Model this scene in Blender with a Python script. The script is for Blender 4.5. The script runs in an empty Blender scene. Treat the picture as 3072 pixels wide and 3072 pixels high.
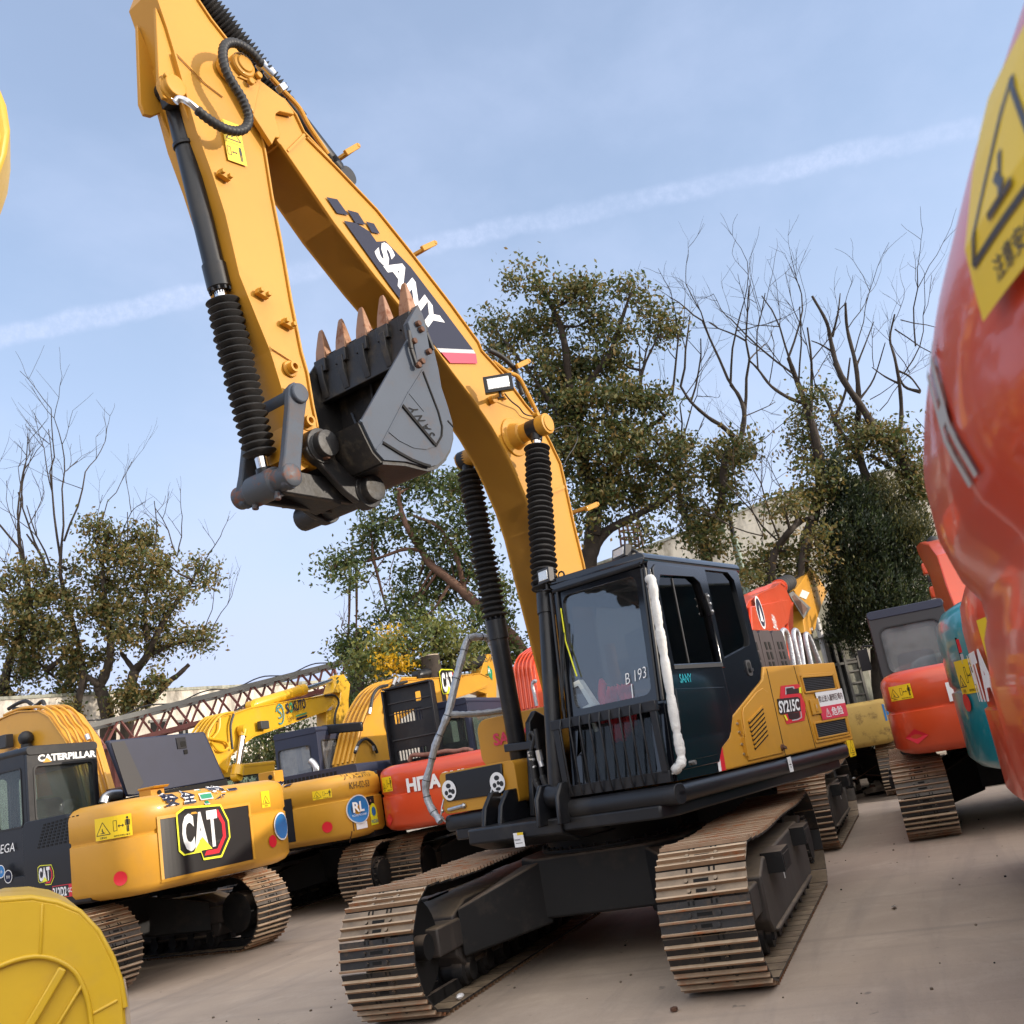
import bpy, bmesh, math, random
import numpy as np
from mathutils import Vector, Matrix
from mathutils.geometry import tessellate_polygon

random.seed(7)
np.random.seed(7)
SC = bpy.context.scene
COL = SC.collection
rad = math.radians

# ---------------------------------------------------------------- camera
CAM_P = np.array([9.046038, 2.755586, 1.602986])
YAW, PITCH, ROLL, FPX = 3.4799757, 0.2470122, -0.1737745, 3042.377
_f = np.array([math.cos(PITCH) * math.cos(YAW), math.cos(PITCH) * math.sin(YAW), math.sin(PITCH)])
_r = np.cross(_f, [0, 0, 1]); _r /= np.linalg.norm(_r)
_u = np.cross(_r, _f)
_r2 = math.cos(ROLL) * _r + math.sin(ROLL) * _u
_u2 = -math.sin(ROLL) * _r + math.cos(ROLL) * _u
cd = bpy.data.cameras.new('camera')
co = bpy.data.objects.new('camera', cd)
COL.objects.link(co)
co.matrix_world = Matrix([[_r2[i], _u2[i], -_f[i], CAM_P[i]] for i in range(3)] + [[0, 0, 0, 1]])
cd.sensor_width = 36.0
cd.lens = FPX / 3072 * 36
cd.clip_start = 0.05
cd.clip_end = 3000
cd.dof.use_dof = True
cd.dof.focus_distance = 9.0
cd.dof.aperture_fstop = 9.0
SC.camera = co

# ---------------------------------------------------------------- light and exposure
SUN_AZ, SUN_EL = 100.0, 14.0
sd = bpy.data.lights.new('sun', 'SUN')
sd.energy = 2.0
sd.angle = rad(1.2)
sd.color = (1.0, 0.88, 0.74)
so = bpy.data.objects.new('sun', sd)
COL.objects.link(so)
_s = Vector((math.cos(rad(SUN_EL)) * math.cos(rad(SUN_AZ)), math.cos(rad(SUN_EL)) * math.sin(rad(SUN_AZ)), math.sin(rad(SUN_EL))))
so.rotation_euler = _s.to_track_quat('Z', 'Y').to_euler()
so.location = (0, 0, 30)

SC.view_settings.view_transform = 'Standard'
SC.view_settings.look = 'None'
SC.view_settings.gamma = 1.0
SC.view_settings.exposure = 1.12
SC.view_settings.use_curve_mapping = False
SC.cycles.max_bounces = 8
SC.cycles.transparent_max_bounces = 16

# ---------------------------------------------------------------- pixels (3072 wide photograph) to points
CR = {'c1': (300, 0, 1200/1932), 'c2': (600, 700, 1200/1932), 'c3': (1400, 1500, 1300/1932), 'c4': (950, 2200, 1600/1932),
      'c5': (0, 2000, 1072/1932), 'c6': (600, 1850, 1100/1932), 'c7': (2100, 1500, 1100/1932), 'f': (0, 0, 3072/1932), 's': (0, 0, 1),
      'd1': (1000, 2450, 1/3), 'd2': (1900, 2350, 722/1932), 'd3': (1560, 1600, 1/3), 'd4': (1560, 2000, 1/3), 'd5': (2100, 1850, 1/3),
      'd6': (380, 0, 1/3), 'd7': (700, 950, 1/3), 'd8': (1300, 1050, 1/3),
      'g1': (0, 2000, 500/1932), 'g2': (500, 1900, 700/1932), 'g3': (1050, 1900, 700/1932), 'g4': (0, 1450, 700/1932),
      'g5': (950, 1400, 700/1932), 'c8': (2500, 0, 1700/1932), 'g6': (1400, 750, 900/1739), 'g7': (2200, 800, 700/1229), 'g8': (2200, 1550, 800/1932)}
def ray(k, x, y):
    a, b, m = CR[k]
    u, v = a + x * m, b + y * m
    return (u - 1536) / FPX * _r2 - (v - 1536) / FPX * _u2 + _f
def depth_pt(k, x, y, D):
    return Vector(CAM_P + ray(k, x, y) * D)
class Fr:
    """a machine's own frame: x forward, y to its left, z up"""
    def __init__(s, x, y, ang):
        s.o = np.array([x, y, 0.0]); s.a = ang
        c, n = math.cos(ang), math.sin(ang)
        s.R = np.array([[c, -n, 0], [n, c, 0], [0, 0, 1.0]])
    def _hit(s, k, x, y, i, c):
        d = s.R.T @ ray(k, x, y); o = s.R.T @ (CAM_P - s.o)
        return Vector(o + d * ((c - o[i]) / d[i]))
    def X(s, k, x, y, c): return s._hit(k, x, y, 0, c)
    def Y(s, k, x, y, c): return s._hit(k, x, y, 1, c)
    def Z(s, k, x, y, c): return s._hit(k, x, y, 2, c)
    def XZ(s, k, pts, c): return [(p.x, p.z) for p in (s.Y(k, a, b, c) for a, b in pts)]
    def w(s, p): return Vector(s.R @ np.array(p) + s.o)

# ---------------------------------------------------------------- sky
W = bpy.data.worlds.new('World'); SC.world = W
W.use_nodes = True
nt = W.node_tree; nt.nodes.clear()
N = nt.nodes.new; L = nt.links.new
out = N('ShaderNodeOutputWorld'); bg = N('ShaderNodeBackground'); bg.inputs[1].default_value = 0.13
sky = N('ShaderNodeTexSky'); sky.sky_type = 'NISHITA'; sky.sun_disc = False
sky.sun_elevation = rad(SUN_EL); sky.sun_rotation = rad(90 - SUN_AZ) % (2 * math.pi)
sky.air_density = 1.0; sky.dust_density = 1.0; sky.ozone_density = 1.6
tc = N('ShaderNodeTexCoord')
def vmath(op, a, b=None):
    n = N('ShaderNodeVectorMath'); n.operation = op; L(a, n.inputs[0])
    if b is not None: n.inputs[1].default_value = b
    return n
def math_(op, a, b=None):
    n = N('ShaderNodeMath'); n.operation = op
    for i, q in enumerate((a, b)):
        if q is None: continue
        if isinstance(q, (int, float)): n.inputs[i].default_value = q
        else: L(q, n.inputs[i])
    return n.outputs[0]
def mrange(v, a, b, c, d):
    n = N('ShaderNodeMapRange'); n.interpolation_type = 'SMOOTHSTEP'; L(v, n.inputs[0])
    for i, q in enumerate((a, b, c, d)): n.inputs[i + 1].default_value = q
    return n.outputs[0]
def noise(vec, scale, detail=4, rough=.55):
    n = N('ShaderNodeTexNoise'); n.inputs['Scale'].default_value = scale; n.inputs['Detail'].default_value = detail
    n.inputs['Roughness'].default_value = rough; L(vec, n.inputs['Vector']); return n.outputs[0]
# the vapour trail lies along a great circle of the sky
r1, r2 = ray('s', 0, 1011), ray('s', 2839, 402)
nrm = np.cross(r1, r2); nrm /= np.linalg.norm(nrm)
e1 = np.cross(nrm, [0, 0, 1]); e1 /= np.linalg.norm(e1)
dn = vmath('DOT_PRODUCT', tc.outputs['Generated'], nrm.tolist()).outputs['Value']
wob = noise(tc.outputs['Generated'], 26, 5, .6)
dd = math_('ABSOLUTE', math_('ADD', dn, math_('MULTIPLY', math_('SUBTRACT', wob, .5), .014)))
band = mrange(dd, .0045, .0125, 1, 0)
fine = mrange(noise(tc.outputs['Generated'], 120, 4, .7), .3, .75, .45, 1)
gap = mrange(noise(tc.outputs['Generated'], 3.1, 2), .36, .6, .25, 1)
trail = math_('MULTIPLY', math_('MULTIPLY', band, fine), math_('MULTIPLY', gap, .40))
mp = N('ShaderNodeMapping'); mp.inputs['Scale'].default_value = (1.3, 3.2, 5.0); mp.inputs['Rotation'].default_value = (.3, .2, .5)
L(tc.outputs['Generated'], mp.inputs[0])
wisp = mrange(noise(mp.outputs[0], 1.5, 6, .55), .35, .85, .05, .30)
sepz = N('ShaderNodeSeparateXYZ'); L(tc.outputs['Generated'], sepz.inputs[0])
lowz = mrange(sepz.outputs[2], 0.0, .55, .92, .30)
cl = math_('MINIMUM', math_('ADD', math_('ADD', trail, wisp), lowz), 1.0)
mix = N('ShaderNodeMix'); mix.data_type = 'RGBA'
L(cl, mix.inputs[0]); L(sky.outputs[0], mix.inputs[6]); mix.inputs[7].default_value = (2.5, 2.9, 3.95, 1)
# bright patch added to the unseen sky behind the camera as fill light
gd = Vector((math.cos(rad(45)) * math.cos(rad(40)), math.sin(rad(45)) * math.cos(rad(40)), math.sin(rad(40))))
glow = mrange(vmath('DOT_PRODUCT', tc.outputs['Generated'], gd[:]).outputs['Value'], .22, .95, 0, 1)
fill_mix = N('ShaderNodeMix'); fill_mix.data_type = 'RGBA'; fill_mix.blend_type = 'ADD'; L(glow, fill_mix.inputs[0]); L(mix.outputs[2], fill_mix.inputs[6]); fill_mix.inputs[7].default_value = (7.6, 6.9, 5.9, 1)
L(fill_mix.outputs[2], bg.inputs[0]); L(bg.outputs[0], out.inputs[0])

# ---------------------------------------------------------------- materials
def newmat(name):
    m = bpy.data.materials.new(name); m.use_nodes = True
    t = m.node_tree; b = t.nodes['Principled BSDF']
    return m, t, b
def rgba(c): return (c[0], c[1], c[2], 1)
def mk(name, c, rough=.5, metal=0.0, coat=0.0, var=0.0, vs=3.0, bump=0.0, bs=60.0, dirt=None, dscale=2.0, damt=.5, dust=None, streak=False, spec=.5):
    """painted / bare surface: slight tone variation, optional dirt patches, dust that has settled on upward faces"""
    m, t, b = newmat(name)
    b.inputs['Roughness'].default_value = rough; b.inputs['Metallic'].default_value = metal
    b.inputs['Coat Weight'].default_value = coat; b.inputs['Coat Roughness'].default_value = .06
    b.inputs['Specular IOR Level'].default_value = spec
    nn, ln = t.nodes.new, t.links.new
    tcn = nn('ShaderNodeTexCoord')
    col = None
    base = nn('ShaderNodeRGB'); base.outputs[0].default_value = rgba(c); col = base.outputs[0]
    def nz(scale, detail=5, rough_=.6, vec=None):
        n = nn('ShaderNodeTexNoise'); n.inputs['Scale'].default_value = scale; n.inputs['Detail'].default_value = detail
        n.inputs['Roughness'].default_value = rough_; ln(vec or tcn.outputs['Object'], n.inputs['Vector']); return n.outputs[0]
    def mr(v, a, b_, c_, d):
        n = nn('ShaderNodeMapRange'); ln(v, n.inputs[0])
        for i, q in enumerate((a, b_, c_, d)): n.inputs[i + 1].default_value = q
        return n.outputs[0]
    def mx(f, a, bcol):
        n = nn('ShaderNodeMix'); n.data_type = 'RGBA'; ln(f, n.inputs[0]); ln(a, n.inputs[6])
        if isinstance(bcol, tuple): n.inputs[7].default_value = rgba(bcol)
        else: ln(bcol, n.inputs[7])
        return n.outputs[2]
    if var:
        f = mr(nz(vs), .3, .7, 0, 1)
        col = mx(f, col, tuple(max(0, q * (1 - var)) for q in c))
    if dirt:
        vec = None
        if streak:
            mpn = nn('ShaderNodeMapping'); mpn.inputs['Scale'].default_value = (1, 1, .12); ln(tcn.outputs['Object'], mpn.inputs[0]); vec = mpn.outputs[0]
        f = mr(nz(dscale, 7, .68, vec), .52, .68, 0, damt)
        col = mx(f, col, dirt)
        rr = mr(f, 0, 1, rough, min(1, rough + .4)); ln(rr, b.inputs['Roughness'])
    if dust:
        g = nn('ShaderNodeNewGeometry'); sp = nn('ShaderNodeSeparateXYZ'); ln(g.outputs['Normal'], sp.inputs[0])
        up = mr(sp.outputs[2], .25, .8, 0, 1); n2 = mr(nz(5, 6), .25, .6, .35, 1)
        mu = nn('ShaderNodeMath'); mu.operation = 'MULTIPLY'; ln(up, mu.inputs[0]); ln(n2, mu.inputs[1])
        col = mx(mu.outputs[0], col, dust)
    ln(col, b.inputs['Base Color'])
    if bump:
        bn = nn('ShaderNodeBump'); bn.inputs['Strength'].default_value = bump; bn.inputs['Distance'].default_value = .01
        ln(nz(bs, 4), bn.inputs['Height']); ln(bn.outputs[0], b.inputs['Normal'])
    return m
M = {}
M['sany'] = mk('ochre_paint', (.52, .25, .022), .48, coat=.06, spec=.35, var=.1, vs=1.2, dirt=(.33, .2, .06), dscale=1.7, damt=.22, bump=.03, bs=18)
M['cat'] = mk('yellow_paint', (.60, .30, .03), .4, coat=.2, spec=.4, var=.1, vs=1.5, dirt=(.35, .2, .07), dscale=2, damt=.22, bump=.02, bs=15)
M['kom'] = mk('bright_yellow_paint', (.66, .37, .012), .4, coat=.25, var=.12, vs=1.5, dirt=(.38, .24, .06), dscale=2.3, damt=.2, bump=.03, bs=20)
M['near'] = mk('thick_yellow_paint', (.60, .38, .012), .42, coat=.15, var=.12, vs=2.5, dirt=(.42, .27, .03), dscale=3, damt=.35, bump=.08, bs=14)
M['old'] = mk('faded_yellow_paint', (.52, .34, .08), .6, var=.2, vs=3, dirt=(.12, .07, .035), dscale=5, damt=.85)
M['orange'] = mk('orange_paint', (.66, .072, .018), .34, coat=.45, var=.1, vs=1.4, dirt=(.4, .1, .05), dscale=2, damt=.2, bump=.02, bs=12)
M['red'] = mk('red_orange_paint', (.66, .055, .016), .34, coat=.35, var=.08, vs=1.5, bump=.06, bs=3)
M['teal'] = mk('teal_paint', (.006, .26, .32), .32, coat=.5, var=.15, vs=1.5, dirt=(.1, .3, .32), dscale=3, damt=.3)
M['black'] = mk('black_paint', (.009, .010, .013), .38, coat=.1, spec=.35, var=.2, vs=2, dirt=(.05, .045, .04), dscale=3, damt=.3)
M['gloss'] = mk('gloss_black_paint', (.005, .006, .009), .12, coat=.5, spec=.5)
M['chassis'] = mk('chassis_black', (.012, .012, .013), .6, spec=.3, var=.2, vs=3, dirt=(.06, .05, .042), dscale=3, damt=.5, dust=(.16, .12, .09), bump=.06, bs=25)
M['navy'] = mk('dark_blue_grey_paint', (.016, .022, .05), .5, coat=.05, var=.15)
M['panelblk'] = mk('satin_black_panel', (.006, .007, .009), .3, coat=.12, spec=.3)
M['rubber'] = mk('black_rubber', (.013, .013, .014), .55, bump=.1, bs=80)
M['bellow'] = mk('bellows_fabric', (.012, .012, .013), .75, dirt=(.05, .045, .04), dscale=8, damt=.4, bump=.25, bs=45)
M['bucket'] = mk('blue_grey_steel_paint', (.062, .078, .105), .6, spec=.3, var=.12, vs=2, dirt=(.16, .1, .06), dscale=4, damt=.3, bump=.08, bs=30)
M['bucketblk'] = mk('black_steel_plate', (.016, .016, .017), .5, var=.3, vs=4, dirt=(.1, .085, .06), dscale=7, damt=.5, bump=.25, bs=35)
M['rustpaint'] = mk('blue_steel_with_rust', (.05, .06, .075), .5, dirt=(.2, .065, .025), dscale=9, damt=.95, bump=.12, bs=30)
M['tooth'] = mk('bare_rusty_tooth', (.36, .2, .12), .5, metal=.35, var=.3, vs=9, dirt=(.2, .06, .02), dscale=9, damt=.85, bump=.3, bs=22)
M['shoe'] = mk('track_steel', (.028, .027, .028), .45, metal=.25, var=.3, vs=4, dirt=(.13, .085, .05), dscale=7, damt=.6, dust=(.40, .30, .20), bump=.2, bs=40)
M['ridge'] = mk('worn_rusty_edge', (.29, .18, .105), .55, metal=.15, var=.35, vs=6, dirt=(.32, .1, .028), dscale=6, damt=.9, dust=(.58, .45, .31), bump=.2, bs=50)
M['slot'] = mk('black_void', (.004, .004, .004), .9)
M['trackframe'] = mk('track_frame_brown', (.05, .042, .038), .6, var=.25, vs=3, dirt=(.13, .1, .08), dscale=6, damt=.5, dust=(.2, .15, .10), streak=True)
M['chrome'] = mk('chrome_rod', (.6, .6, .62), .12, metal=1.0)
M['steel'] = mk('zinc_fitting', (.55, .55, .55), .3, metal=.9, var=.2, vs=20)
M['foil'] = mk('silver_wrap', (.42, .44, .47), .34, metal=.45, var=.3, vs=18, bump=.9, bs=38)
M['wrap'] = mk('white_plastic_wrap', (.62, .62, .6), .5, var=.2, vs=15, bump=.8, bs=45)
M['white'] = mk('white_vinyl', (.75, .75, .75), .4)
M['offwhite'] = mk('off_white_plastic', (.6, .62, .58), .5)
M['ink'] = mk('navy_vinyl', (.012, .016, .04), .6, spec=.25)
M['blackv'] = mk('black_vinyl', (.008, .008, .009), .35)
M['redv'] = mk('red_vinyl', (.6, .015, .03), .35)
M['pinkred'] = mk('crimson_vinyl', (.62, .03, .07), .4)
M['yelv'] = mk('yellow_vinyl', (.80, .55, .01), .4)
M['lime'] = mk('lime_vinyl', (.75, .75, .03), .4)
M['greenv'] = mk('green_vinyl', (.02, .25, .13), .4)
M['bluev'] = mk('blue_vinyl', (.015, .16, .42), .4)
M['seat'] = mk('red_cloth', (.5, .012, .022), .8, var=.3, vs=7, bump=.5, bs=18)
M['greyseat'] = mk('dark_grey_cloth', (.03, .03, .035), .8)
M['greyv'] = mk('grey_vinyl', (.42, .43, .44), .45)
M['lamp'] = mk('lamp_lens', (.75, .75, .72), .15, metal=.6, bump=.5, bs=90)
M['dgrey'] = mk('dark_grey_plastic', (.03, .03, .033), .55)
M['brownbox'] = mk('oxide_grille', (.035, .022, .022), .5, var=.2)
M['pipe'] = mk('rusty_pipe', (.22, .1, .07), .6, dirt=(.05, .03, .02), dscale=6, damt=.8)
M['crane'] = mk('dark_red_lattice_paint', (.17, .045, .035), .6, var=.4, vs=3, dirt=(.04, .02, .015), dscale=4, damt=.7)
M['cranegrey'] = mk('grey_weathered_steel', (.17, .165, .15), .6, var=.4, vs=2)
M['bark'] = mk('bark', (.05, .037, .027), .9, var=.5, vs=6, bump=.8, bs=20)
M['bark2'] = mk('reddish_bark', (.16, .085, .055), .85, var=.5, vs=6, bump=.6, bs=20)
M['cut'] = mk('cut_wood', (.45, .36, .26), .8, var=.3, vs=10)
M['metalgrey'] = mk('grey_sheet_metal', (.2, .2, .19), .6, var=.3, vs=2, dirt=(.12, .1, .08), dscale=3, damt=.6, streak=True)
M['polegreen'] = mk('pale_green_pole', (.28, .36, .3), .6)
M['rust'] = mk('rusty_iron', (.12, .055, .03), .8, var=.4, vs=5)

def glassmat(name, tint, r0, film=.0):
    """thin pane (two faces): clear tint seen through, mirror reflection rising towards grazing angles, optional dust film"""
    m = bpy.data.materials.new(name); m.use_nodes = True
    t = m.node_tree; t.nodes.clear(); nn, ln = t.nodes.new, t.links.new
    o = nn('ShaderNodeOutputMaterial'); tr = nn('ShaderNodeBsdfTransparent'); tr.inputs[0].default_value = rgba([q ** .5 for q in tint])
    gl = nn('ShaderNodeBsdfGlossy'); gl.inputs['Roughness'].default_value = .02; gl.inputs[0].default_value = (1, 1, 1, 1)
    lw = nn('ShaderNodeLayerWeight'); lw.inputs[0].default_value = .5
    pw = nn('ShaderNodeMath'); pw.operation = 'POWER'; ln(lw.outputs['Facing'], pw.inputs[0]); pw.inputs[1].default_value = 5
    ad = nn('ShaderNodeMath'); ad.operation = 'MULTIPLY_ADD'; ad.use_clamp = True; ln(pw.outputs[0], ad.inputs[0]); ad.inputs[1].default_value = 1 - r0; ad.inputs[2].default_value = r0
    df = nn('ShaderNodeBsdfDiffuse'); df.inputs[0].default_value = (.5, .52, .55, 1)
    nz = nn('ShaderNodeTexNoise'); nz.inputs['Scale'].default_value = 3; nz.inputs['Detail'].default_value = 6; tcn = nn('ShaderNodeTexCoord'); ln(tcn.outputs['Object'], nz.inputs['Vector'])
    mr = nn('ShaderNodeMapRange'); ln(nz.outputs[0], mr.inputs[0]); mr.inputs[1].default_value = .3; mr.inputs[2].default_value = .7; mr.inputs[3].default_value = film * .6; mr.inputs[4].default_value = film * 1.4
    m1 = nn('ShaderNodeMixShader'); ln(mr.outputs[0], m1.inputs[0]); ln(tr.outputs[0], m1.inputs[1]); ln(df.outputs[0], m1.inputs[2])
    m2 = nn('ShaderNodeMixShader'); ln(ad.outputs[0], m2.inputs[0]); ln(m1.outputs[0], m2.inputs[1]); ln(gl.outputs[0], m2.inputs[2])
    ln(m2.outputs[0], o.inputs[0]); return m
M['glass'] = glassmat('windscreen_glass', (.74, .78, .80), .085, .012)
M['glassdark'] = glassmat('tinted_glass', (.05, .055, .06), .025, .0)
M['glasslow'] = glassmat('lower_glass', (.5, .54, .55), .02, .004)
M['glassgreen'] = glassmat('green_cab_glass', (.45, .55, .5), .035, .05)
M['glassdust'] = glassmat('dusty_cab_glass', (.4, .41, .4), .05, .22)

def leafmat(name, c, c2):
    m = bpy.data.materials.new(name); m.use_nodes = True
    t = m.node_tree; t.nodes.clear(); nn, ln = t.nodes.new, t.links.new
    o = nn('ShaderNodeOutputMaterial')
    tcn = nn('ShaderNodeTexCoord'); nz = nn('ShaderNodeTexNoise'); nz.inputs['Scale'].default_value = 1.1; nz.inputs['Detail'].default_value = 5
    ln(tcn.outputs['Object'], nz.inputs['Vector'])
    mr = nn('ShaderNodeMapRange'); ln(nz.outputs[0], mr.inputs[0]); mr.inputs[1].default_value = .35; mr.inputs[2].default_value = .65
    mx = nn('ShaderNodeMix'); mx.data_type = 'RGBA'; ln(mr.outputs[0], mx.inputs[0]); mx.inputs[6].default_value = rgba(c); mx.inputs[7].default_value = rgba(c2)
    pb = nn('ShaderNodeBsdfPrincipled'); ln(mx.outputs[2], pb.inputs['Base Color']); pb.inputs['Roughness'].default_value = .5
    tl = nn('ShaderNodeBsdfTranslucent'); ln(mx.outputs[2], tl.inputs[0])
    ms = nn('ShaderNodeMixShader'); ms.inputs[0].default_value = .38; ln(pb.outputs[0], ms.inputs[1]); ln(tl.outputs[0], ms.inputs[2])
    ln(ms.outputs[0], o.inputs[0]); return m
M['leaf1'] = leafmat('leaf_dark_green', (.05, .075, .022), (.075, .10, .028))
M['leaf2'] = leafmat('leaf_olive', (.13, .125, .032), (.16, .14, .04))
M['leaf3'] = leafmat('leaf_ochre', (.20, .14, .04), (.24, .155, .045))
M['leafg'] = leafmat('leaf_fresh_green', (.075, .125, .032), (.12, .15, .04))
M['leafy'] = leafmat('leaf_light_green', (.17, .19, .04), (.21, .21, .055))
M['flower'] = leafmat('yellow_blossom', (.62, .36, .01), (.66, .42, .02))
M['conif1'] = leafmat('juniper_dark', (.018, .032, .014), (.03, .045, .018))
M['conif2'] = leafmat('juniper_olive', (.06, .07, .022), (.085, .08, .026))

# plaster walls
def plaster(name, c, stain):
    m, t, b = newmat(name); nn, ln = t.nodes.new, t.links.new
    b.inputs['Roughness'].default_value = .9
    tcn = nn('ShaderNodeTexCoord')
    def nz(scale, detail, rough_, sc):
        mpn = nn('ShaderNodeMapping'); mpn.inputs['Scale'].default_value = sc; ln(tcn.outputs['Object'], mpn.inputs[0])
        n = nn('ShaderNodeTexNoise'); n.inputs['Scale'].default_value = scale; n.inputs['Detail'].default_value = detail; n.inputs['Roughness'].default_value = rough_
        ln(mpn.outputs[0], n.inputs['Vector']); return n.outputs[0]
    def mr(v, a, b_, c_, d):
        n = nn('ShaderNodeMapRange'); ln(v, n.inputs[0])
        for i, q in enumerate((a, b_, c_, d)): n.inputs[i + 1].default_value = q
        return n.outputs[0]
    def mx(f, a, bcol):
        n = nn('ShaderNodeMix'); n.data_type = 'RGBA'; ln(f, n.inputs[0])
        if isinstance(a, tuple): n.inputs[6].default_value = rgba(a)
        else: ln(a, n.inputs[6])
        n.inputs[7].default_value = rgba(bcol); return n.outputs[2]
    c0 = mx(mr(nz(.5, 6, .6, (1, 1, 1)), .35, .65, 0, 1), c, tuple(q * .86 for q in c))
    c1 = mx(mr(nz(1.1, 8, .7, (1, 1, .25)), .54, .66, 0, .6), c0, stain)
    sp = nn('ShaderNodeSeparateXYZ'); ln(tcn.outputs['Object'], sp.inputs[0])
    hi = mr(sp.outputs[2], -2.2, 0, 0, 1)
    st = mr(nz(1.6, 9, .72, (1, 1, .3)), .46, .62, 0, .85)
    mu = nn('ShaderNodeMath'); mu.operation = 'MULTIPLY'; ln(hi, mu.inputs[0]); ln(st, mu.inputs[1])
    c2 = mx(mu.outputs[0], c1, tuple(q * .4 for q in stain))
    br = nn('ShaderNodeTexBrick'); br.inputs['Scale'].default_value = .42; br.inputs['Mortar Size'].default_value = .006
    br.inputs[1].default_value = (0, 0, 0, 1); br.inputs[2].default_value = (0, 0, 0, 1); br.inputs[3].default_value = (1, 1, 1, 1); br.offset = 0
    mpn = nn('ShaderNodeMapping'); mpn.inputs['Rotation'].default_value = (rad(90), 0, 0); ln(tcn.outputs['Object'], mpn.inputs[0]); ln(mpn.outputs[0], br.inputs['Vector'])
    sf = nn('ShaderNodeMath'); sf.operation = 'MULTIPLY'; ln(br.outputs[0], sf.inputs[0]); sf.inputs[1].default_value = .25
    c3 = mx(sf.outputs[0], c2, tuple(q * .5 for q in c))
    ln(c3, b.inputs['Base Color']); return m
M['plaster'] = plaster('cream_plaster', (.80, .72, .58), (.36, .31, .23))
M['plaster2'] = plaster('white_plaster', (.76, .70, .60), (.30, .27, .22))
M['darkwall'] = mk('unseen_hall_dark', (.035, .05, .055), .8, var=.4, vs=.6, dirt=(.015, .06, .075), dscale=.5, damt=.8)  # near-black colour of the added unseen halls, chosen for dark reflections
M['plaster3'] = plaster('grey_green_plaster', (.42, .42, .34), (.16, .16, .12))

def concrete():
    m, t, b = newmat('yard_concrete'); nn, ln = t.nodes.new, t.links.new
    tcn = nn('ShaderNodeTexCoord'); P = tcn.outputs['Object']
    def nz(scale, detail=6, rough_=.6, sc=(1, 1, 1), rot=0, dist=0):
        mpn = nn('ShaderNodeMapping'); mpn.inputs['Scale'].default_value = sc; mpn.inputs['Rotation'].default_value = (0, 0, rot); ln(P, mpn.inputs[0])
        n = nn('ShaderNodeTexNoise'); n.inputs['Scale'].default_value = scale; n.inputs['Detail'].default_value = detail; n.inputs['Roughness'].default_value = rough_
        n.inputs['Distortion'].default_value = dist; ln(mpn.outputs[0], n.inputs['Vector']); return n.outputs[0]
    def mr(v, a, b_, c_, d):
        n = nn('ShaderNodeMapRange'); ln(v, n.inputs[0])
        for i, q in enumerate((a, b_, c_, d)): n.inputs[i + 1].default_value = q
        return n.outputs[0]
    def mx(f, a, bcol):
        n = nn('ShaderNodeMix'); n.data_type = 'RGBA'; ln(f, n.inputs[0])
        if isinstance(a, tuple): n.inputs[6].default_value = rgba(a)
        else: ln(a, n.inputs[6])
        n.inputs[7].default_value = rgba(bcol); return n.outputs[2]
    c = mx(mr(nz(.35, 7, .65), .35, .65, 0, 1), (.40, .315, .24), (.31, .245, .19))
    c = mx(mr(nz(1.6, 8, .7, dist=.6), .5, .7, 0, .55), c, (.46, .37, .29))
    c = mx(mr(nz(.9, 6, .6, (.12, 1.6, 1), rad(22), 1.2), .52, .72, 0, .5), c, (.19, .16, .14))
    c = mx(mr(nz(1.3, 6, .65, (1.8, .10, 1), rad(-12), .8), .55, .72, 0, .4), c, (.2, .17, .145))
    c = mx(mr(nz(28, 5, .75), .60, .72, 0, .5), c, (.13, .1, .085))
    c = mx(mr(nz(5, 3, .5), .70, .74, 0, .6), c, (.1, .085, .075))
    ln(c, b.inputs['Base Color']); b.inputs['Roughness'].default_value = .85
    bn = nn('ShaderNodeBump'); bn.inputs['Strength'].default_value = .35; bn.inputs['Distance'].default_value = .02
    ln(nz(16, 8, .7), bn.inputs['Height']); ln(bn.outputs[0], b.inputs['Normal'])
    return m
M['concrete'] = concrete()
M['soil'] = mk('dry_soil', (.16, .12, .085), .95, var=.5, vs=2, dirt=(.3, .24, .18), dscale=3, damt=.6, bump=.8, bs=9)
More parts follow.
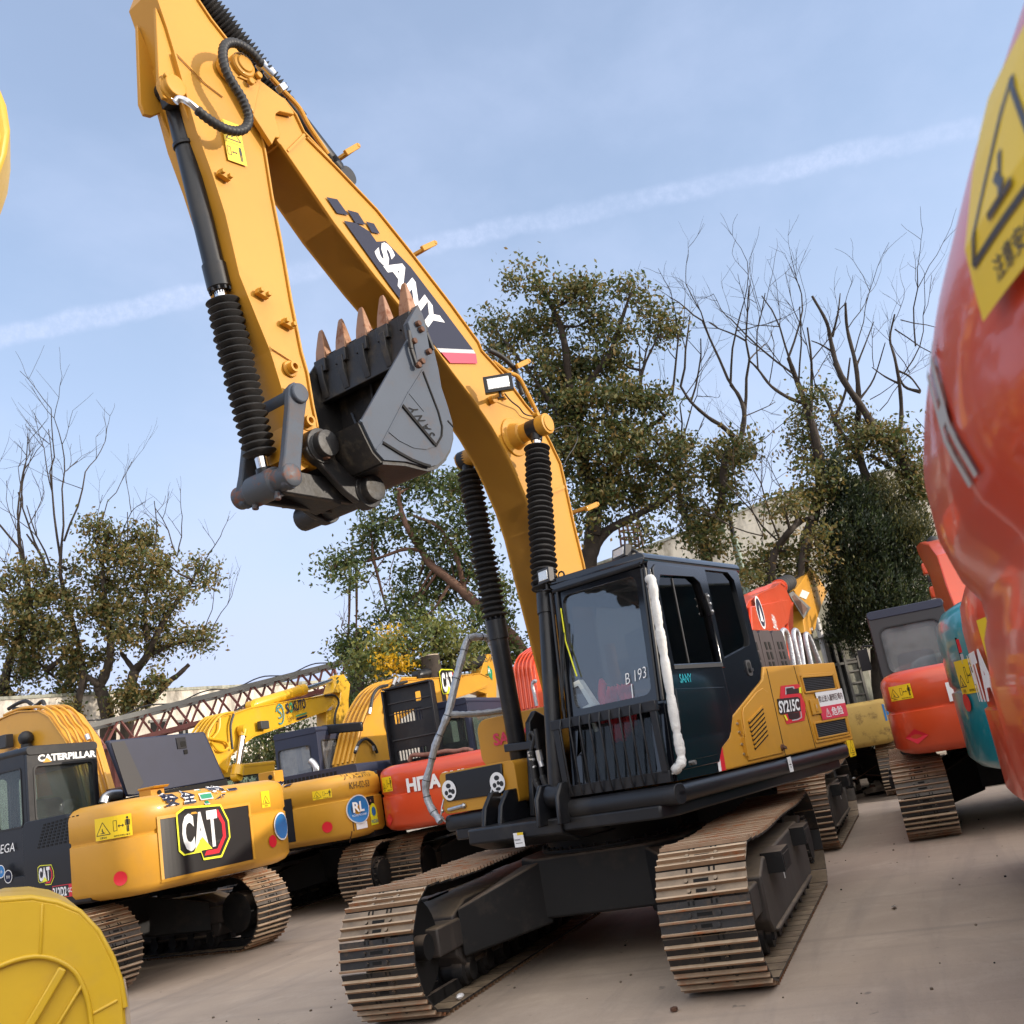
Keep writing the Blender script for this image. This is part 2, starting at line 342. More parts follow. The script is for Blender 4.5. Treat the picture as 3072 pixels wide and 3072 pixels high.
# ---------------------------------------------------------------- mesh builder
def V(*a): return Vector(a)
class MB:
    def __init__(s): s.v = []; s.f = []; s.m = []
    def add(s, vs, fs, mi=0):
        o = len(s.v); s.v += [tuple(p) for p in vs]
        for q in fs: s.f.append(tuple(i + o for i in q)); s.m.append(mi)
        return s
    def box(s, x0, x1, y0, y1, z0, z1, mi=0):
        return s.add([(x, y, z) for x in (x0, x1) for y in (y0, y1) for z in (z0, z1)],
                     [(0, 1, 3, 2), (4, 6, 7, 5), (0, 4, 5, 1), (2, 3, 7, 6), (0, 2, 6, 4), (1, 5, 7, 3)], mi)
    def obox(s, c, ax, ay, az, mi=0):
        c = Vector(c)
        return s.add([c + sx * ax + sy * ay + sz * az for sx in (-1, 1) for sy in (-1, 1) for sz in (-1, 1)],
                     [(0, 1, 3, 2), (4, 6, 7, 5), (0, 4, 5, 1), (2, 3, 7, 6), (0, 2, 6, 4), (1, 5, 7, 3)], mi)
    def bar(s, p0, p1, w, h, mi=0, up=(0, 0, 1)):
        p0, p1 = Vector(p0), Vector(p1); d = (p1 - p0); n = d.normalized()
        sd_ = n.cross(Vector(up))
        if sd_.length < 1e-4: sd_ = n.cross(Vector((1, 0, 0)))
        sd_.normalize(); uu = sd_.cross(n)
        return s.obox((p0 + p1) / 2, d / 2, sd_ * w / 2, uu * h / 2, mi)
    def prism(s, poly, a, b, axis='y', mi=0, holes=()):
        def P(q, t):
            return (q[0], t, q[1]) if axis == 'y' else ((t, q[0], q[1]) if axis == 'x' else (q[0], q[1], t))
        loops = [list(poly)] + [list(h) for h in holes]
        flat = [q for l in loops for q in l]; n = len(flat)
        tris = tessellate_polygon([[Vector((q[0], q[1], 0)) for q in l] for l in loops])
        o = len(s.v)
        s.v += [P(q, a) for q in flat] + [P(q, b) for q in flat]
        for t in tris:
            s.f.append((o + t[0], o + t[1], o + t[2])); s.m.append(mi)
            s.f.append((o + n + t[2], o + n + t[1], o + n + t[0])); s.m.append(mi)
        k = 0
        for l in loops:
            for i in range(len(l)):
                j = (i + 1) % len(l)
                s.f.append((o + k + i, o + k + j, o + n + k + j, o + n + k + i)); s.m.append(mi)
            k += len(l)
        return s
    def _frames(s, pts):
        pts = [Vector(p) for p in pts]; T = []
        for i in range(len(pts)):
            a = pts[max(i - 1, 0)]; b = pts[min(i + 1, len(pts) - 1)]
            T.append((b - a).normalized())
        n = T[0].orthogonal().normalized(); fr = []
        for i, t in enumerate(T):
            n = (n - t * n.dot(t))
            if n.length < 1e-6: n = t.orthogonal()
            n.normalize(); fr.append((pts[i], n.copy(), t.cross(n)))
        return fr
    def tube(s, pts, r, n=8, mi=0, cap=True):
        fr = s._frames(pts); k = len(fr)
        rs = r if isinstance(r, (list, tuple)) else [r] * k
        vs = []
        for (p, a, b), q in zip(fr, rs):
            for i in range(n):
                t = 2 * math.pi * i / n; vs.append(p + (a * math.cos(t) + b * math.sin(t)) * q)
        fs = [(i * n + j, i * n + (j + 1) % n, (i + 1) * n + (j + 1) % n, (i + 1) * n + j) for i in range(k - 1) for j in range(n)]
        if cap: fs += [tuple(range(n - 1, -1, -1)), tuple((k - 1) * n + j for j in range(n))]
        return s.add(vs, fs, mi)
    def cyl(s, p0, p1, r0, r1=None, n=20, mi=0):
        return s.tube([p0, p1], [r0, r0 if r1 is None else r1], n, mi)
    def lathe(s, p0, p1, prof, n=24, mi=0):
        """prof: (t along p0->p1 in metres, radius)"""
        p0, p1 = Vector(p0), Vector(p1); d = (p1 - p0).normalized(); a = d.orthogonal().normalized(); b = d.cross(a)
        vs = []
        for t, r in prof:
            for i in range(n):
                g = 2 * math.pi * i / n; vs.append(p0 + d * t + (a * math.cos(g) + b * math.sin(g)) * r)
        k = len(prof)
        fs = [(i * n + j, i * n + (j + 1) % n, (i + 1) * n + (j + 1) % n, (i + 1) * n + j) for i in range(k - 1) for j in range(n)]
        fs += [tuple(range(n - 1, -1, -1)), tuple((k - 1) * n + j for j in range(n))]
        return s.add(vs, fs, mi)
    def ball(s, c, r, n=12, mi=0, sc=(1, 1, 1)):
        c = Vector(c); vs = [c + Vector((0, 0, r * sc[2]))]; k = n // 2
        for i in range(1, k):
            for j in range(n):
                a, b = math.pi * i / k, 2 * math.pi * j / n
                vs.append(c + Vector((r * sc[0] * math.sin(a) * math.cos(b), r * sc[1] * math.sin(a) * math.sin(b), r * sc[2] * math.cos(a))))
        vs.append(c - Vector((0, 0, r * sc[2])))
        fs = [(0, 1 + j, 1 + (j + 1) % n) for j in range(n)]
        for i in range(k - 2):
            for j in range(n): fs.append((1 + i * n + j, 1 + (i + 1) * n + j, 1 + (i + 1) * n + (j + 1) % n, 1 + i * n + (j + 1) % n))
        e = len(vs) - 1; b0 = 1 + (k - 2) * n
        fs += [(e, b0 + (j + 1) % n, b0 + j) for j in range(n)]
        return s.add(vs, fs, mi)
    def ribbon(s, pts, y0, y1, t, mi=0, side=1):
        """a plate bent along the (x, z) path, between y0 and y1, t thick to one side"""
        P = [Vector((p[0], 0, p[1])) for p in pts]; k = len(P); Q = []
        for i in range(k):
            a = P[max(i - 1, 0)]; b = P[min(i + 1, k - 1)]; d = (b - a).normalized()
            Q.append(P[i] + Vector((-d.z, 0, d.x)) * t * side)
        vs = [];
        for i in range(k):
            for p in (P[i], Q[i]):
                vs += [(p.x, y0, p.z), (p.x, y1, p.z)]
        fs = []
        for i in range(k - 1):
            a, b = 4 * i, 4 * (i + 1)
            fs += [(a, b, b + 1, a + 1), (a + 2, a + 3, b + 3, b + 2), (a, a + 2, b + 2, b), (a + 1, b + 1, b + 3, a + 3)]
        e = 4 * (k - 1)
        fs += [(0, 1, 3, 2), (e, e + 2, e + 3, e + 1)]
        return s.add(vs, fs, mi)
    def grid(s, rows, mi=0, closed=False):
        k = len(rows); n = len(rows[0]); vs = [p for r in rows for p in r]
        w = n if closed else n - 1
        fs = [(i * n + j, i * n + (j + 1) % n, (i + 1) * n + (j + 1) % n, (i + 1) * n + j) for i in range(k - 1) for j in range(w)]
        return s.add(vs, fs, mi)
    def xf(s, fn):
        s.v = [tuple(fn(Vector(p))) for p in s.v]; return s
    def build(s, name, mats, parent=None, bevel=0, smooth=35, rz=0.0, seg=2):
        me = bpy.data.meshes.new(name)
        me.from_pydata(s.v, [], s.f)
        if not isinstance(mats, (list, tuple)): mats = [mats]
        for m in mats: me.materials.append(M[m] if isinstance(m, str) else m)
        me.polygons.foreach_set('material_index', s.m)
        bm = bmesh.new(); bm.from_mesh(me)
        bmesh.ops.recalc_face_normals(bm, faces=bm.faces); bm.to_mesh(me); bm.free()
        if smooth:
            me.polygons.foreach_set('use_smooth', [True] * len(me.polygons)); me.set_sharp_from_angle(angle=rad(smooth))
        o = bpy.data.objects.new(name, me); COL.objects.link(o)
        if parent: o.parent = parent
        if rz: o.rotation_euler.z = rz
        if bevel:
            b = o.modifiers.new('bevel', 'BEVEL'); b.width = bevel; b.segments = seg; b.limit_method = 'ANGLE'; b.angle_limit = rad(40)
            b.harden_normals = False
        return o
def thing(name, label, cat, loc=(0, 0, 0), rz=0.0, group=None):
    o = bpy.data.objects.new(name, None); COL.objects.link(o); o.empty_display_size = .3
    o.location = loc; o.rotation_euler.z = rz
    return tag(o, label, cat, group)
def tag(o, label, cat, group=None):
    o['label'] = label; o['category'] = cat
    if group: o['group'] = group
    return o
def struct(o): o['kind'] = 'structure'; return o
def stuff(o, label=None, cat=None):
    o['kind'] = 'stuff'
    if label: o['label'] = label; o['category'] = cat
    return o
_TC = {}
def glyphs(s, bold=.0):
    """flat outline mesh of a line of writing: (verts2d, faces, xmin, xmax, ymin, ymax)"""
    if (s, bold) in _TC: return _TC[(s, bold)]
    c = bpy.data.curves.new('t', 'FONT'); c.body = s; c.offset = bold; c.resolution_u = 3
    o = bpy.data.objects.new('t', c); COL.objects.link(o)
    dg = bpy.context.evaluated_depsgraph_get()
    me = bpy.data.meshes.new_from_object(o.evaluated_get(dg))
    vs = [(v.co.x, v.co.y) for v in me.vertices]; fs = [tuple(p.vertices) for p in me.polygons]
    bpy.data.objects.remove(o); bpy.data.curves.remove(c); bpy.data.meshes.remove(me)
    xs = [v[0] for v in vs]; ys = [v[1] for v in vs]
    _TC[(s, bold)] = (vs, fs, min(xs), max(xs), min(ys), max(ys)); return _TC[(s, bold)]
class Decal(MB):
    """flat artwork in (s right, t up, d out) coordinates, mapped onto a surface when built"""
    def text(s, body, x0, y0, w, h, mi=0, d=.002, bold=.02, slant=0.0):
        vs, fs, a, b, c, e = glyphs(body, bold)
        return s.add([(x0 + (x - a) / (b - a) * w + slant * (y - c) / (e - c) * h, y0 + (y - c) / (e - c) * h, d) for x, y in vs], fs, mi)
    def poly(s, pts, mi=0, d=.001):
        t = tessellate_polygon([[Vector((p[0], p[1], 0)) for p in pts]])
        return s.add([(p[0], p[1], d) for p in pts], [tuple(q) for q in t], mi)
    def rect(s, x0, y0, x1, y1, mi=0, d=.001, nx=1, ny=1):
        vs = [(x0 + (x1 - x0) * i / nx, y0 + (y1 - y0) * j / ny, d) for j in range(ny + 1) for i in range(nx + 1)]
        fs = [(j * (nx + 1) + i, j * (nx + 1) + i + 1, (j + 1) * (nx + 1) + i + 1, (j + 1) * (nx + 1) + i) for j in range(ny) for i in range(nx)]
        return s.add(vs, fs, mi)
    def disc(s, cx, cy, r, mi=0, d=.001, n=24, ry=None):
        return s.poly([(cx + r * math.cos(2 * math.pi * i / n), cy + (ry or r) * math.sin(2 * math.pi * i / n)) for i in range(n)], mi, d)
    def line(s, x0, y0, x1, y1, w, mi=0, d=.002):
        dx, dy = x1 - x0, y1 - y0; l = math.hypot(dx, dy); a, b = -dy / l * w / 2, dx / l * w / 2
        k = 1 if l < .05 else 6
        vs = [(x0 + dx * i / k + e * a, y0 + dy * i / k + e * b, d) for i in range(k + 1) for e in (1, -1)]
        return s.add(vs, [(2 * i, 2 * i + 1, 2 * i + 3, 2 * i + 2) for i in range(k)], mi)
    def outline(s, pts, w, mi=0, d=.002):
        for i in range(len(pts)):
            a, b = pts[i], pts[(i + 1) % len(pts)]; s.line(a[0], a[1], b[0], b[1], w, mi, d)
        return s
    def put(s, name, mats, parent, fn, rz=0.0):
        """fn(s, t, d) -> point"""
        s.v = [tuple(fn(*p)) for p in s.v]
        return s.build(name, mats, parent, smooth=0, rz=rz)
def on_plane(o, ex, ey):
    o = Vector(o); ex = Vector(ex).normalized(); ey = Vector(ey); ey = (ey - ex * ey.dot(ex)).normalized(); n = ex.cross(ey)
    return lambda x, y, d: o + ex * x + ey * y + n * (d + .003)
# ready-made artwork
def warn(d, w, h, both=True):
    """yellow warning label: crushing triangle on the left, keep-away figure on the right"""
    d.rect(0, 0, w, h, 0, .001, 12, 6)
    a = w / 2 if both else w
    c, b, s_ = a * .5, h * .22, min(a * .42, h * .5)
    tri = [(c - s_, b), (c + s_, b), (c, b + s_ * 1.45)]
    d.outline(tri, h * .035, 1)
    d.line(c - s_ * .2, b + s_ * .55, c + s_ * .1, b + s_ * .3, h * .04, 1); d.line(c - s_ * .1, b + s_ * .75, c, b + s_ * .2, h * .04, 1); d.line(c - s_ * .35, b + s_ * .2, c + s_ * .3, b + s_ * .22, h * .035, 1)
    d.text('注意安全', c - a * .22, h * .05, a * .44, h * .1, 1, bold=.01)
    if both:
        x = w * .55
        d.outline([(x, h * .32), (x + w * .09, h * .32), (x + w * .09, h * .78), (x, h * .78)], h * .025, 1)
        d.line(x + w * .12, h * .52, x + w * .26, h * .52, h * .035, 1)
        for q, e in ((x + w * .115, 1), (x + w * .265, -1)): d.poly([(q, h * .52), (q + e * w * .04, h * .6), (q + e * w * .04, h * .44)], 1, .002)
        d.disc(x + w * .35, h * .84, h * .055, 1, .002, 12)
        d.rect(x + w * .318, h * .5, x + w * .382, h * .77, 1, .002); d.rect(x + w * .292, h * .5, x + w * .309, h * .75, 1, .002); d.rect(x + w * .391, h * .5, x + w * .408, h * .75, 1, .002)
        d.rect(x + w * .32, h * .2, x + w * .346, h * .49, 1, .002); d.rect(x + w * .354, h * .2, x + w * .38, h * .49, 1, .002)
        d.text('旋转危险禁止靠近', x, h * .05, w * .4, h * .08, 1, bold=.01)
    return d
def cat_mark(d, w, mi):
    """white letters over a yellow wedge with a red half hexagon; mi = (white, black, lime, red)"""
    h = w * .62; W_, B, Ye, R_ = mi
    hexo = [(w * .40, -h * .22), (w * .78, -h * .24), (w * 1.0, h * .2), (w * 1.0, h * .62), (w * .86, h * 1.05), (w * .10, h * 1.12), (-w * .06, h * 1.0), (-w * .06, h * .1), (w * .02, -h * .02), (w * .36, -h * .02)]
    cx, cy = w * .48, h * .45
    d.poly([(cx + (x - cx) * 1.06, cy + (y - cy) * 1.08) for x, y in hexo], Ye, .001)
    d.poly(hexo, B, .0022)
    for r_, e in ((1, 0),):
        d.poly([(w * .42, -h * .16), (w * .74, -h * .17), (w * .93, h * .22), (w * .93, h * .6), (w * .80, h * .98), (w * .74, h * .9), (w * .86, h * .58), (w * .86, h * .25), (w * .71, -h * .05), (w * .47, -h * .05)], R_, .0034)
    d.text('C', 0, h * .02, w * .245, h * .96, W_, .0046, .05); d.text('A', w * .235, h * .02, w * .30, h * .96, W_, .0046, .045); d.text('T', w * .53, h * .02, w * .235, h * .96, W_, .0046, .05)
    d.poly([(w * .20, -h * .02), (w * .60, -h * .02), (w * .40, h * .33)], Ye, .006)
    return d
def rrect(x0, y0, x1, y1, r, n=5):
    o = []
    for cx, cy, a in ((x1 - r, y0 + r, -90), (x1 - r, y1 - r, 0), (x0 + r, y1 - r, 90), (x0 + r, y0 + r, 180)):
        for i in range(n): t = rad(a + 90 * i / (n - 1)); o.append((cx + r * math.cos(t), cy + r * math.sin(t)))
    return o
def lerp(a, b, t): return a + (b - a) * t
def spline(pts, n=6):
    """Catmull-Rom through the points"""
    P = [Vector(p) for p in pts]; P = [P[0] * 2 - P[1]] + P + [P[-1] * 2 - P[-2]]; o = []
    for i in range(1, len(P) - 2):
        a, b, c, d = P[i - 1:i + 3]
        for j in range(n):
            t = j / n
            o.append(.5 * ((2 * b) + (c - a) * t + (2 * a - 5 * b + 4 * c - d) * t * t + (3 * b - a - 3 * c + d) * t ** 3))
    o.append(P[-2]); return o
def corrugated(mb, pts, r, pitch=.03, mi=0, n=10):
    P = spline(pts, 8); L_ = [0]
    for a, b in zip(P, P[1:]): L_.append(L_[-1] + (b - a).length)
    k = max(6, int(L_[-1] / pitch * 2)); Q = []; R_ = []; j = 0
    for i in range(k + 1):
        t = L_[-1] * i / k
        while j < len(L_) - 2 and L_[j + 1] < t: j += 1
        u = (t - L_[j]) / max(1e-6, L_[j + 1] - L_[j]); Q.append(P[j].lerp(P[j + 1], min(1, u))); R_.append(r * (1.06 if i % 2 else .88))
    return mb.tube(Q, R_, n, mi)
# ---------------------------------------------------------------- crawler undercarriage (shared meshes)
TXF, TXR, TZC, TR, TPITCH = 1.87, -1.80, .468, .440, .21
def track_path(R, n=None, step=None):
    zb, zt = TZC - R, TZC + R; Lb = TXF - TXR; A = math.pi * R; tot = 2 * Lb + 2 * A
    n = n or int(round(tot / step)); o = []
    for i in range(n):
        s_ = tot * i / n
        if s_ < Lb: p, t = (TXR + s_, zb), (1, 0)
        elif s_ < Lb + A: g = (s_ - Lb) / R - math.pi / 2; p, t = (TXF + R * math.cos(g), TZC + R * math.sin(g)), (-math.sin(g), math.cos(g))
        elif s_ < 2 * Lb + A:
            u = (s_ - Lb - A) / Lb; sag = -.03 * math.sin(math.pi * u) - .012 * math.sin(3 * math.pi * u); p = (TXF - u * Lb, zt + sag)
            t = (-1, 0)
        else: g = (s_ - 2 * Lb - A) / R + math.pi / 2; p, t = (TXR + R * math.cos(g), TZC + R * math.sin(g)), (-math.sin(g), math.cos(g))
        o.append((Vector((p[0], 0, p[1])), Vector((t[0], 0, t[1]))))
    return o
def shoes_mesh():
    mb = MB(); rnd = random.Random(3)
    for p, t in track_path(TR, step=TPITCH):
        n = Vector((t.z, 0, -t.x)); y = Vector((0, 1, 0))
        mb.obox(p - n * .006, t * .098, y * .3, n * .007, 0)
        for q in (-.092, -.022, .048):
            c = p + t * q
            w, h = .010, .013 + rnd.uniform(-.002, .002)
            b0, b1 = c + n * 0, c + n * 2 * h
            vs = [b0 - t * w - y * .3, b0 + t * w - y * .3, b1 + t * w * .55 - y * .298, b1 - t * w * .55 - y * .298,
                  b0 - t * w + y * .3, b0 + t * w + y * .3, b1 + t * w * .55 + y * .298, b1 - t * w * .55 + y * .298]
            mb.add(vs, [(0, 1, 2, 3), (7, 6, 5, 4), (1, 5, 6, 2), (3, 2, 6, 7), (4, 0, 3, 7)], 1)
        for q, wide in ((-.057, .045), (.013, .062)):
            c = p + t * q + n * .002
            mb.obox(c, t * .011, y * wide * .8, n * .002, 2)
            for sy in (-1, 1): mb.cyl(c + y * sy * (wide + .035), c + y * sy * (wide + .035) + n * .014, .014, n=6, mi=0)
        for sy in (-1, 1):
            for k in (-1, 1): mb.obox(p + t * .083 + y * (sy * .075 + k * .016) + n * .003, t * .013, y * .006, n * .002, 2)
    for p, t in track_path(TR - .055, n=48):
        n = Vector((t.z, 0, -t.x))
        for sy in (-.085, .085): mb.obox(p + Vector((0, sy, 0)), t * .108, Vector((0, .022, 0)), n * .042, 3)
    return mb
def bulky(mb, name, mats, parent, **k): return mb.build(name, mats, parent, **k)
def make_track_proto():
    tr = shoes_mesh().build('crawler_track', ['shoe', 'ridge', 'slot', 'chassis'], None, smooth=0)
    f = MB()
    f.prism([(-1.38, .2), (1.25, .2), (1.38, .3), (1.36, .6), (1.1, .69), (-1.1, .72), (-1.4, .62), (-1.45, .3)], -.17, .235)
    f.prism([(-1.2, .19), (1.2, .19), (1.2, .225), (-1.2, .225)], -.19, .262)
    for sx in (-1, 1): f.box(sx * 1.5 - .22 + (.0 if sx > 0 else 0), sx * 1.5 + .22, -.2, .2, .36, .57)
    fo = f.build('track_frame', 'trackframe', tr, bevel=.02)
    st = MB()
    for x in (-.75, .82): st.prism([(x - .2, .56), (x + .2, .56), (x + .2, .71), (x - .2, .71)], .2, .36); st.box(x - .17, x + .17, .359, .364, .59, .68)
    st.build('track_step', 'chassis', tr, bevel=.012)
    mk_ = MB(); mk_.box(.28, .31, .236, .240, .42, .62, 0); mk_.box(.28, .31, .236, .241, .60, .66, 1); mk_.build('grease_marking', ['white', 'redv'], tr, smooth=0)
    i = MB(); i.lathe((TXF, -.1, TZC), (TXF, .1, TZC), [(0, .1), (0, .345), (.05, .345), (.06, .37), (.14, .37), (.15, .345), (.2, .345), (.2, .1)], 32); i.cyl((TXF, -.19, TZC), (TXF, .2, TZC), .09)
    i.build('idler_wheel', 'chassis', tr)
    d = MB(); k = 22
    poly = [(TXR + (.375 if q % 2 else .33) * math.cos(2 * math.pi * (q + .5 * (q % 2)) / (2 * k) * 1), TZC + (.375 if q % 2 else .33) * math.sin(2 * math.pi * q / (2 * k))) for q in range(2 * k)]
    d.prism(poly, -.05, .05); d.lathe((TXR, -.24, TZC), (TXR, .24, TZC), [(0, .2), (.02, .25), (.2, .25), (.2, .28), (.28, .28), (.28, .25), (.42, .24), (.44, .2), (.48, .19)], 32)
    for q in range(14): g = 2 * math.pi * q / 14; d.cyl((TXR + .215 * math.cos(g), .2, TZC + .215 * math.sin(g)), (TXR + .215 * math.cos(g), .232, TZC + .215 * math.sin(g)), .016, n=6)
    d.build('drive_sprocket', 'chassis', tr)
    r = MB(); r.lathe((0, -.2, 0), (0, .2, 0), [(0, .05), (0, .075), (.04, .075), (.05, .115), (.08, .12), (.14, .12), (.145, .09), (.255, .09), (.26, .12), (.32, .12), (.35, .115), (.36, .075), (.4, .075), (.4, .05)], 18)
    r.box(-.05, .05, -.2, .22, -.02, .1)
    ro = r.build('track_roller', 'chassis', tr); ro.location = (-1.26, 0, .165)
    for q in range(1, 8):
        c = ro.copy(); COL.objects.link(c); c.parent = tr; c.location = (-1.26 + q * .35, 0, .165)
    return tr
TRACK0 = make_track_proto(); _used = []
def carbody_mesh():
    mb = MB()
    mb.prism([(-.78, -.5), (-.5, -.72), (.5, -.72), (.78, -.5), (.78, .5), (.5, .72), (-.5, .72), (-.78, .5)], .40, .875, 'z')
    for sx in (-1, 1):
        for sy in (-1, 1):
            a0, a1 = Vector((sx * .3, sy * .62, 0)), Vector((sx * .74, sy * .42, 0)); b0, b1 = Vector((sx * .72, sy * 1.05, 0)), Vector((sx * 1.32, sy * 1.0, 0))
            vs = [(a0.x, a0.y, .36), (a1.x, a1.y, .36), (b1.x, b1.y, .27), (b0.x, b0.y, .27), (a0.x, a0.y, .87), (a1.x, a1.y, .87), (b1.x, b1.y, .64), (b0.x, b0.y, .64)]
            mb.add(vs, [(3, 2, 1, 0), (4, 5, 6, 7), (0, 1, 5, 4), (1, 2, 6, 5), (2, 3, 7, 6), (3, 0, 4, 7)])
    return mb
CARB = carbody_mesh()
def undercarriage(root, rz=0.0):
    for sy in (1, -1):
        if not _used: t = TRACK0; _used.append(1)
        else:
            t = TRACK0.copy(); COL.objects.link(t)
            for ch in list(TRACK0.children):
                c = ch.copy(); COL.objects.link(c); c.parent = t
        t.parent = root; t.scale.y = sy
        t.location = (-math.sin(rz) * 1.19 * sy, math.cos(rz) * 1.19 * sy, 0); t.rotation_euler.z = rz
    if 'car_body' in bpy.data.meshes:
        o = bpy.data.objects.new('car_body', bpy.data.meshes['car_body']); COL.objects.link(o); o.parent = root; o.rotation_euler.z = rz
        b = o.modifiers.new('bevel', 'BEVEL'); b.width = .02; b.segments = 2; b.limit_method = 'ANGLE'
    else: CARB.build('car_body', 'chassis', root, bevel=.02, rz=rz)
    sb = MB(); sb.lathe((0, 0, .87), (0, 0, 1.1), [(0, .50), (0, .66), (.03, .66), (.035, .60), (.15, .60), (.155, .68), (.21, .68), (.21, .5)], 48)
    for q in range(36): g = 2 * math.pi * q / 36; sb.cyl((.64 * math.cos(g), .64 * math.sin(g), .9), (.64 * math.cos(g), .64 * math.sin(g), .925), .014, n=6)
    sb.build('swing_bearing', 'chassis', root, rz=rz)
# ---------------------------------------------------------------- counterweight: a rounded block on a super-elliptic plan
class Weight:
    def __init__(s, xf, L_, Wd, n=4.2, K=72):
        P = []
        for i in range(401):
            t = math.pi * i / 400; c, q = math.cos(t), math.sin(t)
            P.append((xf - L_ * abs(q) ** (2 / n), Wd / 2 * math.copysign(abs(c) ** (2 / n), c)))
        S = [0]
        for a, b in zip(P, P[1:]): S.append(S[-1] + math.dist(a, b))
        s.len = S[-1]; s.P = P; s.S = S; s.K = K; s.prof = None
    def ins(s, z):
        if not s.prof: return 0.0
        p = s.prof
        if z <= p[0][0]: return p[0][1]
        for (z0, a0), (z1, a1) in zip(p, p[1:]):
            if z <= z1: return lerp(a0, a1, (z - z0) / max(1e-6, z1 - z0))
        return p[-1][1]
    def at(s, q, d=0.0):
        """q: arc length, 0 at the middle of the rear, positive towards the machine's left"""
        t = min(max(s.len / 2 - q, 0), s.len - 1e-6)
        import bisect
        i = min(max(bisect.bisect_right(s.S, t) - 1, 0), len(s.P) - 2)
        u = (t - s.S[i]) / max(1e-9, s.S[i + 1] - s.S[i]); a, b = s.P[i], s.P[i + 1]
        tx, ty = b[0] - a[0], b[1] - a[1]; l = math.hypot(tx, ty) or 1
        return lerp(a[0], b[0], u) + ty / l * d, lerp(a[1], b[1], u) - tx / l * d
    def mesh(s, prof, cap=True):
        """prof: (z, inset) from bottom to top"""
        s.prof = prof; mb = MB(); rows = []
        for z, ins in prof:
            r = []
            for i in range(s.K + 1):
                q = s.len / 2 - s.len * i / s.K
                x, y = s.at(q, -ins); r.append((x, y, z))
            rows.append(r)
        mb.grid(rows)
        o = len(mb.v) - 0
        for r in (rows[0], rows[-1]): mb.add(r, [tuple(range(len(r)))])
        fr = [r[0] for r in rows] + [r[-1] for r in reversed(rows)]
        mb.add(fr, [tuple(range(len(fr)))])
        return mb
    def fn(s, s0, z0, off=.004):
        """decal mapping; picture-right is the machine's right when seen from behind"""
        def f(x, y, d):
            a, b = s.at(s0 - x, off + d - s.ins(z0 + y)); return Vector((a, b, z0 + y))
        return f
def cab_mesh(x0, x1, y0, y1, z0, z1, wins, t=.045):
    """box cab of plates with window openings. wins: side -> (u0, v0, u1, v1, r) in metres on that side; returns frame and panes"""
    fr, pn = MB(), MB()
    for side in ('rear', 'front', 'left', 'right'):
        ax = 'x' if side in ('rear', 'front') else 'y'
        a, b = {'rear': (x0, x0 + t), 'front': (x1 - t, x1), 'left': (y1 - t, y1), 'right': (y0, y0 + t)}[side]
        u0, u1 = (y0 + .002, y1 - .002) if ax == 'x' else (x0 + t + .001, x1 - t - .001)
        hs = [rrect(*w) for w in wins.get(side, [])]
        fr.prism(rrect(u0, z0, u1, z1 - .02, .03), a, b, ax, 0, hs)
        for h in hs:
            m_ = (a + b) / 2; pn.prism(h, m_ - .004, m_ + .004, ax, 0)
            c = [(sum(q[0] for q in h) / len(h), sum(q[1] for q in h) / len(h))][0]
            o2 = [(c[0] + (q[0] - c[0]) * 1.035, c[1] + (q[1] - c[1]) * 1.04) for q in h]; i2 = [(c[0] + (q[0] - c[0]) * .985, c[1] + (q[1] - c[1]) * .98) for q in h]
            e = .008
            outer = (a - e, a + .01) if side in ('rear', 'right') else (b - .01, b + e)
            fr.prism(o2, outer[0], outer[1], ax, 1, [i2])
    return fr, pn
def hydraulic(parent, name, base, rod_end, barrel, rb, rr, bellows=None, bel_r=.1, eye=.07, rz=0.0, barrel_mat='black', nseg=26, eyew=.07, head=True):
    """barrel from base over `barrel` metres, rod (and fabric bellows) on to rod_end"""
    base, e = Vector(base), Vector(rod_end); d = (e - base).normalized(); Lt = (e - base).length
    mb = MB()
    mb.lathe(base, e, [(.0, rb * .6), (.06, rb * .8), (.1, rb), (barrel - .2, rb)] + ([(barrel - .199, rb * 1.16), (barrel - .02, rb * 1.16), (barrel, rb * .9)] if head else [(barrel, rb)]), 28)
    if head:
        for i in range(10):
            g = 2 * math.pi * i / 10; a = d.orthogonal().normalized(); b = d.cross(a); c = base + d * (barrel - .012) + (a * math.cos(g) + b * math.sin(g)) * rb * .98
            mb.cyl(c, c + d * .025, .012, n=6)
    mb.cyl(base - Vector((0, eyew, 0)), base + Vector((0, eyew, 0)), eye)
    o = mb.build(name, barrel_mat, parent, rz=rz)
    r = MB(); r.cyl(base + d * barrel, e, rr); r.build('piston_rod', 'chrome', o)
    ey = MB(); ey.cyl(e - Vector((0, eyew, 0)), e + Vector((0, eyew, 0)), eye); ey.cyl(e - d * .13, e, rr * 1.25, rr * 1.5); ey.build('rod_eye', barrel_mat if barrel_mat != 'black' else 'black', o)
    if bellows:
        t0, t1 = bellows; prof = []; rnd = random.Random(int(t1 * 1000))
        for i in range(nseg):
            a = t0 + (t1 - t0) * i / nseg; w = (t1 - t0) / nseg; q = 1 + rnd.uniform(-.05, .05)
            prof += [(a + w * .08, bel_r * .66), (a + w * .40, bel_r * .97 * q), (a + w * .5, bel_r * 1.0 * q), (a + w * .6, bel_r * .97 * q)]
        prof.append((t1, bel_r * .66))
        b_ = MB(); b_.lathe(base, e, prof, 26); bo = b_.build('bellows', 'bellow', o, smooth=25)
    return o
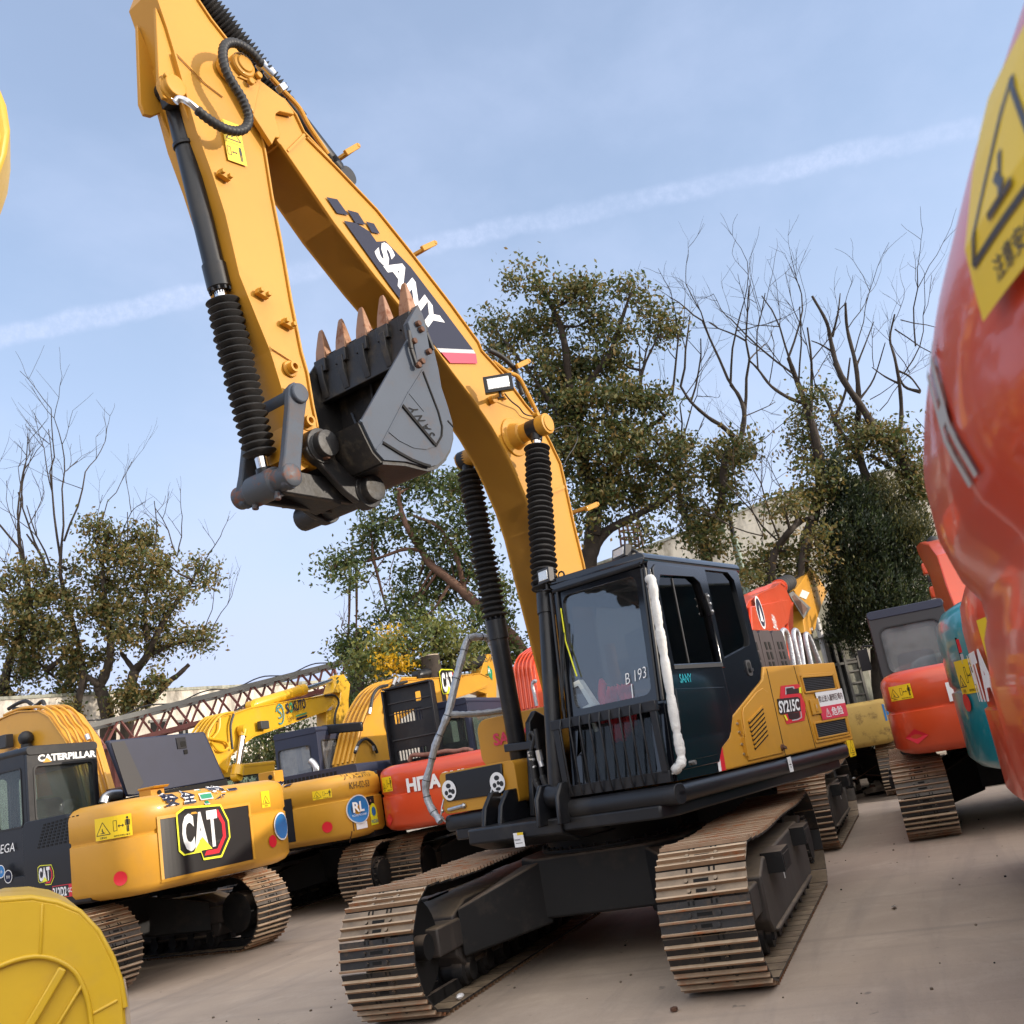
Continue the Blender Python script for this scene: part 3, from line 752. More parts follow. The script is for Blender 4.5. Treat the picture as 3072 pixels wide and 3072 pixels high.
def arched(foot, mid, tip, h0, h1, h2, n=14):
    """side outline of a boom whose centre line bends through mid: upper edge then lower edge"""
    F, Mi, T = (np.array(q, float) for q in (foot, mid, tip)); c = 2 * Mi - (F + T) / 2
    up, lo = [], []
    for i in range(n + 1):
        t = i / n; p = (1 - t) ** 2 * F + 2 * t * (1 - t) * c + t * t * T; d = 2 * (1 - t) * (c - F) + 2 * t * (T - c); d /= np.linalg.norm(d)
        nn = np.array([-d[1], d[0]]); h = (1 - t) ** 2 * h0 + 2 * t * (1 - t) * (2 * h1 - (h0 + h2) / 2) + t * t * h2
        up.append(tuple(p + nn * h / 2)); lo.append(tuple(p - nn * h / 2))
    return up, lo
def boom_part(root, up, lo, y0, y1, mat, rz=0.0, name='boom', bevel=.012):
    mb = MB(); poly = list(up) + list(reversed(lo))
    mb.prism(poly, y0 + .012, y1 - .012)
    mb.ribbon(up, y0 - .008, y1 + .008, .02, side=1); mb.ribbon(lo, y0 - .008, y1 + .008, .02, side=-1)
    return mb.build(name, mat, root, bevel=.006, rz=rz, smooth=30)
# ================================================================ the main excavator
TH = -0.2807579
U = Fr(0, 0, TH)
YB = -.14
YN, YF = YB + .19, YB - .19
main = thing('excavator', 'large ochre yellow excavator with black cab and raised arm, standing in the middle', 'excavator', group=None)
undercarriage(main, 0.0)
def mpart(mb, name, mats, parent=None, **k):
    """a part of the slewing upper structure; sub-parts sit in their part's own frame"""
    return mb.build(name, mats, parent or main, rz=0.0 if parent else TH, **k)
# --- platform
p = MB()
p.prism([(-2.3, -1.3), (.62, -1.3), (.68, -1.24), (.68, -.5), (1.22, -.5), (1.22, 1.22), (1.1, 1.3), (-2.3, 1.3)], 1.09, 1.19, 'z')
p.prism([(-2.1, 1.0), (1.0, 1.0), (1.25, 1.08), (1.25, 1.2), (-2.1, 1.2)], -.62, .34)
p.prism([(.05, 1.2), (.66, 1.2), (.60, 1.5), (.50, 2.0), (.38, 2.1), (.15, 2.0)], YF - .075, YF - .015)
p.prism([(.05, 1.2), (.66, 1.2), (.60, 1.5), (.50, 2.0), (.38, 2.1), (.15, 2.0)], YN + .015, YN + .06)
for y in (-.68, -.50): p.prism([(.5, 1.15), (.98, 1.15), (.92, 1.34), (.8, 1.46), (.66, 1.46), (.56, 1.34)], y - .025, y + .025)
for y in (.2, .4): p.prism([(.98, 1.15), (1.36, 1.15), (1.34, 1.36), (1.26, 1.46), (1.14, 1.46), (1.04, 1.34)], y - .02, y + .02)
plat = mpart(p, 'platform', 'black', bevel=.015)
s_ = MB()
def capsule(z0, z1, y1, y0, r=.06): return rrect(y0, z0, y1, z1, r)
s_.prism(rrect(1.20, 1.172, 1.372, 1.318, .06), -2.42, 1.16, 'x'); s_.prism(rrect(1.06, 1.172, 1.232, 1.318, .06), .36, 1.372, 'y')
mpart(s_, 'side_sill', 'black', bevel=.01)
s_ = MB(); s_.prism(rrect(.5, 1.172, .70, 1.318, .05), -1.33, -.50, 'y'); s_.prism(rrect(-1.372, 1.172, -1.22, 1.318, .05), -2.4, .66, 'x')
mpart(s_, 'right_sill', 'black', bevel=.01)
d = Decal(); d.rect(0, 0, .10, .11, 0); d.rect(.04, .09, .10, .11, 1, .002); d.text('WARNING', .005, .05, .06, .012, 2, .002); d.line(.01, .03, .08, .03, .004, 2)
d.put('capacity_label', ['white', 'yelv', 'ink'], plat, on_plane((1.262, -.13, 1.02), (0, 1, 0), (0, 0, 1)))
# --- engine side panels (left side, y = 1.36)
PY = 1.36
bound = [(-.857, 2.13), (-.80, 2.06), (-.772, 2.021), (-.70, 1.99), (-.577, 1.949), (-.292, 1.846), (.031, 1.725), (.09, 1.66), (.114, 1.603), (.15, 1.565), (.303, 1.512), (.38, 1.44), (.424, 1.325)]
cabside_low = [(-.857, 2.13)] + bound[1:]
pan = MB()
pan.prism(bound + [(-2.66, 1.325), (-2.68, 2.13)][:1] + [(-.89, 1.325), (-.90, 1.93), (-.885, 2.13)][:0] + [(-2.66, 2.13)], PY - .05, PY, 'y', 0)
side = mpart(pan, 'engine_side_panel', 'sany', bevel=.014)
g = MB()
for a, b, c, e in ((-.88, 1.335, -.905, 2.11), (-1.605, 1.335, -1.55, 2.12)): g.bar((a, PY + .0005, b), (c, PY + .0005, e), .004, .010)
g.build('panel_gap', 'slot', side, smooth=0)
rz_ = MB()   # raised door of the front panel, with louvres
rz_.prism([(-.84, 1.36), (-.86, 1.70), (-.80, 1.90), (-.70, 1.94), (-.55, 1.91), (-.22, 1.79), (-.18, 1.74), (-.10, 1.36)], PY - .001, PY + .012)
rd = rz_.build('air_filter_door', 'sany', side, bevel=.010)
lv = MB()
ql = [U.Y('d5', *q, PY) for q in ((425, 965), (555, 825), (600, 1060), (480, 1195))]
for i in range(7):
    t = i / 6.0; a = ql[0].lerp(ql[3], t); b = ql[1].lerp(ql[2], t)
    lv.bar((a.x, PY + .0125, a.z), (b.x, PY + .0125, b.z), .004, .021, 0, (0, 0, 1)); lv.bar((a.x, PY + .018, a.z + .017), (b.x, PY + .018, b.z + .017), .016, .014, 1)
lv.build('louvre', ['slot', 'sany'], rd, smooth=0)
h = MB()
for z0, z1 in ((1.40, 1.55), (1.58, 1.70)): h.box(-.095, -.07, PY + .0, PY + .03, z0, z1)
for z in (1.42, 1.5, 1.6, 1.67): h.cyl((-.05, PY, z), (-.05, PY + .012, z), .012, n=8, mi=1)
h.build('hinge', ['sany', 'steel'], rd)
h = MB(); lp = U.Y('d5', 725, 1180, PY); h.cyl(lp, lp + V(0, .03, 0), .028); h.obox(lp + V(-.01, .035, 0), V(.035, 0, .01), V(0, .006, 0), V(0, 0, .012)); h.build('door_latch', 'rust', side)
gr = MB()    # framed intake grilles of the rear panel
fr_ = [U.Y('d5', *q, PY) for q in ((905, 545), (1190, 525), (1218, 650), (940, 685), (1020, 960), (1300, 910), (1330, 1045), (1055, 1100))]
for k in (0, 4):
    a = fr_[k:k + 4]; gr.prism([(q.x, q.z) for q in a], PY - .002, PY + .004, 'y', 1)
    for i in range(4): p0, p1 = a[i], a[(i + 1) % 4]; gr.bar((p0.x, PY + .006, p0.z), (p1.x, PY + .006, p1.z), .02, .018, 0)
    for i in range(9):
        t = (i + .5) / 9; p0 = a[0].lerp(a[3], t); p1 = a[1].lerp(a[2], t); gr.bar((p0.x, PY + .006, p0.z), (p1.x, PY + .006, p1.z), .006, .006, 2)
bz = [U.Y('d5', *q, PY) for q in ((880, 530), (1200, 508), (1350, 1065), (1040, 1130))]
for i in range(4): p0, p1 = bz[i], bz[(i + 1) % 4]; gr.bar((p0.x, PY + .003, p0.z), (p1.x, PY + .003, p1.z), .014, .022, 0)
gr.build('intake_grille', ['sany', 'slot', 'dgrey'], side, bevel=.004)
lk = MB(); q = [U.Y('d5', *a, PY) for a in ((975, 750), (1045, 735), (1085, 870), (1005, 885))]
lk.prism([(a.x, a.z) for a in q], PY + .006, PY + .018); c = sum(q, V(0, 0, 0)) / 4; lk.box(c.x - .03, c.x + .03, PY + .017, PY + .026, c.z - .05, c.z + .03); lk.box(c.x - .006, c.x + .006, PY + .026, PY + .03, c.z - .02, c.z + .015, 1)
lk.build('panel_lock', ['sany', 'steel'], side, bevel=.004)
def sidefn(o): return lambda x, y, d_: V(o.x - x, PY + .004 + d_, o.z + y)
# model badge
d = Decal()
def bdg(x, y, q): p_ = U.Y('d5', x, y, PY); return V(p_.x, PY + .004 + q, p_.z)
d.poly([(722, 624), (884, 606), (902, 632), (906, 698), (945, 790), (946, 862), (938, 935), (776, 968), (762, 928), (756, 880), (716, 868), (716, 726)], 0, .0)
d.poly([(766, 640), (830, 632), (842, 650), (888, 644), (894, 690), (770, 702)], 1, .001); d.poly([(762, 636), (836, 627), (846, 645), (842, 655), (828, 638), (770, 646), (774, 700), (764, 706)], 2, .0015)
d.poly([(784, 872), (890, 858), (896, 905), (872, 920), (826, 930), (796, 920)], 1, .001); d.poly([(906, 852), (914, 910), (880, 930), (826, 940), (824, 930), (876, 920), (904, 904), (898, 852)], 2, .0015)
d.poly([(688, 742), (872, 722), (896, 738), (904, 852), (726, 882), (710, 868)], 1, .002)
d.poly([(884, 640), (904, 634), (906, 690), (888, 688)], 4, .0025); d.poly([(750, 888), (764, 884), (786, 932), (772, 936)], 4, .0025)
d.put('model_badge', ['redv', 'blackv', 'greyv', 'white', 'lime'], side, bdg)
o_, ex_, ey_ = [U.Y('d5', *q, PY) for q in ((708, 872), (892, 844), (692, 754))]
d = Decal(); d.text('SY215C', 0, 0, (ex_ - o_).length, (ey_ - o_).length * .93, 0, .003, .03)
_ex, _ey = (ex_ - o_).normalized(), (ey_ - o_).normalized()
d.put('badge_lettering', ['white'], side, lambda x, y, q: o_ + _ex * x + _ey * y + V(0, .008 + q, 0))
# danger notice
a, b, c, e = [U.Y('d5', *q, PY + .012) for q in ((1035, 685), (1275, 645), (1335, 890), (1105, 930))]
d = Decal(); wN, hN = .58, .36
d.rect(0, .17, wN, hN, 0, .012, 3, 1); d.rect(.0, 0, wN, .17, 1, .012, 3, 1)
d.text('禁止进入旋转区域内', .03, .225, wN - .06, .09, 2, .014, .012)
d.outline([(.1, .03), (.2, .03), (.15, .14)], .008, 3, .014); d.line(.15, .06, .15, .11, .01, 3, .014)
d.text('危险', .23, .03, .26, .115, 3, .014, .02)
d.put('danger_notice', ['white', 'pinkred', 'blackv', 'white'], side, lambda x, y, q: V(lerp(lerp(e.x, c.x, x / wN), lerp(a.x, b.x, x / wN), y / hN), PY + q, lerp(lerp(e.z, c.z, x / wN), lerp(a.z, b.z, x / wN), y / hN)))
d = Decal(); d.poly([(0, 0), (.05, 0), (.085, .21), (.03, .19)], 0); d.poly([(.05, 0), (.13, 0), (.155, .23), (.085, .21)], 1)
d.put('stripe_decal', ['white', 'redv'], side, lambda x, y, q: V(.455 - x, PY + .001 + q, 1.33 + y * 1.0))
d = Decal(); d.rect(0, 0, .085, .13, 0, .001); d.line(.02, .065, .065, .065, .01, 1); d.line(.04, .08, .05, .1, .006, 1); d.line(.04, .035, .045, .05, .012, 1)
d.put('lifting_label', ['white', 'blackv'], main, lambda x, y, q: V(-.86 - x, 1.376 + q, 1.185 + y), rz=TH)
# --- counterweight
cw = Weight(-2.42, .62, 2.71, 3.6)
cwm = cw.mesh([(1.16, .10), (1.19, .03), (1.24, .0), (1.95, .0), (2.05, .02), (2.11, .06), (2.14, .14)])
cwo = mpart(cwm, 'counterweight', 'sany', smooth=50)
d = Decal(); warn(d, .24, .17, False)
d.put('warning_label', ['yelv', 'blackv'], cwo, lambda x, y, q: V(-2.45 - x, *(lambda p_: (cw.at(cw.len / 2 - .03 - x, .003 + q)[1], 1.17 + y))(0)))
d = Decal(); d.rect(0, 0, .09, .15, 0); d.poly([(0, 0), (.09, .0), (.09, .075)], 1, .002)
d.put('reflector', ['redv', 'orange'], cwo, cw.fn(cw.len / 2 - .36, 1.50, .004))
# --- engine cover
ec = MB()
ec.prism(rrect(-1.33, 1.9, 1.31, 2.14, .1), -2.6, -.9, 'x', 0)
eo = mpart(ec, 'engine_cover', 'sany', bevel=.02)
gb = MB()
gp = [U.Y('d5', *q, .9) for q in ((490, 120), (700, 125), (810, 395), (560, 400))]
XA, XB, ZT = gp[0].x + .25, gp[2].x, (gp[0].z + gp[1].z) / 2
wG = (XA - XB) / 3
for i in range(3):
    x0, x1 = XA - i * wG, XA - (i + 1) * wG; gb.prism([(x0, 2.12), (x0 - .01, ZT - .04), (x0 - .06, ZT), (x1 + .05, ZT), (x1 + .01, ZT - .04), (x1, 2.12)], .15, .90, 'y', 0)
    for r_ in range(3):
        for k in range(2): gb.obox((x0 - wG * (.36 + .28 * k), .903, 2.2 + r_ * (ZT - 2.26) / 3), V(wG * .07, 0, 0), V(0, .003, 0), V(.006, 0, (ZT - 2.2) * .11), 1)
gbo = gb.build('engine_bay_grille', ['brownbox', 'slot'], eo, bevel=.02)
hr = MB()
for pts in ([(735, 160), (790, 165), (830, 390)], [(840, 165), (885, 160), (915, 390)], [(950, 195), (985, 190), (1080, 385)]):
    q = [U.Y('d5', *a_, .75) for a_ in pts]; b0 = V(q[0].x + .02, .75, 2.12)
    hr.tube(spline([b0, V(q[0].x, .75, q[0].z), V(q[1].x, .75, q[1].z), V(q[2].x, .75, 2.12)], 6), .028, 10)
hr.build('wrapped_handrail', 'foil', eo)
hr = MB(); hr.box(-2.35, -.95, -1.25, -.3, 2.13, 2.2); hr.cyl((-1.5, -.6, 2.15), (-1.5, -.6, 2.75), .06, n=16); hr.build('exhaust_hood', 'sany', eo, bevel=.02)
# right side (hidden from the photograph's side, closes the body)
rs = MB(); rs.box(-2.55, -.05, -1.36, -1.3, 1.32, 2.0); mpart(rs, 'right_side_panel', 'sany', bevel=.015)
# --- toolbox and fuel tank on the right front
tb = MB(); tb.prism(rrect(-1.35, 1.33, -.46, 1.70, .05), .05, .68, 'x', 0); tbo = mpart(tb, 'toolbox', 'sany', bevel=.02)
q = [U.X('g3', *a_, .69) for a_ in ((790, 1165), (1258, 1075), (1280, 1325), (805, 1395))]
db = MB(); db.prism([(a_.y, a_.z) for a_ in (q[3], q[2], q[1], q[0])], .675, .70, 'x'); dbo = db.build('step_cover', 'panelblk', tbo, bevel=.012)
for cx_, cy_ in ((822, 1300), (1222, 1235)):
    c = U.X('g3', cx_, cy_, .703); d = Decal(); d.disc(0, .0, .085, 0, .001, 24, .09); d.disc(0, .04, .03, 1, .002, 12, .022); d.disc(-.035, -.02, .022, 1, .002, 10); d.disc(.045, -.015, .024, 1, .002, 10); d.disc(.0, -.055, .03, 1, .002, 10, .016); d.disc(.01, -.005, .018, 1, .002, 10)
    d.put('round_sticker', ['white', 'blackv'], dbo, on_plane(c, (0, 1, 0), (0, 0, 1)))
tt = MB()
for cx_, cy_ in ((765, 1470), (1165, 1380)):
    c = U.X('g3', cx_, cy_, .72); tt.tube([c + V(-.02, .02, .1), c + V(.0, 0, .03), c + V(.02, -.01, -.05), c + V(0, .02, -.1)], .008, 6); tt.ball(c, .018); tt.cyl(c + V(-.03, .05, 0), c + V(-.03, .22, .015), .018, n=8); tt.ball(c + V(-.03, .24, .015), .026)
tt.build('cover_latch', 'steel', tbo)
ft = MB(); ft.prism(rrect(-1.35, 1.68, -.42, 2.14, .12), -.95, .03, 'x', 0); fto = mpart(ft, 'fuel_tank', 'sany', bevel=.02)
d = Decal(); o_ = U.X('g3', 1197, 935, .035); d.text('SANY', 0, 0, .44, .118, 0, .002, .035)
d.put('lettering', ['pinkred'], fto, on_plane(o_, (0, 1, 0), (0, -.0, 1)))
rl = MB()
def UX(k, x, y, c): return U.X(k, x, y, c)
R1 = [UX('c6', 1270, 1078, .72), UX('c6', 1225, 1020, .72), UX('c6', 1196, 950, .72), UX('c6', 1190, 880, .72), UX('c6', 1212, 790, .70), UX('c6', 1240, 680, .68), UX('c6', 1275, 590, .64), UX('c6', 1310, 500, .60), UX('c6', 1350, 330, .5), UX('c6', 1385, 200, .4),
      UX('c6', 1410, 125, .34), UX('c6', 1440, 108, .30), UX('c6', 1500, 108, .12), UX('c6', 1530, 130, .08), UX('c6', 1555, 200, .05), UX('c6', 1590, 380, .0), UX('c6', 1625, 470, -.03)]
rp = spline(R1, 5); rnd = random.Random(2)
rl.tube(rp, [.034 * rnd.uniform(.86, 1.16) for _ in rp], 10)
rp = spline([UX('c6', 1310, 515, .60), UX('c6', 1400, 515, .45), UX('c6', 1500, 508, .25), UX('c6', 1620, 492, .04)], 6)
rl.tube(rp, [.03 * rnd.uniform(.86, 1.14) for _ in rp], 10)
rail = mpart(rl, 'wrapped_guard_rail', 'foil')
tie = MB()
for k in range(4, 80, 6):
    if k < len(spline(R1, 5)) - 1: a_ = spline(R1, 5)[k]; b_ = spline(R1, 5)[k + 1]; tie.cyl(a_, a_ + (b_ - a_).normalized() * .006, .040, n=12)
tie.build('cable_tie', 'blackv', rail)
# --- cab
c0, c1 = .44, 1.335
cab = MB()
def shear(v):
    if v.x > .5: v.x = v.x - .21 * max(0, (v.z - 1.32)) / 1.76 * min(1, (v.x - .5) / .6)
    else: v.x = v.x + .09 * (v.z - 1.32) / 1.76 * max(0, min(1, (-.3 - v.x) / .5))
    return v
# front frame: windscreen and lower screen
ws = rrect(.525, 1.99, 1.245, 2.93, .07); lw = rrect(.54, 1.40, 1.20, 1.93, .05)
cab.prism(rrect(c0, 1.33, c1, 3.03, .05), 1.07, 1.125, 'x', 0, [ws, lw])
# rear wall
cab.prism(rrect(c0, 1.33, c1, 3.03, .05), -.86, -.81, 'x', 0, [rrect(.55, 2.25, 1.2, 2.9, .06)])
# right wall
cab.prism(rrect(-.82, 1.33, 1.07, 3.02, .03), c0, c0 + .05, 'y', 0, [rrect(-.7, 2.0, .9, 2.86, .06)])
# left side: door and rear quarter, following the yellow panel's edge
low = [(q_[0], q_[1]) for q_ in reversed(bound)]
outl = [(1.12, 1.335)] + [(1.12, 2.9), (1.10, 3.0), (1.04, 3.04), (-.80, 3.05), (-.86, 3.0), (-.86, 2.16)] + [(q_[0], q_[1]) for q_ in bound]
dg = [(.80, 2.19), (.80, 2.84), (.74, 2.91), (.12, 2.92), (.05, 2.87), (-.03, 2.60), (-.03, 2.19)]
dg = [(.90, 2.19), (.95, 2.80), (.86, 2.91), (.18, 2.92), (.08, 2.87), (.0, 2.60), (.0, 2.19)]
qg = [(-.10, 2.22), (-.10, 3.0), (-.60, 3.0), (-.72, 2.93), (-.74, 2.40), (-.70, 2.33)]
cab.prism(outl, c1 - .05, c1 + .02, 'y', 0, [dg, qg])
cab.xf(shear)
cabo = mpart(cab, 'cab', 'gloss', bevel=.012)
rf = MB(); rf.prism(rrect(c0 - .01, 3.0, c1 + .025, 3.105, .05, 4), -.82, .93, 'x'); rf.xf(lambda v: V(v.x + (.02 if v.x > .5 and v.z < 3.05 else 0), v.y, v.z - .03 * max(0, abs(v.x - .05) - .6)))
rf.build('cab_roof', 'gloss', cabo, bevel=.03)
gl = MB(); gl.prism(ws, 1.098, 1.104, 'x'); gl.xf(shear); gl.build('windscreen', 'glass', cabo, smooth=0)
gl = MB(); gl.prism(lw, 1.098, 1.104, 'x'); gl.xf(shear); gl.build('lower_screen', 'glasslow', cabo, smooth=0)
gl = MB(); gl.prism(dg, c1 - .012, c1 - .006, 'y'); gl.xf(shear); gl.build('door_window', 'glassdark', cabo, smooth=0)
gl = MB(); gl.prism(qg, c1 - .012, c1 - .006, 'y'); gl.xf(shear); gl.build('quarter_window', 'glassdark', cabo, smooth=0)
gl = MB(); gl.prism(rrect(.55, 2.25, 1.2, 2.9, .06), -.84, -.835, 'x'); gl.prism(rrect(-.7, 2.0, .9, 2.86, .06), c0 + .02, c0 + .025, 'y'); gl.xf(shear); gl.build('back_windows', 'glassdark', cabo, smooth=0)
dr = MB()    # door panel, a hand's breadth proud, its seams and frame
dl = [(1.02, 1.42), (1.0, 2.14), (.02, 2.14), (.02, 1.72), (.07, 1.58), (.22, 1.52), (.36, 1.40)]
dr.prism([(1.03, 1.40), (1.02, 2.96), (.93, 3.0), (.1, 3.0), (.0, 2.95), (-.06, 2.62), (-.06, 2.14), (.0, 2.14), (.0, 1.75), (.10, 1.62), (.16, 1.57), (.32, 1.51), (.42, 1.40)], c1 + .019, c1 + .034, 'y', 0, [dg])
dr.xf(shear); dro = dr.build('door', 'gloss', cabo, bevel=.006)
dp = MB(); dp.prism([(.97, 1.46), (.955, 2.0), (.06, 1.98), (.06, 1.78), (.13, 1.64), (.20, 1.60), (.36, 1.53), (.44, 1.46)], c1 + .033, c1 + .037, 'y'); dp.xf(shear); dp.build('door_lower_glass', 'gloss', dro, bevel=.002)
sl = MB(); sl.bar((.52, c1 - .002, 2.2), (.50, c1 - .002, 2.9), .008, .02); sl.bar((.92, c1 + .036, 2.165), (.0, c1 + .036, 2.165), .012, .03); sl.xf(shear); sl.build('window_bar', 'rubber', dro)
d = Decal(); d.text('SANY', 0, 0, .20, .07, 0, .002, .02); d.put('lettering', ['teal'], dro, lambda x, y, q: V(.80 - x, c1 + .037 + q, 2.04 + y))
hd = MB(); c = U.Y('d5', 445, 460, c1 + .03); hd.prism(rrect(c.x - .05, c.z - .07, c.x + .05, c.z + .07, .03), c1 + .018, c1 + .03); hd.prism(rrect(c.x - .03, c.z - .045, c.x + .03, c.z + .05, .02), c1 + .029, c1 + .033, 'y', 1); hd.obox((c.x, c1 + .045, c.z - .02), V(.03, 0, 0), V(0, .008, 0), V(0, 0, .014), 2)
hd.build('door_handle', ['dgrey', 'slot', 'black'], cabo, bevel=.004)
for pz in ((1690, 550), (1705, 700)):
    pass
hg = MB(); a_ = U.Y('d3', 1665, 540, c1 + .03); b_ = U.Y('d3', 1720, 735, c1 + .03); hg.bar(a_, b_, .03, .05)
for t in (.15, .5, .85): q = a_.lerp(b_, t); hg.cyl(q, q + V(0, .03, 0), .014, n=8, mi=1)
hg.build('door_hinge', ['black', 'steel'], cabo, bevel=.004)
# grab bar in plastic wrap
gbp = [U.Y('d3', 1150, 415, 1.37), U.Y('d3', 1185, 420, 1.42), U.Y('d3', 1200, 500, 1.43), U.Y('d3', 1220, 640, 1.43), U.Y('d3', 1250, 830, 1.43), U.Y('d3', 1277, 990, 1.43), U.Y('d3', 1320, 1250, 1.43), U.Y('d3', 1358, 1480, 1.43), U.Y('d3', 1405, 1760, 1.43), U.Y('d4', 1440, 740, 1.43), U.Y('d4', 1452, 850, 1.43), U.Y('d4', 1425, 905, 1.41), U.Y('d4', 1400, 930, 1.36), U.Y('d4', 1408, 960, 1.36)]
sp_ = spline(gbp, 7); rnd = random.Random(5); nT = len(sp_)
gbm = MB(); gbm.tube(sp_, [.033 * (.78 + .36 * abs(math.sin(i * .33)) ** .5) * rnd.uniform(.94, 1.06) for i in range(nT)], 12); gbm.build('wrapped_grab_bar', 'wrap', cabo, smooth=60)
bt = MB()
for k_, x_, y_ in (('d3', 1155, 1580), ('d3', 1213, 1560)):
    c = U.X(k_, x_, y_, 1.05); bt.cyl(c, c + V(.06, 0, 0), .022, n=10)
for k_, x_, y_ in (('d4', 1550, 865), ('d4', 1395, 885), ('d3', 1150, 480)):
    c = U.Y(k_, x_, y_, c1 + .03); bt.cyl(c, c + V(0, .03, 0), .018, n=10)
bt.build('bolt', 'steel', cabo)
# front guard of the lower screen
gu = MB(); gx = 1.16
gu.box(gx - .02, gx + .03, .36, 1.335, 1.86, 1.935); gu.box(gx - .02, gx + .02, .36, 1.335, 1.335, 1.42)
for y in (.37, 1.27): gu.box(gx - .015, gx + .02, y, y + .055, 1.4, 1.87)
for i in range(9):
    y = .46 + i * .093; gu.tube([V(gx + .03, y + .006, 1.93), V(gx + .05, y + .004, 1.87), V(gx + .05, y, 1.40), V(gx + .03, y, 1.34)], .0085, 7)
gu.build('front_guard', 'black', cabo, bevel=.006)
pl = MB()    # pillar trims, gutter and wiper
for y, yy in ((.425, .425), (.475, .49)): pl.tube([shear(V(1.14, y, 1.9)), shear(V(1.14, yy, 2.98))], .013, 8)
for y, yy in ((1.30, 1.318), (1.335, 1.345)): pl.tube([shear(V(1.135, y, 1.93)), shear(V(1.135, yy, 2.96))], .014, 8)
pl.tube([shear(V(1.14, .45, 2.985)), shear(V(1.14, 1.31, 3.0))], .018, 8)
pl.build('pillar_trim', 'black', cabo)
wi = MB(); wi.tube([shear(V(1.15, .42, 2.0)), shear(V(1.17, .47, 2.35)), shear(V(1.17, .50, 2.72))], .010, 6); wi.tube([shear(V(1.165, .445, 2.1)), shear(V(1.165, .53, 2.62))], .006, 6); wi.build('wiper', 'rubber', cabo)
yl = MB(); yl.tube([shear(V(1.135, .505, 2.83)), shear(V(1.135, .515, 2.55)), shear(V(1.135, .585, 2.25))], .006, 6); yl.build('yellow_cord', 'lime', cabo)
d = Decal(); d.text('B 193', 0, 0, .19, .085, 0, .003, -.012, .1)
_wz = 2.10
d.line(.045, -.13, .05, -.01, .008, 0, .003)
d.put('chalk_writing', ['white'], cabo, lambda x, y, q: shear(V(1.112 + q, 1.02 + x, 2.10 + y + x * .12)))
gt = MB()
for r_ in range(4):
    for k in range(3): pass
# things inside the cab
se = MB(); se.prism(rrect(.68, 1.55, 1.18, 1.72, .05), -.35, .22, 'x', 0)
se.box(-.25, .15, .75, 1.1, 1.36, 1.56, 0)
sb_ = MB(); sb_.prism(rrect(.70, 1.68, 1.16, 2.36, .08), -.42, -.28, 'x')
so_ = se.build('driver_seat', 'greyseat', cabo, bevel=.04)
rc = MB(); rnd = random.Random(8)
CX = .80
def cloth(q, x0, amp, ph):
    """a hanging piece of cloth between four pixels: top left, top right, bottom right, bottom left"""
    P = [U.X('d3', a_, b_, x0) for a_, b_ in q]; rows = []
    for i in range(15):
        v = i / 14; r_ = []
        for j in range(13):
            u = j / 12; p_ = P[0].lerp(P[1], u).lerp(P[3].lerp(P[2], u), v)
            r_.append(p_ + V(amp * math.sin(j * 1.7 + i * .3 + ph) + rnd.uniform(-.006, .006), .012 * math.sin(i * .9 + ph), .02 * math.sin(j * 1.6 + ph) * (1.0 if i in (0, 14) else .15)))
        rows.append(r_)
    rc.grid(rows)
cloth([(735, 1440), (800, 1420), (830, 1880), (725, 1760)], .80, .022, 0); cloth([(800, 1395), (890, 1390), (950, 1860), (770, 1870)], .82, .028, 1); cloth([(890, 1375), (1000, 1370), (1040, 1690), (960, 1830)], .84, .03, 2.2)
rc.tube(spline([U.X('d3', *q, .83) for q in ((748, 1560), (735, 1450), (742, 1350), (748, 1335))], 5), [.034, .034, .034, .034, .034, .034, .034, .034, .034, .034, .034, .034, .034, .033, .03, .02], 9)
sv = rc.build('red_seat_cover', 'seat', cabo, smooth=60)
sv.modifiers.new('solid', 'SOLIDIFY').thickness = .012
bk = sb_.build('seat_back', 'greyseat', cabo, bevel=.05)
mn = MB(); mq = [U.X('d3', *q, 1.0) for q in ((415, 1375), (525, 1318), (678, 1545), (578, 1590))]
mn.prism([(p_.y, p_.z) for p_ in mq], .93, 1.0, 'x', 0); mc_ = sum(mq, V(0, 0, 0)) / 4; mn.prism([(lerp(mc_.y, p_.y, .62) - .012, lerp(mc_.z, p_.z, .72) - .01) for p_ in mq], .999, 1.004, 'x', 1); mn.tube([V(.95, mc_.y, mc_.z - .05), V(.9, mc_.y + .02, mc_.z - .3)], .02)
mn.build('monitor', ['offwhite', 'dgrey'], cabo, bevel=.01)
cn = MB(); cn.box(.45, .85, .53, .68, 1.36, 1.85); cn.box(.45, .85, 1.1, 1.24, 1.36, 1.8); cn.tube([V(.75, .6, 1.85), V(.78, .62, 2.05)], .015); cn.ball((.78, .62, 2.07), .03)
cn.prism(rrect(.46, 1.33, 1.31, 1.36, .01), -.8, 1.05, 'x'); cn.build('console', 'greyseat', cabo, bevel=.02)
st_ = MB()
for i in range(10): pass
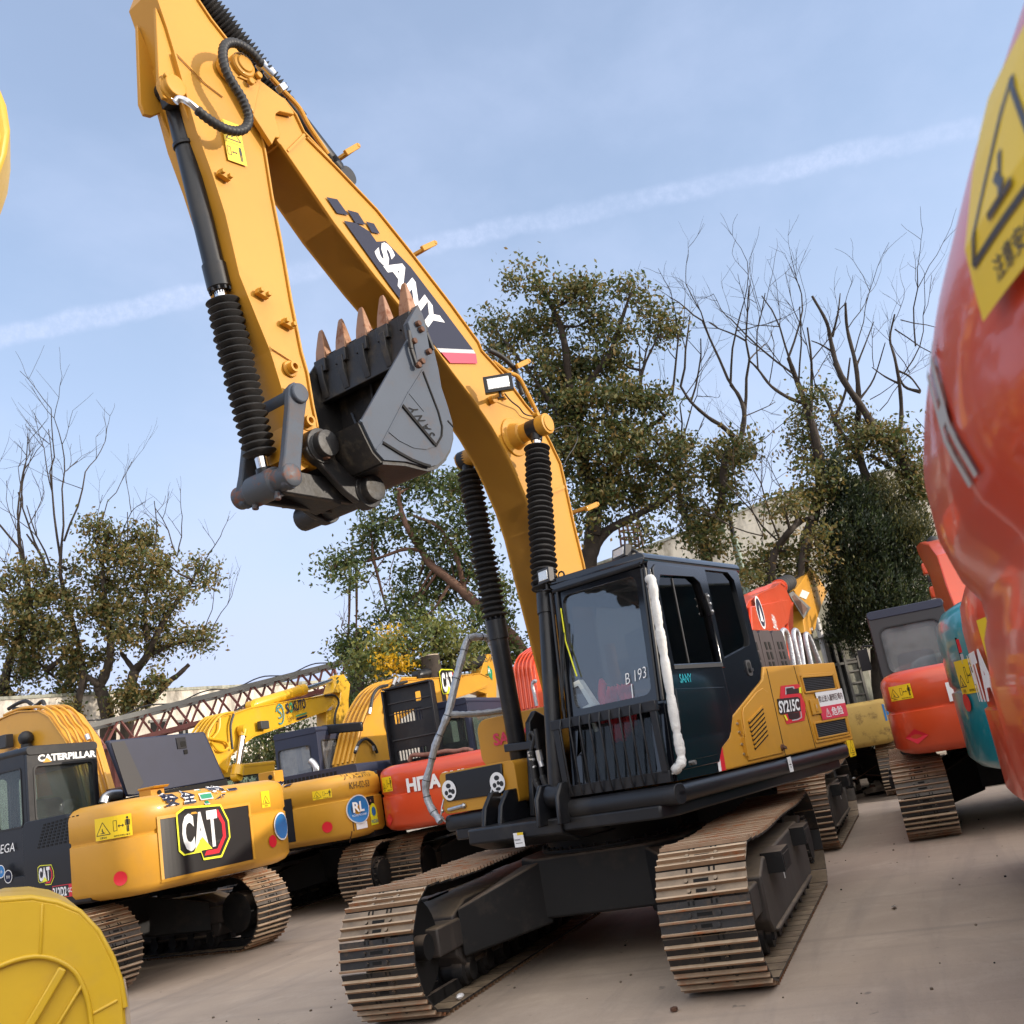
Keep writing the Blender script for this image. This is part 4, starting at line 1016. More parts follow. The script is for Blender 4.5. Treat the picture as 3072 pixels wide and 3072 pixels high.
# work lamps on the cab
def led_lamp(c, fwd, w, h, parent, name='work_lamp', rz=0.0, body='dgrey'):
    c = Vector(c); f_ = Vector(fwd).normalized(); r_ = f_.cross(V(0, 0, 1)).normalized(); u_ = r_.cross(f_)
    mb = MB(); mb.obox(c, f_ * .03, r_ * w / 2, u_ * h / 2, 0); mb.obox(c + f_ * .031, f_ * .004, r_ * w * .38, u_ * h * .33, 1)
    for i in range(5): mb.obox(c - f_ * .045, f_ * .018, r_ * w * .45, u_ * .004 * 1 + u_ * 0, 0) if i == 0 else mb.obox(c - f_ * .04 + u_ * (i - 2.5) * h * .18, f_ * .02, r_ * w * .45, u_ * .004, 0)
    mb.cyl(c - u_ * h / 2, c - u_ * (h / 2 + .06), .012, n=8); mb.obox(c - u_ * (h / 2 + .06), r_ * .03, f_ * .03, u_ * .006, 0)
    return mb.build(name, [body, 'lamp'], parent, bevel=.006, rz=rz)
la = U.X('d3', 232, 385, .93); led_lamp(la, (1, -.25, .1), .15, .125, cabo)
lb = U.X('d3', 915, 180, .80); led_lamp(lb, (.9, -.45, .25), .21, .10, cabo)
cb = MB(); cb.tube(spline([U.X('d3', 160, 400, .9), U.X('d3', 118, 450, .9), U.X('d3', 140, 505, .9), U.X('d3', 210, 510, .9)], 6), .012, 7); cb.tube(spline([U.X('d3', 930, 120, .75), U.X('d3', 1010, 150, .8), U.X('d3', 1070, 190, .85), U.X('d3', 1080, 270, .95)], 6), .012, 7)
cb.build('lamp_cable', 'rubber', cabo)
ey = MB(); 
for q in (U.X('d3', 372, 375, .8),): ey.tube([q + V(0, .03 * math.cos(t), .03 * math.sin(t)) for t in [i * .7 for i in range(10)]], .008, 6)
ey.build('lifting_eye', 'black', cabo)
# --- boom
TIP = U.XZ('d6', [(920, 540), (1080, 575), (1200, 720), (1420, 890), (1510, 1020)], YN + .055)
up = U.XZ('d6', [(1250, 800), (1420, 890), (1530, 1030), (1600, 1180), (1850, 1450)], YN) + U.XZ('c1', [(1000, 660), (1140, 800), (1340, 1010), (1500, 1210), (1700, 1470), (1830, 1650)], YN) + U.XZ('d8', [(440, 0), (640, 220), (830, 480), (950, 620), (1060, 830), (1150, 1020), (1185, 1170), (1270, 1560), (1360, 1932)], YN)
lo = U.XZ('d6', [(1190, 1060), (1370, 1300)], YN) + U.XZ('c1', [(870, 700), (1130, 1080), (1330, 1340)], YN) + U.XZ('d8', [(20, 0), (180, 220), (350, 440), (520, 690), (640, 900), (740, 1110), (850, 1370), (930, 1610), (1010, 1932)], YN)
foot = (up[-1][0] + .12, 2.02)
up = up + [(up[-1][0] + .02, 2.7), (up[-1][0] + .03, 2.1), (foot[0], 1.92)]
lo = lo + [(lo[-1][0] - .10, 2.6), (lo[-1][0] - .16, 2.15), (foot[0] + .12, 1.94)]
boom = boom_part(main, up, lo, YF, YN, 'sany', TH)
fk = MB()
fp = U.XZ('d6', [(905, 610), (915, 560), (960, 535), (1030, 540), (1085, 580), (1120, 640), (1200, 720), (1420, 890), (1500, 1000), (1510, 1030), (1375, 1000), (1345, 1020), (1340, 1060), (1385, 1200), (1378, 1240), (1340, 1235), (1310, 1300), (1135, 1030)], YN + .045)
fk.prism(fp, YN - .001, YN + .045); fk.prism(fp, YF - .045, YF + .001)
fk.prism([(a + .0, b) for a, b in fp][:7] + [fp[-1]], YN + .044, YN + .06)
pc = U.Y('d6', 1035, 600, YN + .06); fk.cyl((pc.x, YF - .06, pc.z), (pc.x, YN + .09, pc.z), .105, n=28); fk.lathe((pc.x, YN + .05, pc.z), (pc.x, YN + .115, pc.z), [(0, .10), (.045, .10), (.05, .09), (.05, .07), (.065, .068), (.065, .02)], 28)
fk.prism(U.XZ('d6', [(1000, 690), (1080, 640), (1190, 690), (1170, 740), (1110, 740)], YN + .07), YN + .04, YN + .075)
for q in ((1175, 690), (1105, 745)): c = U.Y('d6', *q, YN + .08); fk.cyl(c, c + V(0, .035, 0), .028, n=10)
fk.build('boom_fork', 'sany', boom, bevel=.006)
jp = U.XZ('d8', [(850, 1380), (1175, 1230)], YN)
sm = MB(); sm.bar((jp[0][0], YN + .003, jp[0][1]), (jp[1][0], YN + .003, jp[1][1]), .012, .03)
for a_, b_ in (((1450, 1360), (1600, 1210)),):
    q0, q1 = U.XZ('d6', [a_, b_], YN); sm.bar((q0[0], YN + .001, q0[1]), (q1[0], YN + .001, q1[1]), .008, .02)
sm.build('weld_seam', 'sany', boom)
# bosses for the boom cylinders
CT = U.Y('d8', 1000, 672, .40); ct_near = (CT.x, CT.z); ct_far = U.Y('d8', 500, 560, -.64); cf = (.46, 4.58)
bs = MB()
bs.lathe((ct_near[0], YN - .01, ct_near[1]), (ct_near[0], .44, ct_near[1]), [(0, .19), (.015, .185), (.02, .13), (.10, .105), (.11, .085), (.30, .085), (.31, .098), (.40, .098), (.405, .075), (.415, .075), (.415, .05)], 30)
bs.lathe((cf[0], YF + .01, cf[1]), (cf[0], -.70, cf[1]), [(0, .15), (.02, .15), (.03, .10), (.36, .085)], 24)
c = U.Y('d8', 940, 650, .3); bs.cyl((ct_near[0], .30, ct_near[1] + .12), (ct_near[0], .36, ct_near[1] + .12), .025, n=8)
bs.build('cylinder_boss', 'sany', boom, bevel=.004)
# boom decals
d = Decal()
def bf(x, y, q): p_ = U.Y('c1', x, y, YN); return V(p_.x, YN + .0025 + q, p_.z)
for pl_ in ([(1092, 952), (1145, 963), (1200, 1040), (1145, 1030)], [(1193, 1014), (1245, 1028), (1282, 1086), (1234, 1078)], [(1283, 1070), (1322, 1080), (1352, 1130), (1312, 1122)],
            [(1176, 1066), (1236, 1078), (1300, 1118), (1335, 1168), (1378, 1165), (1500, 1290), (1660, 1500), (1802, 1690), (1626, 1682), (1400, 1380)]): d.poly(pl_, 0, .0)
d.poly([(1626, 1682), (1802, 1690), (1812, 1708), (1644, 1702)], 1, .0005); d.poly([(1648, 1702), (1814, 1708), (1822, 1756), (1692, 1754)], 2, .0005)
d.put('stripe_decal', ['ink', 'greyv', 'pinkred'], boom, bf)
o_, ex_, ey_ = [U.Y('c1', *q, YN) for q in ((1318, 1222), (1616, 1628), (1384, 1174))]
d = Decal(); wS, hS = (ex_ - o_).length, (ey_ - o_).length * 1.02
d.text('SANY', 0, 0, wS, hS, 0, .0015, .045)
d.put('lettering', ['white'], boom, on_plane(o_, ex_ - o_, ey_ - o_))
# small brackets and pipes on the boom
br = MB()
for k_, a_, b_ in (('c1', (1120, 785), (1180, 750)), ('c1', (1490, 1240), (1552, 1212)), ('d8', (630, 205), (735, 155)), ('d8', (1250, 1475), (1350, 1430))):
    q0, q1 = U.Y(k_, *a_, YB), U.Y(k_, *b_, YB); br.bar(q0 + V(0, .17, 0), q1 + V(0, .17, 0), .03, .05); br.bar(q0 - V(0, .17, 0), q1 - V(0, .17, 0), .03, .05); br.bar(q1 + V(0, .19, 0), q1 - V(0, .19, 0), .035, .035)
br.build('pipe_bracket', 'sany', boom, bevel=.006)
pi_ = MB()
pi_.tube(spline([U.Y('d6', 1300, 700, YN - .03), U.Y('d6', 1420, 830, YN - .03), U.Y('c1', 960, 520, YN - .03), U.Y('c1', 1010, 610, YN - .03), U.Y('c1', 1100, 745, YN - .03)], 6), .021, 9)
pi_.tube(spline([U.Y('d8', 540, 105, YN - .03), U.Y('d8', 660, 195, YN - .03), U.Y('d8', 760, 240, YN - .03), U.Y('d8', 830, 360, YN - .03), U.Y('d8', 950, 600, YN - .03)], 6), .021, 9)
for off in (.09, .17, .26): pi_.tube(spline([(a_ + -.035, YN - off, b_ + .045) for a_, b_ in up[5:-6:2]], 3), .016, 7)
pi_.build('steel_pipe', 'sany', boom)
fi = MB()
for q in ((1215, 590), (1290, 655), (1395, 790)): c = U.Y('d6', *q, YN + .02); fi.obox(c, V(.03, 0, -.03), V(0, .03, 0), V(.02, 0, .02))
fi.build('pipe_clamp', 'steel', boom, bevel=.005)
hz = MB(); corrugated(hz, [U.Y('d8', *q, YN - .06) for q in ((500, 0), (600, 50), (690, 125), (745, 190), (770, 300), (800, 400))], .026, .03)
hz.build('boom_hose', 'rubber', boom)
wl = MB()
lc = U.Y('d8', 585, 305, YN + .22)
f_ = Vector((.75, .55, -.1)).normalized(); led = led_lamp(lc, (.80, .60, -.05), .26, .155, boom, 'boom_lamp', body='black')
ar = MB(); a_ = U.Y('d8', 515, 455, YN); b_ = U.Y('d8', 625, 390, YN + .10); ar.bar(a_, b_, .05, .035); ar.bar(b_, lc - V(0, 0, .08), .03, .03); ar.cyl(a_, a_ + V(0, .05, 0), .04, n=10); e_ = U.Y('d8', 632, 435, YN); ar.cyl(e_, e_ + V(0, .035, 0), .022, n=8)
ar.build('lamp_bracket', 'sany', boom, bevel=.005)
wr = MB(); wr.tube(spline([U.Y('d8', 640, 390, YN + .1), U.Y('d8', 700, 460, YN + .06), U.Y('d8', 770, 515, YN + .03), U.Y('d8', 830, 580, YN + .03), U.Y('d8', 960, 605, YN + .05)], 6), .007, 6)
wr.tube(spline([U.Y('d8', 1050, 730, YN), U.Y('d8', 1180, 685, YN), U.Y('d8', 1270, 700, YN - .05), U.Y('d8', 1300, 780, YN - .1), U.Y('d8', 1270, 870, YN - .1), U.Y('d8', 1210, 960, YN - .1), U.Y('d8', 1165, 1060, YN - .1)], 6), .005, 6)
wr.build('lamp_wire', 'rubber', boom)
# boom cylinders: feet on the platform, rods to the bosses
hydraulic(main, 'boom_cylinder', (1.18, .30, 1.36), (ct_near[0], .30, ct_near[1]), 1.70, .068, .043, (1.70, 3.10), .118, .09, TH, nseg=27)
fx = U.Y('c3', 265, 1310, -.59); hydraulic(main, 'boom_cylinder', (fx.x, -.59, 1.34), (cf[0], -.59, cf[1]), 1.66, .085, .045, (1.66, 3.12), .118, .09, TH, nseg=27)
cl = MB(); q = [U.Y('d4', *a_, -.5) for a_ in ((0, 710), (190, 670))]; cl.bar((q[0].x, -.66, q[0].z), (q[0].x + .06, -.25, q[0].z - .02), .06, .07)
mpart(cl, 'hose_clamp', 'black', bevel=.008)
hs = MB()
for p_ in ([(85, 660), (85, 610), (110, 600), (128, 640), (100, 760), (120, 920), (150, 1050), (210, 1150), (270, 1200)], [(140, 560), (150, 620), (165, 740), (180, 850), (200, 980), (240, 1080), (290, 1170)]):
    P3 = [U.X('d4', a_, b_, .98) for a_, b_ in p_]; hs.tube(spline(P3[:5], 5), .018, 8); corrugated(hs, P3[4:], .028, .032)
P3 = [U.X('d4', a_, b_, .95) for a_, b_ in ((275, 760), (290, 880), (320, 1020), (350, 1120))]; corrugated(hs, P3, .022, .03)
ho = mpart(hs, 'cylinder_hose', 'rubber')
ft_ = MB()
for q in ((100, 800), (172, 790), (280, 770)):
    c = U.X('d4', *q, .98); ft_.cyl(c + V(0, 0, .035), c - V(0, -.005, .05), .027, n=8); ft_.cyl(c + V(0, 0, -.05), c - V(0, -.01, .10), .022, n=10)
ft_.build('hose_fitting', 'steel', ho)
# --- arm
AN, AF = YB + .17, YB - .17
al = U.XZ('d6', [(290, 0), (370, 235), (440, 470), (560, 890), (640, 1180), (780, 1560), (900, 1932)], AN) + U.XZ('c1', [(680, 1330), (760, 1530), (830, 1700)], AN) + U.XZ('d7', [(330, 270), (420, 560), (500, 830), (560, 1040), (590, 1240)], AN)
ar_ = U.XZ('d6', [(640, 0), (760, 180), (910, 370), (1010, 560), (1100, 850)], AN) + U.XZ('d6', [(1160, 1080), (1205, 1180), (1245, 1400), (1300, 1750)], AN) + U.XZ('c1', [(870, 1160), (920, 1450), (970, 1700)], AN) + U.XZ('d7', [(660, 500), (710, 800), (765, 1060), (830, 1120), (850, 1190)], AN)
topL, topR = al[0], ar_[0]
e1_ = (topL[0] + .03, topL[1] + .10); e2_ = (topL[0] - .12, topL[1] + .52); e3_ = (topR[0] + .05, topR[1] + .55); e4_ = (topR[0] + .02, topR[1] + .2)
poly = [e3_, e4_] + ar_ + [(3.11, 3.93), (3.25, 3.86)] + list(reversed(al)) + [e1_, e2_]
am = MB(); am.prism(poly, AF + .012, AN - .012)
am.ribbon(al[2:], AF - .006, AN + .006, .018, side=1); am.ribbon(ar_[4:-2], AF - .006, AN + .006, .018, side=-1); am.ribbon([e4_] + ar_[:5], AF - .006, AN + .006, .018, side=-1)
arm = mpart(am, 'arm', 'sany', bevel=.006, smooth=30)
pb = MB(); pA = U.Y('d7', 800, 1160, YB + .26); pb.cyl((pA.x, AF - .02, pA.z), (pA.x, AN + .02, pA.z), .135, n=28); pb.prism([(pA.x - .13, pA.z), (pA.x - .06, pA.z + .25), (pA.x + .16, pA.z + .28), (pA.x + .26, pA.z - .10), (pA.x + .08, pA.z - .12)], AF, AN)
# front bracket for the bucket cylinder
cyt = U.Y('d6', 400, 805, YB + .13)
nb = U.XZ('d6', [(258, 62), (440, 480), (640, 1190), (612, 1200), (520, 1000), (470, 870), (400, 900), (330, 880), (288, 780)], YB + .13)
pb.prism(nb, YB + .10, YB + .135)
fb = [(a_, b_) for a_, b_ in nb]; pb.prism(fb, YB - .135, YB - .10)
pb.lathe((cyt.x, YB + .09, cyt.z), (cyt.x, YB + .20, cyt.z), [(0, .10), (.03, .105), (.06, .105), (.065, .085), (.105, .085), (.108, .06), (.108, .02)], 26)
lk_ = U.XZ('d6', [(300, 680), (350, 700), (460, 740), (450, 790), (340, 770)], YB + .15); pb.prism(lk_, YB + .13, YB + .165)
for q in ((345, 690), (440, 735)): c = U.Y('d6', *q, YB + .165); pb.cyl(c, c + V(0, .03, 0), .022, n=8)
bp = U.XZ('d6', [(850, 460), (960, 420), (1000, 470), (1040, 560), (1000, 700), (940, 760), (860, 700), (800, 600)], AN)
pb.prism(bp, AN - .001, AN + .012); sc_ = U.Y('d6', 900, 640, AN); pb.cyl((sc_.x, AN, sc_.z), (sc_.x, AN + .04, sc_.z), .10, n=20)
pb.build('arm_bracket', 'sany', arm, bevel=.006)
nb_ = MB()
for k_, q in (('c1', (590, 855)), ('c1', (775, 1425)), ('c1', (898, 1570))):
    c = U.Y(k_, *q, AN); nb_.obox(c + V(0, .02, 0), V(.05, 0, .012), V(0, .022, 0), V(-.008, 0, .022)); nb_.obox(c + V(.03, .05, .01), V(.014, 0, 0), V(0, .016, 0), V(0, 0, .016)); nb_.obox(c + V(-.035, .05, -.004), V(.014, 0, 0), V(0, .016, 0), V(0, 0, .016))
nb_.build('pipe_mount', 'sany', arm, bevel=.004)
rg = MB()
for q in ((512, 470), (652, 955)):
    c = U.Y('d7', *q, AN); rg.lathe(c, c + V(0, .06, 0), [(0, .065), (.01, .06), (.012, .042), (.06, .042), (.06, .024), (.012, .022)], 18)
rg.build('grease_boss', 'sany', arm)
wd = MB(); q0, q1 = U.XZ('d7', [(325, 268), (610, 450)], AN); wd.bar((q0[0], AN, q0[1]), (q1[0], AN, q1[1]), .006, .012)
q0, q1, q2 = U.XZ('d6', [(440, 470), (700, 740), (870, 870)], AN); wd.bar((q0[0], AN, q0[1]), (q1[0], AN, q1[1]), .006, .012); wd.bar((q1[0], AN, q1[1]), (q2[0], AN, q2[1]), .006, .012)
wd.build('weld_seam', 'sany', arm)
a_, b_, c_ = [U.Y('d6', *q, AN) for q in ((912, 1440), (1083, 1500), (842, 1065))]
d = Decal(); wq, hq = (b_ - a_).length, (c_ - a_).length; d.rect(0, 0, wq, hq, 0)
d.outline([(wq * .12, hq * .55), (wq * .88, hq * .55), (wq * .5, hq * .82)], .008, 1, .002); d.line(0, hq * .47, wq, hq * .47, .002, 1, .002); d.line(wq * .4, hq * .62, wq * .6, hq * .70, .012, 1, .002)
d.outline([(wq * .06, hq * .15), (wq * .24, hq * .15), (wq * .24, hq * .35), (wq * .06, hq * .35)], .005, 1, .002); d.line(wq * .32, hq * .24, wq * .55, hq * .24, .008, 1, .002)
d.poly([(wq * .29, hq * .24), (wq * .37, hq * .27), (wq * .37, hq * .21)], 1, .002); d.poly([(wq * .58, hq * .24), (wq * .50, hq * .27), (wq * .50, hq * .21)], 1, .002)
d.disc(wq * .76, hq * .38, .012, 1, .002, 12); d.rect(wq * .69, hq * .22, wq * .83, hq * .35, 1, .002); d.rect(wq * .70, hq * .07, wq * .75, hq * .22, 1, .002); d.rect(wq * .77, hq * .07, wq * .82, hq * .22, 1, .002)
ea, eb = (b_ - a_) / wq, (c_ - a_) / hq
d.put('warning_label', ['yelv', 'blackv'], arm, lambda x, y, q: a_ + ea * x + eb * y + V(0, .003 + q, 0))
# arm hose loop
ah = MB(); yh = YN + .13
H1 = [(1215, 580), (1150, 500), (1080, 440), (1000, 395), (930, 385), (880, 415), (865, 490), (880, 590), (920, 690), (985, 800), (1040, 890), (1085, 1000), (1098, 1080), (1070, 1150), (1000, 1180), (900, 1165), (800, 1115), (700, 1045), (630, 985)]
corrugated(ah, [U.Y('d6', *q, yh + .05 * math.sin(i / 18 * math.pi)) for i, q in enumerate(H1)], .036, .036)
aho = ah.build('arm_hose', 'rubber', arm)
af = MB(); af.tube(spline([U.Y('d6', 640, 990, yh), U.Y('d6', 570, 930, yh), U.Y('d6', 520, 900, yh - .03), U.Y('d6', 470, 890, yh - .06), U.Y('d6', 440, 920, yh - .08)], 6), .024, 10)
af.tube([U.Y('d6', 1210, 580, yh), U.Y('d6', 1300, 670, yh - .05)], .026, 10); af.build('hose_fitting', 'steel', aho)
# bucket cylinder
cbt = U.Y('d6', 400, 805, YB); pinL = U.Y('d7', 510, 1432, YB + .24)
pinL2 = V(pinL.x + .0, YB, pinL.z); tl = (pinL2 - V(cbt.x, YB, cbt.z)).length
Bq = U.Y('c1', 575, 1440, YB); lb_ = (Bq - V(cbt.x, YB, cbt.z)).length
bc = hydraulic(main, 'bucket_cylinder', (cbt.x, YB, cbt.z), (pinL2.x, YB, pinL2.z), lb_ - .06, .076, .045, (lb_, tl - .22), .125, .085, TH, nseg=22, eyew=.09)
bcd = MB(); ax_ = (pinL2 - V(cbt.x, YB, cbt.z)).normalized(); sd_ = V(ax_.z, 0, -ax_.x)
for sg in (-1,): bcd.tube([V(cbt.x, YB - .05, cbt.z) + ax_ * .55 - sd_ * sg * .0 + sd_ * .105, V(cbt.x, YB - .05, cbt.z) + ax_ * (lb_ - .12) + sd_ * .10], .014, 8)
c = V(cbt.x, YB, cbt.z) + ax_ * .52 + sd_ * .12; bcd.obox(c, ax_ * .06, sd_ * .04, V(0, .05, 0)); bcd.obox(c - ax_ * .14, ax_ * .05, sd_ * .025, V(0, .03, 0)); bcd.ball(c - ax_ * .2, .035)
c = V(cbt.x, YB + .05, cbt.z) + ax_ * .14 - sd_ * .08; bcd.obox(c, ax_ * .06, sd_ * .05, V(0, .05, 0)); bcd.ball(c - sd_ * .04 + V(0, .05, 0), .035)
bcd.lathe(V(cbt.x, YB, cbt.z) + ax_ * .44, V(cbt.x, YB, cbt.z) + ax_ * .5, [(0, .08), (0, .088), (.03, .088), (.03, .08)], 24)
bcd.build('cylinder_pipe', 'black', bc, bevel=.004)
# arm cylinder along the boom's back
a0 = U.Y('c1', 1175, 865, YB); a1 = U.Y('c1', 430, -90, YB); la_ = (a1 - a0).length
hydraulic(main, 'arm_cylinder', a0, a1, la_ * .42, .082, .05, (la_ * .42, la_ * .93), .118, .09, TH, nseg=28)
# --- links
lk = MB(); lp_ = U.Y('d7', 595, 690, YB + .27); A_ = V(lp_.x, 0, lp_.z); B_ = V(pinL2.x, 0, pinL2.z); dd_ = (B_ - A_).normalized(); nn_ = V(dd_.z, 0, -dd_.x)
for y in (YB + .20, YB - .26):
    q = [A_ - nn_ * .085 - dd_ * .02, A_ - nn_ * .05 - dd_ * .08, A_ + nn_ * .05 - dd_ * .08, A_ + nn_ * .085 - dd_ * .02, A_ + nn_ * .075 + dd_ * .14, B_ + nn_ * .075 - dd_ * .14, B_ + nn_ * .085, B_ + nn_ * .04 + dd_ * .09, B_ - nn_ * .04 + dd_ * .09, B_ - nn_ * .085, B_ - nn_ * .075 - dd_ * .14, A_ - nn_ * .075 + dd_ * .14]
    lk.prism([(a_.x, a_.z) for a_ in q], y, y + .06)
lk.cyl((A_.x, YB - .28, A_.z), (A_.x, YB + .29, A_.z), .075, n=24)
lko = mpart(lk, 'side_link', 'bucket', bevel=.012)
hl = MB(); pB = U.Y('d7', 1225, 1562, YB + .26); Bk = V(pB.x, 0, pB.z); dd_ = (Bk - B_).normalized(); nn_ = V(dd_.z, 0, -dd_.x)
for y in (YB - .15, YB + .09): hl.prism([(a_.x, a_.z) for a_ in (B_ - nn_ * .09, B_ + nn_ * .09, Bk + nn_ * .08, Bk + dd_ * .07, Bk - nn_ * .08)], y, y + .06)
hl.prism([(a_.x, a_.z) for a_ in (B_ - nn_ * .02 + dd_ * .15, B_ + nn_ * .03 + dd_ * .15, Bk + nn_ * .03 - dd_ * .2, Bk - nn_ * .02 - dd_ * .2)], YB - .1, YB + .1)
hl.build('bucket_link', 'bucketblk', lko, bevel=.01)
pn = MB(); pn.lathe((B_.x, YB - .33, B_.z), (B_.x, YB + .29, B_.z), [(0, .05), (.02, .085), (.18, .085), (.18, .11), (.44, .11), (.45, .085), (.6, .085), (.62, .05)], 24)
for y in (YB - .12, YB + .12): pn.cyl((B_.x + .02, y, B_.z - .08), (B_.x + .03, y, B_.z - .14), .025, n=8)
pn.build('link_pin', 'rustpaint', lko, bevel=.005)
# --- bucket
BN, BF = YB + .58, YB - .58
prof = U.XZ('c2', [(1040, 352), (1085, 455), (1130, 565), (1150, 650), (1165, 740), (1195, 830), (1218, 910), (1222, 980), (1208, 1040), (1180, 1088), (1145, 1118), (1105, 1128), (1060, 1118), (1000, 1102), (945, 1098), (890, 1094)], BN)
back = U.XZ('c2', [(890, 1094), (850, 1050), (815, 980), (780, 905)], BN)
mouth = U.XZ('c2', [(780, 905), (1005, 510), (990, 440)], BN)
bk_ = MB()
bk_.ribbon(prof, BF + .02, BN - .02, .028, 0, side=-1); bk_.ribbon(back, BF + .02, BN - .02, .025, 0, side=-1)
bkt = mpart(bk_, 'bucket', 'bucketblk', smooth=40)
sp2 = MB(); sp2.prism(prof + back[1:] + mouth[1:], BN - .022, BN); spo = sp2.build('side_plate', 'bucket', bkt, bevel=.006)
sp3 = MB(); sp3.prism(prof + back[1:] + mouth[1:], BF, BF + .022); sp3.build('side_plate', 'bucketblk', bkt, bevel=.006)
rb_ = MB()
hp = U.XZ('c2', [(880, 1012), (1010, 770), (1060, 690), (1075, 670), (1110, 760), (1150, 860), (1165, 920), (1170, 970), (1150, 1010), (1130, 1025)], BN)
def seam(mb, k_, pts, y, w=.012, t=.006, mi=0):
    q = U.XZ(k_, pts, y)
    for a_, b_ in zip(q, q[1:]): mb.bar((a_[0], y + t / 2, a_[1]), (b_[0], y + t / 2, b_[1]), t * 2, w, mi)
seam(rb_, 'c2', [(975, 832), (1138, 1028)], BN, .024, .009, 1); seam(rb_, 'c2', [(1075, 668), (1110, 760), (1150, 865), (1168, 935), (1165, 980), (1138, 1028)], BN, .014, .006, 1); seam(rb_, 'c2', [(1075, 660), (1000, 780), (880, 1010), (850, 1045)], BN, .010, .004, 0)
seam(rb_, 'c2', [(880, 1012), (960, 1062), (1020, 1095), (1080, 1118), (1110, 1126)], BN, .02, .009, 1); seam(rb_, 'c2', [(905, 955), (960, 1000), (1030, 1035), (1090, 1042), (1130, 1028)], BN, .008, .004, 0); seam(rb_, 'c2', [(1195, 905), (1222, 935)], BN, .01, .004, 1); seam(rb_, 'c2', [(1002, 765), (1080, 860)], BN, .006, .003, 0)
rb_.build('side_rib', ['bucket', 'slot'], spo)
o_ = U.Y('c2', 1136, 978, BN); ex_ = U.Y('c2', 1042, 838, BN); ey_ = U.Y('c2', 1098, 982, BN)
d = Decal(); d.text('S A N Y', 0, 0, (ex_ - o_).length, (ey_ - o_).length * 1.0, 0, .006, .012)
exn = (ex_ - o_).normalized(); eyn = (ey_ - o_).normalized()
d.put('lettering', ['slot'], spo, lambda x, y, q: o_ + exn * x + eyn * y + V(0, .001 + q, 0))
# side cutter
sc = MB(); cp = U.XZ('c2', [(990, 440), (1040, 348), (1060, 395), (1085, 430), (1070, 440), (1092, 560), (1080, 580), (1070, 640), (1050, 655), (1030, 640)], BN)
sc.prism(U.XZ('c2', [(992, 436), (1040, 350), (1064, 400), (1080, 470), (1098, 575), (1062, 652), (1040, 640), (1020, 540)], BN), BN - .001, BN + .03)
for q in ((1047, 440), (1027, 524), (1047, 640), (1065, 622), (1098, 575), (1062, 468)): c = U.Y('c2', *q, BN + .03); sc.cyl(c, c + V(0, .035, 0), .026, n=6, mi=1)
seam(sc, 'c2', [(1005, 470), (1018, 560), (1045, 645)], BN + .03, .03, .012, 2); seam(sc, 'c2', [(1072, 420), (1090, 480), (1125, 565)], BN + .01, .03, .012, 2)
sc.build('side_cutter', ['bucket', 'rust', 'bucketblk'], bkt, bevel=.004)
# lip and teeth
lipA = U.Y('c2', 1018, 430, BN); lipB = U.Y('c2', 1085, 640, BN)
nearT = U.Y('c2', 990, 290, BN - .08); nearB = U.Y('c2', 1008, 405, BN - .08)
td = (nearT - nearB); td = V(td.x, 0, td.z).normalized(); tn = V(-td.z, 0, td.x)
lp2 = MB(); LB = V(nearB.x, 0, nearB.z)
lp2.prism([(q_.x, q_.z) for q_ in (LB - tn * .035 + td * .03, LB + tn * .03 + td * .03, LB + tn * .04 - td * .36, LB - tn * .03 - td * .36)], BF + .01, BN - .01)
lp2.build('lip_plate', 'bucketblk', bkt, bevel=.008)
for i in range(5):
    y = lerp(BF + .08, BN - .08, i / 4); c = V(LB.x, y, LB.z); yy = V(0, 1, 0)
    t_ = MB(); secs = [(-.02, .062, .055), (.10, .055, .042), (.20, .040, .026), (.28, .026, .012), (.30, .018, .006)]
    rows = [[c + td * a_ + sx * yy * b_ + sz * tn * e_ for sx, sz in ((-1, -1), (1, -1), (1, 1), (-1, 1))] for a_, b_, e_ in secs]
    t_.grid(rows, 0, True); o4 = len(t_.v); t_.add(rows[0], [(0, 1, 2, 3)]); t_.add(rows[-1], [(0, 1, 2, 3)])
    to = t_.build('tooth', 'tooth', bkt, bevel=.006)
    ad = MB(); ad.obox(c - td * .05, td * .06, yy * .066, tn * .07); ad.prism([(0, 0)] * 0 + [(q_.x, q_.z) for q_ in (c - td * .05 + tn * .08, c - td * .05 - tn * .08, c - td * .18 - tn * .075, c - td * .34 - tn * .035, c - td * .34 + tn * .03, c - td * .16 + tn * .07)], y - .032, y + .032)
    ad.cyl(c - td * .02 - yy * .072, c - td * .02 + yy * .072, .018, n=8); ad.build('tooth_adapter', 'bucketblk', to, bevel=.006)
# inner weld lines and back plate edge
iw = MB()
def inq(x, y, yv): p_ = U.Y('c2', x, y, yv); return p_
mA, mB_ = V(mouth[0][0], 0, mouth[0][1]), V(mouth[1][0], 0, mouth[1][1])
tp = MB()   # the curved upper edge between the ears
ed = [V(back[-1][0] + .05 * math.sin(math.pi * t) * -1, lerp(BF, BN, t), back[-1][1] - .09 * math.sin(math.pi * min(1, max(0, (t - .0)))) ** .6) for t in [i / 14 for i in range(15)]]
tp.tube([V(p_.x, p_.y, p_.z) for p_ in ed], .013, 8); tp.build('upper_edge', 'bucket', bkt)
ir = MB()
def inner(t, y):   # point on the inside of the shell, t along the profile
    k = t * (len(prof) - 1); i = min(int(k), len(prof) - 2); u = k - i
    return V(lerp(prof[i][0], prof[i + 1][0], u) + .0, y, lerp(prof[i][1], prof[i + 1][1], u))
cen = V(sum(p_[0] for p_ in prof) / len(prof), 0, sum(p_[1] for p_ in prof) / len(prof))
